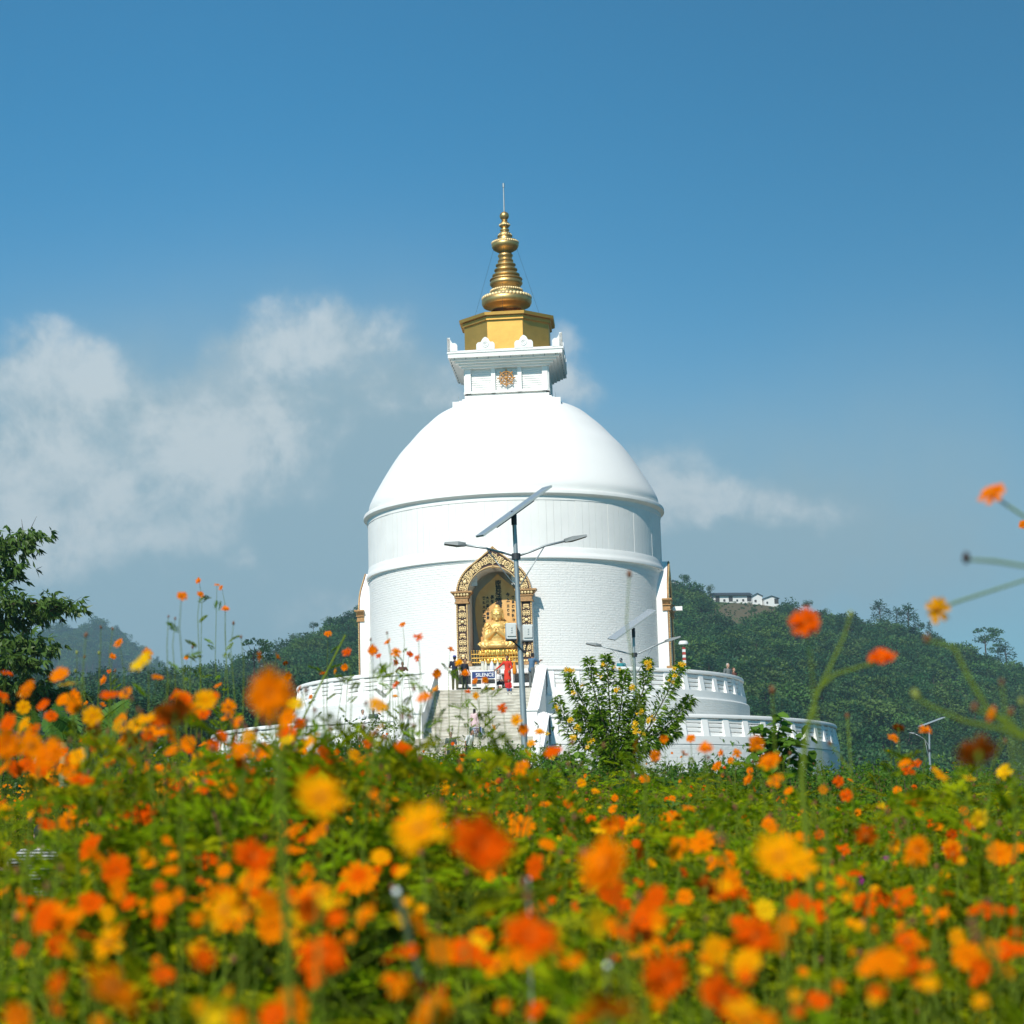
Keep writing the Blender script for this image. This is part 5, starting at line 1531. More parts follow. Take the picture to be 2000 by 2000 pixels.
by_axis(729, 1386, 96.2, 1.60, FLOOR_LOW, 'dark haired person on the lower left terrace, right of a pair', -.3, SKIN[1], greyc, dark)
by_axis(1198, 1294, 99.5, 1.42, FLOOR_UP, 'dark haired person behind the right upper rail, left of two by the second lamp', PI, SKIN[0], navy, dark)
by_axis(1213, 1289, 98.8, 1.54, FLOOR_UP, 'dark haired person in teal behind the right upper rail by the second lamp', PI, SKIN[0], tealc, dark)
by_axis(1421, 1303.5, 104.2, 1.70, FLOOR_UP, 'grey haired man looking out over the right end of the upper rail', .5, SKIN[1], greyc, dark, hair=M_ghair, vox=.014)
by_axis(1432.5, 1313, 104.8, 1.52, FLOOR_UP, 'brown haired person beside the grey haired man at the right rail', .6, SKIN[1], brownc, dark, hair=mat('brown_hair', (.12, .045, .025), .5))
# striped shirt
sm_ = bpy.data.materials.new('striped_jersey'); sm_.use_nodes = True
N = NT(sm_.node_tree); tc = N.add('ShaderNodeTexCoord'); sx_ = N.add('ShaderNodeSeparateXYZ'); N.link(tc.outputs['Object'], sx_.inputs[0])
fz = N.m('FRACT', N.m('MULTIPLY', sx_.outputs[2], 30)); N.link(N.mix(N.smooth(fz, .45, .55), (.055, .06, .065, 1), (.50, .50, .47, 1)), N.n['Principled BSDF'].inputs['Base Color']); N.n['Principled BSDF'].inputs['Roughness'].default_value = .85
p = P(82, 1640, 20.5)
person('person in striped t-shirt with arms spread among the flowers at the left', (p.x, 20.5, gz(p.x, 20.5)), PI + .15, 1.66, SKIN[1], sm_, jeans, hands=[(-.52, -.2, 1.28), (.52, -.2, 1.28)], lean=.25, vox=.014)
# ---------------------------------------------------------------- left tree, bananas, shrubs
M_leafA = mat('tree_leaf', (.085, .160, .026), .45, trans=.38, spec=.3, var=.25, vscale=.9)
M_leafB = mat('shrub_leaf', (.085, .190, .016), .5, trans=.40, spec=.2, var=.25, vscale=2.0)
M_leafC = mat('dark_shrub_leaf', (.045, .110, .016), .5, trans=.35, spec=.2, var=.25, vscale=2.0)
M_leafD = mat('light_leaf', (.16, .29, .02), .5, trans=.42, spec=.2, var=.2, vscale=2.0)
M_banana = mat('banana_leaf', (.10, .22, .03), .5, trans=.4, spec=.15, var=.15, vscale=3.0)
M_twig = mat('twig', (.075, .065, .035), .85, var=.2)
M_stem = mat('green_stem', (.14, .20, .018), .7, spec=.1, trans=.15, var=.2)
M_rstem = mat('reddish_stem', (.16, .045, .04), .6)
def palmate(pos, d, n, L, W_, droop):
    """n leaflets fanned at the end of each pos/d"""
    N_ = len(pos); d = unit(d); r = unit(npr.normal(size=(N_, 3))); s = unit(np.cross(d, r)); u = np.cross(s, d)
    out_p, out_d = [], []
    for k in range(n):
        a = (k - (n - 1) / 2) * (2.3 / max(1, n - 1))
        out_p.append(pos); out_d.append(d * math.cos(a) + s * math.sin(a) + np.array([0, 0, -droop]) + npr.normal(size=(N_, 3)) * .12)
    p = np.concatenate(out_p); dd = np.concatenate(out_d)
    return leaf_quads(p, dd, L * npr.uniform(.7, 1.2, len(p)), W_ * npr.uniform(.8, 1.2, len(p)), bulge=.06)

# tree whose limbs reach in from the left
npr = np.random.default_rng(77)
YT = 58
base = P(-150, 1460, YT); tg = gz(base.x, YT)
tree = thing('broadleaf_tree', 'large dark green tree with layered drooping branches at the left edge', 'tree', (base.x, YT, tg))
O = Vector((base.x, YT, tg))
LIMBS = [[(-150, 1250), (-60, 1150), (10, 1085), (50, 1062), (88, 1040)], [(-150, 1260), (-70, 1190), (0, 1120), (35, 1105)], [(-150, 1290), (-60, 1220), (30, 1180), (100, 1178), (165, 1190)],
         [(-150, 1290), (-50, 1240), (20, 1225), (70, 1205), (120, 1200)], [(-150, 1330), (-60, 1280), (20, 1262), (80, 1258), (114, 1270)], [(-150, 1330), (-60, 1300), (10, 1285), (60, 1290), (84, 1302)],
         [(-150, 1370), (-60, 1345), (20, 1335), (60, 1340), (95, 1352)], [(-150, 1380), (-40, 1372), (60, 1372), (120, 1352), (172, 1366)], [(-150, 1220), (-110, 1120), (-60, 1060), (-20, 1040)], [(-150, 1250), (-100, 1200), (-40, 1160), (10, 1150)],
         [(-150, 1400), (-60, 1390), (10, 1395), (60, 1400)], [(-150, 1300), (-200, 1200), (-260, 1150)], [(-150, 1250), (-170, 1120), (-180, 1050)]]
m = MB(); m.tube([(0, 0, -.2), P(-160, 1420, YT) - O, P(-150, 1250, YT) - O, P(-165, 1100, YT) - O], [.34, .27, .19, .08], 10)
lp_, ld_ = [], []
for i, lb in enumerate(LIMBS):
    dy = npr.uniform(-1.6, 1.6)
    pts3 = [P(x, y, YT + dy * k / 4) - O for k, (x, y) in enumerate([(x - 26, y) for x, y in lb])]
    m.tube(pts3, list(np.linspace(.085, .012, len(pts3))), 6)
    for k in range(170):
        t = npr.uniform(.25, 1.0) ** .8 * (len(pts3) - 1.001); q = int(t)
        p_ = pts3[q].lerp(pts3[q + 1], t - q); sp = .50 * (1.25 - .75 * t / len(pts3))
        off = npr.normal(size=3) * np.array([sp, sp * 1.3, sp * .26]) + np.array([0, 0, .05])
        lp_.append(np.array(p_) + off); ld_.append(np.array([.35, 0, -.25]) + off * .8 + npr.normal(size=3) * .4)
    for k in range(5):
        q = pts3[-2].lerp(pts3[-1], k / 5); e = q + Vector(npr.normal(size=3) * .35); m.tube([q, e], [.015, .004], 4)
m.build('trunk', M_bark, tree, smooth=True)
v, q = palmate(np.array(lp_), np.array(ld_), 6, .30, .08, .7)
o = bpy.data.objects.new('crown', np_mesh('crown', v, q, M_leafA)); COL.objects.link(o); o.parent = tree

# bananas
def banana_leaf(mb, base_, tip, droop, W_, n=26, gaps=True, roll=.5):
    a, b = Vector(base_), Vector(tip); ax = (b - a).normalized()
    side = ax.cross(Vector((0, 1, 0))); side = (side.normalized() * math.cos(roll) + Vector((0, 1, 0)) * math.sin(roll)).normalized()
    L = (b - a).length
    c = lambda t: a.lerp(b, t) + Vector((0, 0, droop * L * (4 * t * (1 - t)) * .5))
    mb.tube([c(k / 8) for k in range(9)], list(np.linspace(.03, .006, 9)), 5)
    for s in (-1, 1):
        for k in range(n):
            t0, t1 = .08 + .92 * k / n, .08 + .92 * (k + (rnd.choice((.8, .97, .97, 1.0)) if gaps else 1)) / n
            w0 = W_ * math.sin(PI * min(1, .1 + .9 * t0)) ** .6 * (1 if t0 < .85 else max(.12, (1 - t0) / .15)); dn = rnd.uniform(.0, .28)
            p0, p1 = c(t0), c(t1); e = side * s * w0 + ax * .18 * W_ + Vector((0, 0, -w0 * (.25 + dn)))
            mb.add([p0, p1, p1 + e, p0 + e], [(0, 1, 2, 3)])
def banana(label, px, pyb, Y, leaves):
    g = P(px, pyb, Y); z = gz(g.x, Y); t = thing('banana_plant', label, 'banana plant', (g.x, Y, z), 0, 'banana plants at the left')
    O = Vector((g.x, Y, z)); cr_ = P(px, pyb, Y) - O
    m = MB(); m.tube([(0, 0, -.1), cr_ * .5, cr_], [.14, .12, .07], 9); m.build('pseudostem', mat('banana_stem', (.16, .17, .06), .6, var=.3), t, smooth=True)
    for (bx, by, tx, ty, w, dr, rl_, dy) in leaves:
        mb = MB(); banana_leaf(mb, P(bx, by, Y) - O, P(tx, ty, Y + dy) - O, dr, w, roll=rl_)
        mb.build('leaf', M_banana, t, recalc=False)
banana('banana plant with one long leaf slanting up to the right', 165, 1450, 36, [(163, 1440, 254, 1366, .17, .10, .15, .3), (168, 1448, 232, 1422, .16, .25, .4, -.3), (160, 1445, 100, 1400, .15, .2, .5, -.5)])
banana('banana plant with upright torn leaves left of the long slanting leaf', 125, 1450, 37, [(125, 1450, 108, 1372, .22, .02, .3, -.2), (125, 1450, 150, 1392, .24, .05, .5, .3), (122, 1450, 85, 1402, .18, .25, .3, .2)])
banana('banana plant with a leaf drooping to the left picture edge', 72, 1440, 38, [(72, 1420, 5, 1402, .20, .25, .5, .2), (70, 1425, 60, 1385, .16, .1, .4, -.2)])

def shrub_mesh(name, seed, n, leafL, leafW, mats, shape='dome', pal=0, droop=.3):
    """1 m wide and high clump of leaves on twigs"""
    global npr
    npr = r = np.random.default_rng(seed)
    parts = []; tips = []
    for k in range(26):
        a, el = r.uniform(0, 6.28), r.uniform(.15, 1.45)
        R = r.uniform(.55, 1.0)
        d = np.array([math.cos(a) * math.cos(el) * .55, math.sin(a) * math.cos(el) * .55, math.sin(el) * .95]) * R
        tips.append(d); v, q = tube_np([(0, 0, 0), d * .5 + r.normal(size=3) * .04, d], [.012, .008, .003], 4); parts.append((v, q, 1))
    tips = np.array(tips)
    ti = r.integers(0, len(tips), n); tt = r.uniform(.35, 1.05, (n, 1))
    pos = tips[ti] * tt + r.normal(size=(n, 3)) * .075; dr = tips[ti] * .6 + r.normal(size=(n, 3)) * .5 + np.array([0, 0, .1])
    if pal: v, q = palmate(pos, dr, pal, leafL, leafW, droop)
    else: v, q = leaf_quads(pos, dr + np.array([0, 0, -droop]), leafL * r.uniform(.6, 1.25, n), leafW * r.uniform(.7, 1.2, n))
    parts.append((v, q, 0)); v, q, mi = join_np(parts)
    return np_mesh(name, v, q, mats, mi)
T_shrub = [template('s%d' % i, shrub_mesh('undergrowth_mesh', 60 + i, n, L_, w_, [mm, M_twig], pal=pl_, droop=dr_)) for i, (n, L_, w_, mm, pl_, dr_) in enumerate(
    [(800, .055, .018, M_leafB, 5, .4), (800, .048, .016, M_leafB, 5, .6), (1900, .055, .024, M_leafC, 0, .5), (1300, .075, .04, M_leafB, 0, .5), (800, .045, .015, M_leafD, 5, .3)])]
npr = np.random.default_rng(31)
pts, scl, ix = [], [], []
def strew(n, px0, px1, Y0, Y1, topf, kinds, w=(.7, 1.2), jit=14):
    for k in range(n):
        px, Y = npr.uniform(px0, px1), npr.uniform(Y0, Y1)
        x = P(px, 1500, Y).x; g = gz(x, Y)
        h = P(px, topf(px) + abs(npr.normal()) * jit, Y).z - g
        if h < .15: continue
        h = min(h, 2.2); s = npr.uniform(*w) * max(.7, min(1.2, h))
        pts.append((x, Y, g - .03)); scl.append((s, s, h)); ix.append(npr.choice(kinds))
strew(70, 1560, 2080, 21, 27, lambda x: np.interp(x, [1560, 1620, 1700, 1760, 1830, 1900, 2000], [1500, 1478, 1466, 1464, 1474, 1480, 1512]), [0, 1, 0, 1, 4])
strew(60, 1560, 2080, 15, 21, lambda x: np.interp(x, [1560, 2000], [1535, 1535]), [0, 1, 4])
strew(30, 838, 1000, 30, 36, lambda x: np.interp(x, [838, 880, 920, 960, 1000], [1462, 1464, 1450, 1440, 1436]), [0, 1, 2], jit=6)
strew(46, 900, 1120, 24, 29, lambda x: np.interp(x, [900, 950, 1000, 1060, 1120], [1468, 1444, 1436, 1436, 1470]), [0, 1, 1, 3])
strew(74, 1080, 1600, 23, 30, lambda x: np.interp(x, [1080, 1200, 1330, 1400, 1480, 1570], [1472, 1478, 1474, 1464, 1458, 1474]), [0, 2, 3, 1])
strew(70, 860, 1600, 14, 22, lambda x: 1540, [0, 1, 3, 2])
strew(44, 640, 900, 34, 46, lambda x: np.interp(x, [640, 660, 720, 790, 830, 900], [1452, 1418, 1412, 1420, 1462, 1468]), [2, 2, 0])
strew(60, 380, 700, 30, 46, lambda x: np.interp(x, [380, 420, 560, 660], [1560, 1545, 1520, 1470]), [2, 0, 2])
strew(70, -60, 330, 36, 44, lambda x: np.interp(x, [0, 60, 150, 220, 330], [1452, 1462, 1470, 1480, 1500]), [2, 2, 2, 0], w=(.9, 1.5))
strew(60, -60, 420, 26, 35, lambda x: np.interp(x, [0, 140, 420], [1560, 1556, 1560]), [2, 0, 4], w=(.6, 1.0))
und = scatter('undergrowth', pts, np.stack([npr.normal(size=len(pts)) * .08, npr.normal(size=len(pts)) * .08, npr.uniform(0, 6.28, len(pts))], 1), scl, ix, T_shrub)
tag(und, 'tangled leafy green undergrowth behind the flower field', 'undergrowth', kind='stuff')

# yellow-flowered shrub
npr = np.random.default_rng(13)
YS = 26.0
bs = P(1205, 1500, YS); zs = gz(bs.x, YS); O = Vector((bs.x, YS, zs))
ts = thing('flowering_shrub', 'upright shrub with lance leaves and yellow flower clusters before the right terrace', 'shrub', O)
BR = [[(1200, 1480), (1165, 1420), (1130, 1360), (1106, 1310)], [(1200, 1480), (1175, 1400), (1158, 1340), (1150, 1286)], [(1203, 1480), (1192, 1400), (1188, 1330), (1184, 1280)], [(1204, 1480), (1210, 1400), (1216, 1350), (1220, 1310)],
      [(1206, 1480), (1236, 1410), (1258, 1340), (1266, 1288)], [(1208, 1485), (1268, 1420), (1305, 1350), (1330, 1298)], [(1208, 1490), (1280, 1440), (1320, 1400), (1350, 1362)], [(1196, 1490), (1140, 1460), (1106, 1410), (1087, 1362)],
      [(1200, 1480), (1150, 1430), (1140, 1400), (1128, 1385)], [(1206, 1490), (1250, 1450), (1290, 1440), (1325, 1425)], [(1203, 1490), (1225, 1440), (1240, 1400), (1250, 1360)], [(1200, 1490), (1180, 1450), (1170, 1420), (1172, 1390)]]
br = MB(); lp_, ld_ = [], []
for bi, b_ in enumerate(BR):
    dy = npr.uniform(-.25, .25)
    p3 = [Vector((0, 0, -.05))] + [P(x, y, YS + dy * (k + 1) / 4) - O for k, (x, y) in enumerate(b_)]
    br.tube(p3, [.018, .015, .011, .007, .003], 5)
    for k in range(760 if bi < 7 else 700):
        t = npr.uniform(.7, 3.999); q = int(t); p_ = p3[q].lerp(p3[q + 1], t - q); ax = (p3[q + 1] - p3[q]).normalized()
        a = npr.uniform(0, 6.28); s = ax.cross(Vector((math.cos(a), math.sin(a), .2))).normalized(); w = .17 * (1.25 - .27 * t)
        lp_.append(np.array(p_ + s * npr.uniform(0, max(.01, w)))); ld_.append(np.array(s * .9 + ax * .5) + npr.normal(size=3) * .25)
br.build('branches', M_twig, ts, smooth=True)
lp_, ld_ = np.array(lp_), np.array(ld_)
v, q = leaf_quads(lp_, ld_, npr.uniform(.07, .125, len(lp_)), npr.uniform(.018, .030, len(lp_)), droop=.35)
o = bpy.data.objects.new('foliage', np_mesh('foliage', v, q, mat('lance_leaf', (.17, .29, .016), .55, trans=.48, spec=.2, var=.3, vscale=4))); COL.objects.link(o); o.parent = ts
M_yel = mat('yellow_petal', (.90, .56, .012), .5, trans=.3, var=.12, vscale=20)
def blossom_cluster(n, r, mt, nm, parent, loc, seed):
    rr = random.Random(seed); m = MB()
    for k in range(n):
        c = Vector((rr.uniform(-r, r), rr.uniform(-r, r), rr.uniform(-r, r) * .8)); d = (c + Vector((0, -.02, .01))).normalized(); qd = d.to_track_quat('Z', 'Y').to_matrix().to_4x4(); qd.translation = c
        m.lathe([(.004, -.03), (.008, -.01), (.014, .004)], 6, M=qd)
        for j in range(5):
            a = j * 1.2566; m.add([(.010 * math.cos(a), .010 * math.sin(a), .002), (.026 * math.cos(a - .4), .026 * math.sin(a - .4), .008), (.032 * math.cos(a), .032 * math.sin(a), .004), (.026 * math.cos(a + .4), .026 * math.sin(a + .4), .008)], [(0, 1, 2, 3)], M=qd)
    o = m.build(nm, mt, parent, recalc=False, loc=loc); return o
for k, (x, y, n) in enumerate([(1108, 1308, 6), (1116, 1309, 5), (1169, 1318, 2), (1181, 1296, 4), (1206, 1347, 5), (1134, 1341, 2), (1121, 1354, 3), (1237, 1341, 4), (1264, 1293, 6), (1265, 1302, 4), (1330, 1300, 5), (1320, 1321, 3), (1319, 1306, 2), (1310, 1330, 2), (1205, 1304, 2), (1248, 1390, 5),
                                (1268, 1406, 4), (1275, 1401, 3), (1243, 1411, 4), (1243, 1428, 5), (1253, 1435, 4), (1115, 1407, 4), (1126, 1421, 6), (1121, 1441, 6), (1153, 1447, 4), (1150, 1460, 4), (1085, 1383, 2), (1071, 1436, 2), (1080, 1480, 3), (1240, 1418, 2)]):
    blossom_cluster(n, .035, M_yel, 'blossom_cluster', ts, P(x, y, YS - .25) - O, k)
# broad-leaved climber in front of the right end of the lower terrace
npr = np.random.default_rng(41)
def broad_plant(label, px, py, Y, stems, n, L_, W_, mt, name='broadleaf_plant', cat='plant'):
    b_ = P(px, py, Y); z = gz(b_.x, Y); O = Vector((b_.x, Y, z)); t = thing(name, label, cat, O)
    m = MB(); lp_, ld_ = [], []
    for s in stems:
        dy = npr.uniform(-.2, .2); p3 = [Vector((0, 0, 0))] + [P(x, y, Y + dy) - O for x, y in s]
        m.tube(p3, list(np.linspace(.012, .004, len(p3))), 5)
        for k in range(n):
            u_ = npr.uniform(.8, len(p3) - 1.001); q = int(u_); p_ = p3[q].lerp(p3[q + 1], u_ - q)
            lp_.append(np.array(p_) + npr.normal(size=3) * .05); ld_.append(npr.normal(size=3) * np.array([1, 1, .4]) + np.array([0, -.2, -.25]))
    m.build('stems', M_twig, t, smooth=True); lp_, ld_ = np.array(lp_), np.array(ld_)
    # rounded leaves: six-sided
    n_ = len(lp_); d = unit(ld_); r = unit(npr.normal(size=(n_, 3)) + np.array([0, 0, 1.5])); s = unit(np.cross(d, r)); u = np.cross(s, d)
    Ls = L_ * npr.uniform(.6, 1.2, (n_, 1)); Ws = W_ * npr.uniform(.7, 1.15, (n_, 1))
    vs = np.stack([lp_, lp_ + d * Ls * .3 + s * Ws * .5 + u * Ls * .08, lp_ + d * Ls * .7 + s * Ws * .38 + u * Ls * .06, lp_ + d * Ls, lp_ + d * Ls * .7 - s * Ws * .38 + u * Ls * .06, lp_ + d * Ls * .3 - s * Ws * .5 + u * Ls * .08], 1).reshape(-1, 3)
    o_ = np.arange(n_)[:, None] * 6; q = np.concatenate([o_ + np.array([[0, 1, 2, 3]]), o_ + np.array([[0, 3, 4, 5]])])
    o = bpy.data.objects.new('foliage', np_mesh('foliage', vs, q, mt)); COL.objects.link(o); o.parent = t
    return t
broad_plant('broad rounded leaves of a climber rising before the right end of the lower terrace', 1515, 1520, 20, [[(1515, 1480), (1520, 1430), (1527, 1405)], [(1512, 1490), (1490, 1440), (1478, 1425)], [(1518, 1490), (1545, 1455), (1570, 1450)], [(1520, 1495), (1560, 1475), (1590, 1482)], [(1515, 1490), (1530, 1450), (1500, 1450)], [(1510, 1500), (1480, 1470), (1460, 1468)]], 34, .13, .095, mat('round_leaf', (.11, .22, .02), .45, trans=.42, spec=.25, var=.3, vscale=5))
broad_plant('pale green broad-leaved vine mound at the foot of the yellow-flowered shrub', 1120, 1560, 22, [[(1120, 1520), (1115, 1480), (1110, 1462)], [(1120, 1520), (1135, 1490), (1140, 1472)], [(1118, 1530), (1095, 1500), (1085, 1490)], [(1122, 1530), (1150, 1510), (1165, 1500)], [(1120, 1540), (1120, 1500), (1125, 1485)]], 34, .085, .055, M_leafD, 'vine_mound', 'vine')
broad_plant('dark leafy shrub with small leaves left of the stairs', 720, 1480, 46, [[(720, 1440), (690, 1415), (672, 1402)], [(720, 1440), (730, 1410), (742, 1400)], [(722, 1440), (760, 1420), (778, 1412)], [(718, 1440), (700, 1420), (710, 1404)]], 60, .10, .05, M_leafC, 'small_leaved_shrub', 'shrub')
# ---------------------------------------------------------------- flower field
PC = {'o': ('orange', (.92, .235, .002)), 'd': ('deep orange', (.85, .115, .002)), 'a': ('amber', (.93, .38, .003)), 'y': ('yellow', (.92, .56, .008)), 'r': ('red', (.60, .012, .008)), 'b': ('shaded orange', (.55, .11, .006))}  # b: the orange petal with shade put into its colour
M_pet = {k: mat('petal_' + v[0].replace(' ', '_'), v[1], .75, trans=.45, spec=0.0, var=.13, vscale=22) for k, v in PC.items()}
M_disc = mat('flower_centre', (.45, .16, .006), .8, var=.3, vscale=200)
M_bud = mat('bud', (.16, .06, .018), .6, var=.3, vscale=60); M_gbud = mat('green_bud', (.20, .23, .03), .6)
M_seed = mat('seed_head', (.035, .018, .012), .8)
M_fern = mat('fern_leaf', (.15, .24, .004), .65, trans=.30, spec=.0, objrand=.42, var=.2, vscale=3)
M_fern2 = mat('fern_leaf_olive', (.24, .26, .004), .65, trans=.30, spec=.0, objrand=.42, var=.2, vscale=3)

def petal_np(r, L, W_, lift, curl, ang):
    """one notched petal: 3 x 4 grid"""
    us = [-1, 0, 1]; vs = [.08, .4, .75, 1.0]; out = []
    for v in vs:
        w = W_ * (.28 + .95 * math.sin(min(1, v * 1.05) * 1.75)) * .62 if v < 1 else W_ * .52
        for u in us:
            rr = L * v * (1 - (.14 if (u == 0 and v == 1.0) else 0))
            z = lift * L * v + curl * L * v * v + .10 * W_ * abs(u) + r.uniform(-.03, .03) * L
            x, y = rr, u * w / 2
            out.append((x * math.cos(ang) - y * math.sin(ang), x * math.sin(ang) + y * math.cos(ang), z))
    q = [(i * 3 + j, i * 3 + j + 1, i * 3 + 4 + j, i * 3 + 3 + j) for i in range(3) for j in range(2)]
    return np.array(out), np.array(q)
def corolla(name, seed, m, n_out=8, n_in=5, cup=.10):
    """1 = outer diameter"""
    r = random.Random(seed); parts = []
    for k in range(n_out):
        v, q = petal_np(r, .5 * r.uniform(.84, 1.06), .33, cup + r.uniform(-.18, .22), r.uniform(-.22, .05), 2 * PI * k / n_out + r.uniform(-.1, .1)); parts.append((v, q, 0))
    for k in range(n_in):
        v, q = petal_np(r, .36 * r.uniform(.85, 1.05), .27, cup + .35 + r.uniform(-.1, .15), r.uniform(-.25, .0), 2 * PI * (k + .5) / n_in + r.uniform(-.15, .15)); v[:, 2] += .03; parts.append((v, q, 0))
    v, q, mi = join_np(parts)
    return np_mesh(name, v, q, m, smooth=True)
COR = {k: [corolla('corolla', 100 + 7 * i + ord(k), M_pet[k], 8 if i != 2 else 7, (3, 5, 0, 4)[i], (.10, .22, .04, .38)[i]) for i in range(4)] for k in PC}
dm = MB()
for k in range(16):
    a = k * 2.4; rr = .09 * math.sqrt(k / 16); dm.ell((rr * math.cos(a), rr * math.sin(a), .05 + .02 * (1 - k / 16)), (.018, .018, .045), 5, 4)
dm.ell((0, 0, .03), (.10, .10, .035), 10, 5); dproto = dm.build('centre', M_disc, smooth=True); DISC = dproto.data; bpy.data.objects.remove(dproto)
cm = MB(); cm.lathe([(0, -.13), (.05, -.12), (.085, -.04), (.10, .02), (.06, .03)], 8); cproto = cm.build('calyx', M_stem, smooth=True); CALYX = cproto.data; bpy.data.objects.remove(cproto)
bm_ = MB(); bm_.lathe([(0, -.5), (.18, -.46), (.34, -.2), (.36, .05), (.26, .32), (.10, .48), (0, .5)], 10); bproto = bm_.build('bud', M_bud, smooth=True); BUD = bproto.data; bpy.data.objects.remove(bproto)

def frond(r, base_, d, L, n=7, w=.011):
    """a feathery leaf as a set of narrow leaflets"""
    d = unit(np.array(d, float)); s = unit(np.cross(d, np.array([r.normal() * .3, r.normal() * .3, 1.0]))); u = np.cross(s, d)
    P_, D_, L_ = [], [], []
    for k in range(n):
        t = .2 + .8 * k / n; c = np.array(base_) + d * L * t - np.array([0, 0, .25]) * L * t * t
        for q in (-1, 1):
            dd = d * .75 + s * q * .8 + u * r.normal() * .15; l_ = L * .42 * (1.05 - .55 * t)
            P_.append(c); D_.append(dd); L_.append(l_)
            P_.append(c + dd * l_ * .35); D_.append(d * .95 + s * q * .15); L_.append(l_ * .55)
    P_.append(np.array(base_) + d * L * .8 - np.array([0, 0, .2]) * L); D_.append(d); L_.append(L * .3)
    return np.array(P_), np.array(D_), np.array(L_)
def plant_mesh(name, seed, leafm, nfr=58, wd=.0058):
    """a cosmos plant one metre tall"""
    global npr
    npr = r = np.random.default_rng(seed); parts = []; PP, DD, LL = [], [], []
    stems = []
    main = [np.array([0, 0, -.05])]
    for k in range(1, 6): main.append(np.array([r.normal() * .02 * k, r.normal() * .02 * k, .17 * k]))
    stems.append((main, .0042))
    for k in range(7):
        q = r.integers(1, 4); a = r.uniform(0, 6.28); b0 = main[q]; h = r.uniform(.75, 1.0)
        e = np.array([math.cos(a) * r.uniform(.08, .26), math.sin(a) * r.uniform(.08, .26), h]); m_ = (b0 + e) / 2 + np.array([math.cos(a) * .05, math.sin(a) * .05, -.04])
        stems.append(([b0, m_, e], .0024))
    for st_, w in stems:
        v, q = tube_np(st_, list(np.linspace(w, w * .5, len(st_))), 4); parts.append((v, q, 1))
    for k in range(nfr):
        st_, w = stems[r.integers(0, len(stems))]; t = r.uniform(.1, .98) * (len(st_) - 1.001); q = int(t); b0 = st_[q] + (st_[q + 1] - st_[q]) * (t - q)
        a = r.uniform(0, 6.28); p, d, l = frond(r, b0, (math.cos(a), math.sin(a), r.uniform(-.1, .8)), r.uniform(.10, .21)); PP.append(p); DD.append(d); LL.append(l)
    v, q = leaf_quads(np.concatenate(PP), np.concatenate(DD), np.concatenate(LL), wd * npr.uniform(.8, 1.5, sum(len(x) for x in LL)), droop=.1, bulge=.03); parts.append((v, q, 0))
    for k in range(3):                       # buds and spent heads on thin stalks
        st_, w = stems[r.integers(1, len(stems))]; e = st_[-1]; tip = e + np.array([r.normal() * .05, r.normal() * .05, r.uniform(.03, .14)])
        v, q = tube_np([e, tip], [.0018, .0014], 3); parts.append((v, q, 1))
        m2 = MB(); m2.ell(tip, (.0045, .0045, .006), 5, 4); f4 = [f for f in m2.f if len(f) == 4]; parts.append((np.array(m2.v), np.array(f4), 2))
    v, q, mi = join_np(parts)
    return np_mesh(name, v, q, [leafm, M_stem, M_bud], mi)
T_pl = [template('p%d' % i, plant_mesh('cosmos_plant_mesh', 200 + i, M_fern if i % 3 else M_fern2)) for i in range(7)]
def top_line(px, Y):
    """height in the picture (px row) that the foliage reaches at the distance Y"""
    base_ = np.interp(Y, [1.4, 2.2, 3.2, 5, 8, 15, 30], [2010, 1900, 1790, 1680, 1590, 1530, 1490])
    if Y < 9 and px < 380: base_ -= 35
    if Y < 14 and 380 < px < 600: base_ += 15
    if px < 230 and 2.6 < Y < 21: base_ = max(base_, 1770)
    if px < 300 and Y >= 21: base_ = 1560
    if Y > 9 and px > 950: base_ += 25
    return base_
npr = np.random.default_rng(19)
pts, scl, ix, rot = [], [], [], []
ptop = []
def put(px, Y, top, kx=None):
    x = P(px, 1600, Y).x; g = gz(x, Y); h = P(px, top, Y).z - g
    if h < .3: return
    h = min(h, 1.62)
    w = npr.uniform(.85, 1.25) * min(1.15, h)
    pts.append((x, Y, g)); scl.append((w, w, h)); ix.append(npr.integers(0, len(T_pl))); rot.append((npr.normal() * .07, npr.normal() * .07, npr.uniform(0, 6.28)))
    ptop.append((px, Y, top))
for (y0, y1, dens) in [(1.5, 2.4, 4), (2.4, 3.6, 6), (3.6, 6, 6.2), (6, 10, 7), (10, 16, 6.5), (16, 24, 5.5), (24, 34, 3.5)]:
    area = (y1 ** 2 - y0 ** 2) / 2 * (2200 / F)
    for k in range(int(area * dens)):
        Y = math.sqrt(npr.uniform(y0 ** 2, y1 ** 2)); px = npr.uniform(-100, 2100)
        if Y > 12 and px > 1580 and npr.random() < .6: continue
        x = P(px, 1600, Y).x
        if 18.6 < Y < 21.5 and abs(x - P(82, 1640, 20.5).x) < .6: continue
        put(px, Y, top_line(px, Y) + npr.normal() * ((85 if Y < 8 else 26) if not (px < 230 and 2.6 < Y < 21) else 30))
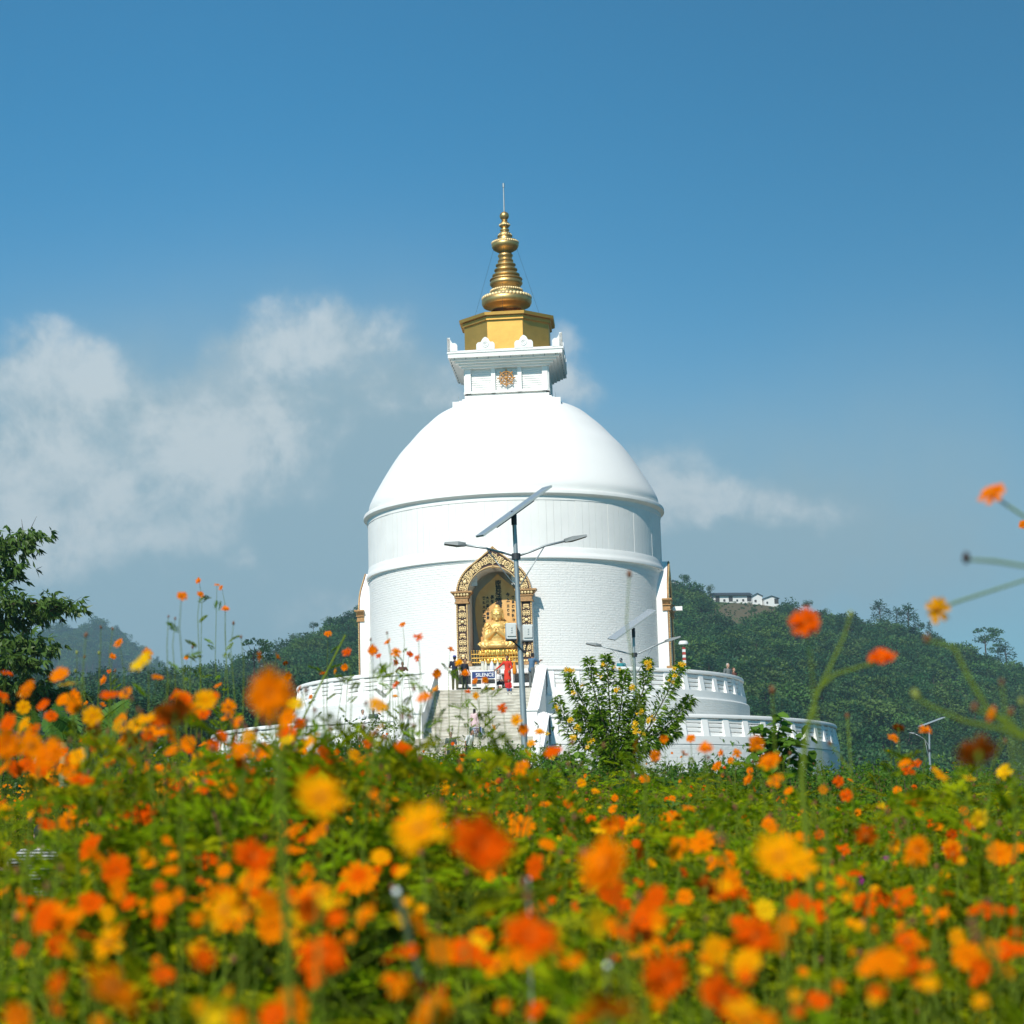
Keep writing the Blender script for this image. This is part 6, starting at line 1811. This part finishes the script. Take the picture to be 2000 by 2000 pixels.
# tall sprays that stand out against the pagoda and the hills
for (px, Y, top) in [(300, 4.2, 1395), (335, 4.6, 1420), (270, 5, 1440), (420, 5, 1440), (480, 4.4, 1405), (520, 5.5, 1420), (575, 4.8, 1455), (640, 5, 1345), (655, 4.6, 1400), (690, 5.2, 1440), (700, 4.9, 1330), (760, 4.7, 1345), (600, 5.5, 1450), (395, 4.0, 1290), (440, 4.2, 1330),
                     (590, 5, 1425), (640, 5.2, 1385), (690, 5, 1405), (560, 5.2, 1455), (480, 5, 1435), (730, 5, 1430), (350, 4.6, 1360), (365, 5, 1400), (250, 4.6, 1400), (455, 4.8, 1380), (505, 4.9, 1400), (545, 5, 1430), (600, 4.6, 1400), (625, 5.1, 1385), (655, 5.2, 1370), (675, 4.6, 1390), (720, 4.9, 1380), (745, 5.2, 1400), (775, 4.8, 1390), (385, 4.5, 1340), (400, 4.7, 1300), (375, 5, 1310), (1095, 5, 1470), (1300, 5.2, 1480), (1450, 5, 1480), (1700, 5, 1500), (1850, 5.4, 1480), (1950, 4.8, 1500), (230, 5.8, 1470), (310, 5.5, 1410), (340, 5.8, 1430), (290, 6, 1440), (200, 5.6, 1430), (150, 5.8, 1450), (110, 6.2, 1460), (430, 5.8, 1425), (530, 5.6, 1440)]:
    put(px, Y, top)
fo = scatter('cosmos_foliage', pts, rot, scl, ix, T_pl); tag(fo, 'feathery green cosmos stems and leaves filling the whole foreground field', 'foliage', kind='stuff')

# --- the flowers one can tell apart: px, py, apparent width, colour
FL = """60,1458,62,o 63,1454,50,o 98,1480,69,o 129,1499,29,o 159,1527,51,d 71,1529,33,a 152,1474,22,d 163,1446,22,d 183,1427,40,b 248,1428,18,o 292,1443,22,a 299,1451,25,o 250,1491,40,o 284,1505,22,o 62,1418,18,o 379,1407,18,d 15,1455,62,o
83,1567,33,o 217,1545,40,b 304,1534,25,a 335,1587,29,y 297,1601,22,o 348,1550,22,o 399,1563,25,o 458,1456,16,d 489,1462,25,d 438,1491,18,o 504,1487,20,d 533,1476,18,d 643,1471,36,o 627,1560,108,a 685,1577,25,d 679,1603,24,a
225,1597,18,o 192,1652,18,o 284,1655,15,d 279,1686,24,o 319,1684,27,o 337,1681,18,o 274,1713,24,d 56,1648,22,d 14,1651,25,d 105,1695,16,d 40,1741,22,o 67,1766,43,d 85,1797,29,r 127,1757,22,o 10,1738,43,a 43,1856,43,d 114,1846,51,d 141,1837,22,d
214,1845,80,a 214,1932,138,o 112,1971,29,d 304,1969,36,d 306,1878,29,o 36,1987,72,o 460,1636,25,d 493,1675,80,d 442,1780,90,a 480,1768,60,o 533,1777,40,r 609,1748,65,o 580,1827,54,a 630,1867,94,d 572,1965,90,o 536,1987,72,d 447,1940,18,a 388,1965,40,a 337,1918,25,b 393,1835,18,a 355,1759,29,d 330,1728,18,d 389,1708,18,o
822,1622,118,a 936,1650,122,d 1186,1690,118,o 1193,1612,40,o 900,1503,29,o 958,1505,18,d 989,1503,25,o 1018,1498,40,o 1025,1523,25,b 976,1527,22,d 934,1534,25,d 954,1536,18,d 873,1543,25,a 904,1474,20,o 1009,1407,29,a 1023,1424,29,o 1054,1431,25,a 1038,1453,22,a 1030,1471,22,a 1063,1572,25,o 1034,1581,22,d 971,1587,20,d 1003,1597,25,o
1052,1616,18,d 1063,1601,13,a 1136,1529,22,a 1163,1547,22,a 1123,1550,18,o 1172,1574,16,y 1097,1636,25,y 1201,1559,18,o 1242,1549,16,o 1313,1559,18,o 1259,1523,24,o 1279,1476,29,o 1241,1458,33,o 1297,1443,22,o 1335,1474,25,o 1326,1650,43,o 1309,1661,47,a 1335,1704,29,d 1217,1773,42,d 1248,1828,65,b 904,1864,83,d 1034,1831,108,d
1088,1871,54,o 976,1889,65,a 1203,1875,22,d 1302,1907,94,d 864,1936,33,d 817,1936,65,b 853,1980,40,y 983,1965,22,o 1186,1988,138,o 1132,1994,54,o 679,1603,22,y 728,1503,13,y 688,1578,25,o 1016,1748,25,a 1052,1733,15,o 1139,1719,22,a 1072,1654,18,o 1092,1712,18,a 1128,1780,16,o 722,1451,29,d 719,1483,33,o 780,1480,15,o 748,1440,18,a 817,1491,40,b 1096,1737,18,o 965,1420,15,a 681,1722,16,d 985,1710,12,d
1524,1675,100,a 1566,1690,68,a 1478,1451,36,o 1378,1463,36,o 1336,1474,25,o 1409,1471,18,o 1439,1471,22,o 1427,1485,18,o 1401,1496,25,o 1349,1442,22,o 1503,1487,47,o 1514,1523,40,o 1465,1505,18,o 1472,1541,18,o 1463,1523,29,o 1367,1521,14,o 1313,1559,16,o 1345,1578,33,o 1755,1422,29,b 1744,1442,29,o 1807,1429,33,o 1909,1474,87,b 1775,1507,33,d 1789,1492,29,d 1891,1521,36,y 1963,1509,36,y 1912,1599,42,y 1965,1563,16,a 1639,1527,27,d 1655,1554,31,d 1724,1581,33,y 1782,1565,36,d 1795,1588,22,o 1753,1594,16,o 1744,1614,18,d 1860,1630,27,d 1820,1616,22,d 1503,1610,36,o 1517,1617,25,d 1405,1645,29,o 1378,1623,18,o 1420,1677,40,o 1601,1630,25,d 1691,1632,51,d 1648,1659,33,d 1793,1661,65,o 1862,1668,43,d 1744,1650,36,a 1749,1688,22,o 1626,1697,22,d 1338,1706,31,d 1378,1737,54,b 1845,1708,25,a 1974,1719,18,a 1767,1751,47,d 1691,1766,54,d 1706,1737,29,a 1624,1757,25,d 1662,1802,25,a 1586,1817,27,d 1709,1815,24,o 1478,1828,80,d 1648,1838,40,y 1666,1860,29,a 1771,1838,54,d 1778,1882,54,d 1720,1875,47,d 1811,1889,40,o 1869,1831,40,a 1916,1889,51,d 1963,1857,58,d 1985,1824,36,d 1409,1951,94,d 1322,1904,72,d 1398,1882,33,o 1405,1846,25,y 1376,1900,22,y 1637,1927,31,o 1709,1951,34,y 1561,1976,40,d 1503,1983,65,o 1459,1987,65,o 1916,1958,18,a 1930,1788,22,d 1981,1780,29,d 1836,1791,54,o 1851,1748,36,o 1322,1855,13,o 1343,1849,13,o 1818,1737,18,a 1795,1922,18,o
388,1135,16,o 391,1161,20,o 424,1142,15,o 432,1148,14,o 440,1190,22,o 640,1238,19,o 510,1281,27,o 541,1284,21,o 678,1274,24,d 529,1356,100,o 561,1321,22,o 586,1346,20,o 426,1339,21,o 446,1381,35,o 631,1317,20,o 656,1311,17,a 674,1304,17,o 786,1220,16,o 817,1244,25,d 728,1271,27,o 758,1255,20,o 773,1274,24,o 800,1278,17,d 815,1285,20,d 773,1294,17,d 740,1281,15,d 774,1338,22,d 607,1361,12,o 558,1296,14,b
853,1316,24,o 852,1348,24,a 897,1295,20,a 909,1316,21,o 928,1330,17,o 947,1328,18,o 914,1351,15,d 930,1359,18,a 951,1346,12,a 961,1347,12,a 772,1361,16,a 981,1383,24,d 880,1270,17,o 818,1246,21,o
355,1164,28,o 390,1159,20,o 232,1256,25,o 220,1283,19,o 287,1277,28,o 203,1329,22,o 213,1311,12,d 364,1284,13,o 13,1317,29,d 54,1346,46,o 10,1368,32,o 145,1361,32,o 168,1374,13,o 200,1378,17,o 249,1427,17,o 340,1396,76,b 355,1372,30,o
1575,1216,62,d 1831,1190,58,a 1722,1288,72,d 1938,965,60,o 1998,1024,22,o"""
BD = """1508,1348,20,b 1810,1247,22,b 1887,1089,27,s 1956,1332,15,b 1903,1381,22,b 1975,1390,20,b 1995,1370,20,g 1788,1356,26,g 1661,1200,17,g 1936,1395,24,o 168,1240,13,b 197,1225,8,b 220,1228,8,b 165,1283,9,b 193,1275,9,g 150,1274,9,g 147,1310,9,g 225,1310,9,b 329,1204,7,b 342,1208,7,b 456,1217,9,b 471,1244,8,b 756,1236,7,b 724,1249,8,b 1229,1121,17,b 376,1264,8,b"""
VIA = {(1938, 965): [(1972, 990), (2040, 1035), (2110, 1300)], (1998, 1024): [(2030, 1040), (2110, 1300)], (1831, 1190): [(1868, 1176), (2005, 1132), (2110, 1320)], (1887, 1089): [(1940, 1096), (2015, 1108), (2110, 1300)],
       (1722, 1288): [(1688, 1300), (1630, 1318), (1600, 1345), (1575, 1425), (1565, 1520)], (1661, 1200): [(1648, 1245), (1618, 1310), (1598, 1350), (1577, 1425), (1567, 1520)], (1788, 1356): [(1815, 1378), (1880, 1408), (1960, 1425), (2015, 1450)],
       (1810, 1247): [(1862, 1262), (1890, 1320), (1925, 1380), (2015, 1445)], (1936, 1395): [(1960, 1410), (2015, 1448)], (1903, 1381): [(1940, 1400), (2015, 1446)], (529, 1356): [(540, 1420), (548, 1520)]}
ANCH = [((60, 1210), 'the left-edge tree'), ((190, 1400), 'the banana plants'), ((82, 1660), 'the striped-shirt person'), ((470, 1470), 'the left end of the lower terrace'), ((620, 1300), 'the left end of the upper terrace'),
        ((390, 1150), 'the highest sprig at left'), ((760, 1240), 'the left foot of the drum'), ((945, 1317), 'the SILENCE sign'), ((900, 1420), 'the stone stairs'), ((1200, 1420), 'the yellow-flowered shrub'), ((1015, 1420), 'the tall lamp foot'),
        ((1520, 1440), 'the rounded-leaf climber'), ((1600, 1470), 'the right end of the lower terrace'), ((1815, 1440), 'the small right-hand lamp'), ((1925, 1250), 'the umbrella-shaped tree'), ((1430, 1165), 'the white ridge houses'),
        ((795, 1820), 'the leaning metal stake'), ((1036, 1850), 'the tall upright stake'), ((1187, 1915), 'the short upright stake'), ((20, 1980), 'the bottom left corner'), ((1980, 1980), 'the bottom right corner'), ((1985, 1620), 'the right picture edge'),
        ((560, 1990), 'the bottom edge left of centre'), ((1480, 1990), 'the bottom edge right of centre'), ((820, 1620), 'the big amber and deep orange pair'), ((1540, 1680), 'the big blurred amber pair'), ((640, 1560), 'the big amber bloom below the left terrace'), ((1300, 1600), 'the field middle right of the vine mound')]
ORD = ['', 'second ', 'third ', 'fourth ', 'fifth ', 'sixth ', 'seventh ', 'eighth ', 'ninth ', 'tenth ', 'eleventh ', 'twelfth ', 'thirteenth ', 'fourteenth ', 'fifteenth ', 'sixteenth ', 'seventeenth ', 'eighteenth ', 'nineteenth ', 'twentieth ', 'twenty-first ', 'twenty-second ', 'twenty-third ', 'twenty-fourth ', 'twenty-fifth ']
items = []
seen = set()
for src, kind in ((FL, 'f'), (BD, 'n')):
    for tok in src.split():
        a, b, w, c = tok.split(','); a, b, w = int(a), int(b), float(w)
        if kind == 'f': w *= 1.24 if w > 60 else (1.18 if w > 34 else 1.10)
        if kind == 'f' and any(abs(a - x) < 4 and abs(b - y) < 4 for x, y in seen): continue
        seen.add((a, b)); items.append([a, b, w, c, kind])
BN = {'b': 'closed rusty bud', 's': 'dark seed head', 'g': 'green-yellow bud', 'o': 'closed orange bud'}
grp = {}
for it in items:
    a = min(ANCH, key=lambda q: math.hypot(q[0][0] - it[0], q[0][1] - it[1])); it.append(a)
    grp.setdefault((a[1], it[3], it[4]), []).append(it)
for (an, c, kind), L_ in grp.items():
    L_.sort(key=lambda it: math.hypot(it[5][0][0] - it[0], it[5][0][1] - it[1]))
    for i, it in enumerate(L_):
        nm = (PC[c][0] + ' cosmos bloom') if kind == 'f' else BN[c]
        size = ''
        it.append('%snearest %s%s to %s' % (ORD[i], size, nm, an))
frng = random.Random(5); nrg = np.random.default_rng(8)
for (px, py, w, c, kind, an, lab) in items:
    S_ = frng.uniform(.046, .058) if kind == 'f' else .0115
    if kind == 'n': Y = max(2.2, min(9, F * .016 / w * 1.35))
    else: Y = max(1.45, min(24, F * (S_ + .0085) / w))
    if kind == 'f' and py > 1520 and (px, py) not in VIA:              # as deep in the field as the leaves let one look
        Yv = float(np.interp(py, [1520, 1575, 1650, 1740, 1840, 1930, 2000], [16, 9.5, 6.2, 4.3, 3.0, 2.2, 1.8]))
        if Yv < Y: Y = Yv; S_ = max(.018, w * Y / F - .0085)
    if (px, py) in ((1661, 1200),): Y = 3.5
    if (px, py) == (1722, 1288): Y = 3.5
    if px > 1750 and py < 1460 and kind == 'n': Y = 2.9
    head = P(px, py, Y)
    up_via = VIA.get((px, py))
    gx0 = head.x + frng.uniform(-.10, .10); gy0 = Y + frng.uniform(-.08, .12)
    if up_via: e = P(*up_via[-1], Y); gx0, gy0 = e.x + .05, Y + .05
    g0 = gz(gx0, gy0)
    t = thing('cosmos_flower' if kind == 'f' else 'cosmos_bud', lab, 'flower' if kind == 'f' else 'flower bud', (gx0, gy0, g0), 0, 'cosmos flowers of the field' if kind == 'f' else 'cosmos buds of the field')
    O = Vector((gx0, gy0, g0)); hl = head - O
    # flowers turn to the sun behind the viewer's left shoulder, more or less
    n = Vector((-.30 + frng.gauss(0, .55), -.75 + frng.gauss(0, .45), .55 + frng.gauss(0, .5))).normalized()
    if (px, py) in ((1831, 1190), (1938, 965)): n = Vector((-.55, -.6, -.15 if py > 1000 else .6)).normalized()
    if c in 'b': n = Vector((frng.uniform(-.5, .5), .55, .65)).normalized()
    if kind == 'f':
        q = n.to_track_quat('Z', 'Y').to_euler(); dia = S_
        var = frng.choice((0, 1, 1, 2, 3, 0)) if w < 90 else frng.choice((0, 1))
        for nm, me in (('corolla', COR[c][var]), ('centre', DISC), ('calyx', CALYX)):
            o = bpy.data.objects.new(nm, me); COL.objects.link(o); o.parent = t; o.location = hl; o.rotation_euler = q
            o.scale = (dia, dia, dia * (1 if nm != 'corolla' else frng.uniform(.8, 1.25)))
    else:
        o = bpy.data.objects.new('bud', BUD); COL.objects.link(o); o.parent = t; o.location = hl; k = w / F * Y * .8; o.scale = (k, k, k * 1.15); o.rotation_euler = (frng.uniform(-.4, .4), frng.uniform(-.4, .4), 0)
        if c == 'g': o.material_slots[0].link = 'OBJECT'; o.material_slots[0].material = M_gbud
        if c == 's': o.material_slots[0].link = 'OBJECT'; o.material_slots[0].material = M_seed
        if c == 'o': o.material_slots[0].link = 'OBJECT'; o.material_slots[0].material = M_pet['o']; o.scale = (k, k, k * 1.7)
    nk = hl - (n if kind == 'f' else Vector((0, 0, 1))) * (.006 if kind == 'f' else .003)
    if up_via: path = [Vector((0, 0, -.02))] + [P(x, y, Y) - O for x, y in reversed(up_via)] + [nk]
    else:
        b_ = nk - n * .03 - Vector((0, 0, .10))
        sx_ = frng.uniform(-.05, .05); path = [Vector((0, 0, -.02)), Vector((hl.x * .25 + sx_, hl.y * .25, hl.z * .35)), Vector((hl.x * .6 - sx_ * .6, hl.y * .6, hl.z * .62)), Vector((hl.x * .85 + sx_ * .5, hl.y * .85, hl.z * .80)), Vector((b_.x, b_.y, min(b_.z, hl.z - .06))), nk]
    m = MB(); m.tube(path, list(np.linspace(.0034, .0011, len(path))) if not up_via else list(np.linspace(.0042, .0018, len(path))), 6, cap=False); so = m.build('stem', M_stem, t, smooth=True, recalc=False)
    if py < 1640 and kind == 'f' and w < 50 and not up_via:
        r = nrg; PP, DD, LL = [], [], []
        for k in range(5):
            u_ = r.uniform(.40, .82) * (len(path) - 1.001); i_ = int(u_); b0 = path[i_].lerp(path[i_ + 1], u_ - i_); a = r.uniform(0, 6.28)
            p, d, l = frond(r, np.array(b0), (math.cos(a), math.sin(a), r.uniform(.5, 1.6)), r.uniform(.07, .15), n=9); PP.append(p); DD.append(d); LL.append(l)
        npr = r; v, q = leaf_quads(np.concatenate(PP), np.concatenate(DD), np.concatenate(LL), .0055, bulge=.03)
        o = bpy.data.objects.new('leaves', np_mesh('leaves', v, q, M_fern)); COL.objects.link(o); o.parent = t

# --- the countless small ones
def small_bloom(name, seed, m):
    global npr
    r = random.Random(seed); parts = []
    for k in range(7):
        v, q = petal_np(r, .5, .40, .12 + r.uniform(-.1, .1), r.uniform(-.2, 0), 2 * PI * k / 7); parts.append((v, q, 0))
    v, q = tube_np([(0, 0, 0), (.1, .1, -2.5), (.1, .3, -6)], [.03, .03, .03], 3); parts.append((v, q, 1))
    v, q, mi = join_np(parts); return np_mesh(name, v, q, [m, M_stem], mi)
M_purple = mat('petal_purple', (.25, .02, .16), .6, trans=.3)
M_wpet = mat('petal_white', (.75, .75, .70), .6, trans=.3)
kinds_ = ['o', 'o', 'd', 'd', 'a', 'y', 'o', 'a']
T_bl = [template('b%d' % i, small_bloom('bloom_mesh', 300 + i, M_pet[k])) for i, k in enumerate(kinds_)] + [template('bp', small_bloom('bloom_mesh', 330, M_purple)), template('bw', small_bloom('bloom_mesh', 331, M_wpet))]
npr = np.random.default_rng(55)
pts, scl, ix, rot = [], [], [], []
def bloom(px, py, Y, k, s=None):
    p = P(px, py, Y); pts.append(p); s = s or npr.uniform(.038, .055); scl.append((s, s, s)); ix.append(k)
    n = Vector((-.25 + npr.normal() * .5, -.7 + npr.normal() * .4, .6 + npr.normal() * .4)).normalized(); rot.append(tuple(n.to_track_quat('Z', 'Y').to_euler()))
YV = lambda py: float(np.interp(py, [1440, 1520, 1575, 1650, 1740, 1840, 1930, 2000], [22, 14, 9.0, 6.0, 4.2, 3.0, 2.4, 2.0]))
def bloom_area(n, x0, x1, y0, y1, Ya, Yb, probs, s=None):
    for k in range(n):
        px, py = npr.uniform(x0, x1), npr.uniform(y0, y1)
        Y = npr.uniform(Ya, Yb) if Ya else YV(py) * (npr.uniform(.55, .92) if px < 820 else npr.uniform(.65, 1.05))
        p = P(px, py, Y)
        if p.z - gz(p.x, p.y) < .35: continue
        if px < 170 and 1615 < py < 1740 and Y < 21: continue
        w = npr.choice([20, 26, 36, 50, 68]) * npr.uniform(.8, 1.2) if not Ya else 0
        bloom(px, py, Y, npr.choice(10, p=probs), None if Ya else max(.016, w * Y / F - .004))
pa = np.array([3, 3, 3.2, 3.2, 1.5, .8, 3, 1.5, 0, 0]); pa /= pa.sum()
bloom_area(210, 0, 760, 1500, 1800, 0, 0, pa)
bloom_area(230, -20, 160, 1535, 1640, 26, 36, np.array([3, 3, .5, .5, 4, 1.5, 3, 4, 0, 0]) / 19.5)
bloom_area(150, 860, 1080, 1520, 1620, 12, 22, np.array([3, 2, .5, .5, 5, 2, 2, 5, 0, 0]) / 20)
bloom_area(80, 760, 1400, 1600, 1880, 0, 0, pa)
bloom_area(65, 1400, 2020, 1600, 1900, 0, 0, pa)
bloom_area(80, 380, 720, 1450, 1560, 6, 14, pa); bloom_area(60, -20, 640, 1390, 1510, 4, 8, pa); bloom_area(16, 0, 420, 1310, 1400, 4.5, 7, pa)
bloom_area(45, 0, 2000, 1780, 2000, 0, 0, pa)
bloom_area(16, 1110, 1160, 1650, 1780, 8, 10, np.eye(10)[8]); bloom_area(10, 1640, 1780, 1670, 1720, 8, 10, np.eye(10)[8]); pass
# blooms riding on the plants themselves
for (px, Y, top) in ptop:
    if Y < 3.4: continue
    far = Y > 10 and px > 1050
    for k in range(npr.poisson(.25 if far or px > 1300 else .75)):
        p = P(px + npr.normal() * 380 / Y, top + abs(npr.normal()) * 120 / Y ** .5 - 8, Y)
        if px < 170 and Y < 21 and 1615 < pix(p)[1] < 1740: continue
        bloom(*pix(p), Y + npr.normal() * .1, npr.choice(10, p=pa))
bl = scatter('cosmos_blooms', pts, rot, scl, ix, T_bl); tag(bl, 'countless small orange and yellow cosmos blooms scattered over the field', 'flowers', kind='stuff')

# stakes
def stake(label, p0, p1, Y, r, m):
    a, b = P(*p0, Y), P(*p1, Y + .15); d = (b - a).normalized(); z = gz(b.x, b.y); e = b + d * max(0, (b.z - z) / max(.2, -d.z) + .05)
    t = thing('metal_stake', label, 'stake', (e.x, e.y, z), 0, 'stakes in the flower field'); O = Vector((e.x, e.y, z))
    q = MB(); q.tube([e - O, a - O], r, 8); q.build('rod', m, t, smooth='auto')
    q = MB(); q.tube([a - O - (a - b).normalized() * .03, a - O + (a - b).normalized() * .004], r * 1.35, 8); q.build('cap', m, t)
M_stk = mat('stake_metal', (.62, .68, .66), .5, metal=.0, var=.2, vscale=20)
stake('leaning pale metal stake among the blurred blooms', (775, 1744), (822, 1914), 2.3, .0028, M_stk)
stake('tall thin upright stake right of the leaning one', (1032, 1722), (1040, 1998), 2.6, .0017, M_stk)
stake('short thin upright stake near the bottom of the field', (1186, 1886), (1188, 1950), 2.1, .0018, M_stk)
q = MB(); a = P(398, 1520, 4.2); b = P(442, 1668, 4.3); z = gz(b.x, b.y)
d = (b - a).normalized(); e = b + d * ((b.z - z) / -d.z)
q.tube([e, b, a], [.0045, .0042, .003], 7); o = q.build('dry_stalk', M_rstem, smooth=True); tag(o, 'reddish dry stalk leaning in front of the left terrace', 'stalk')
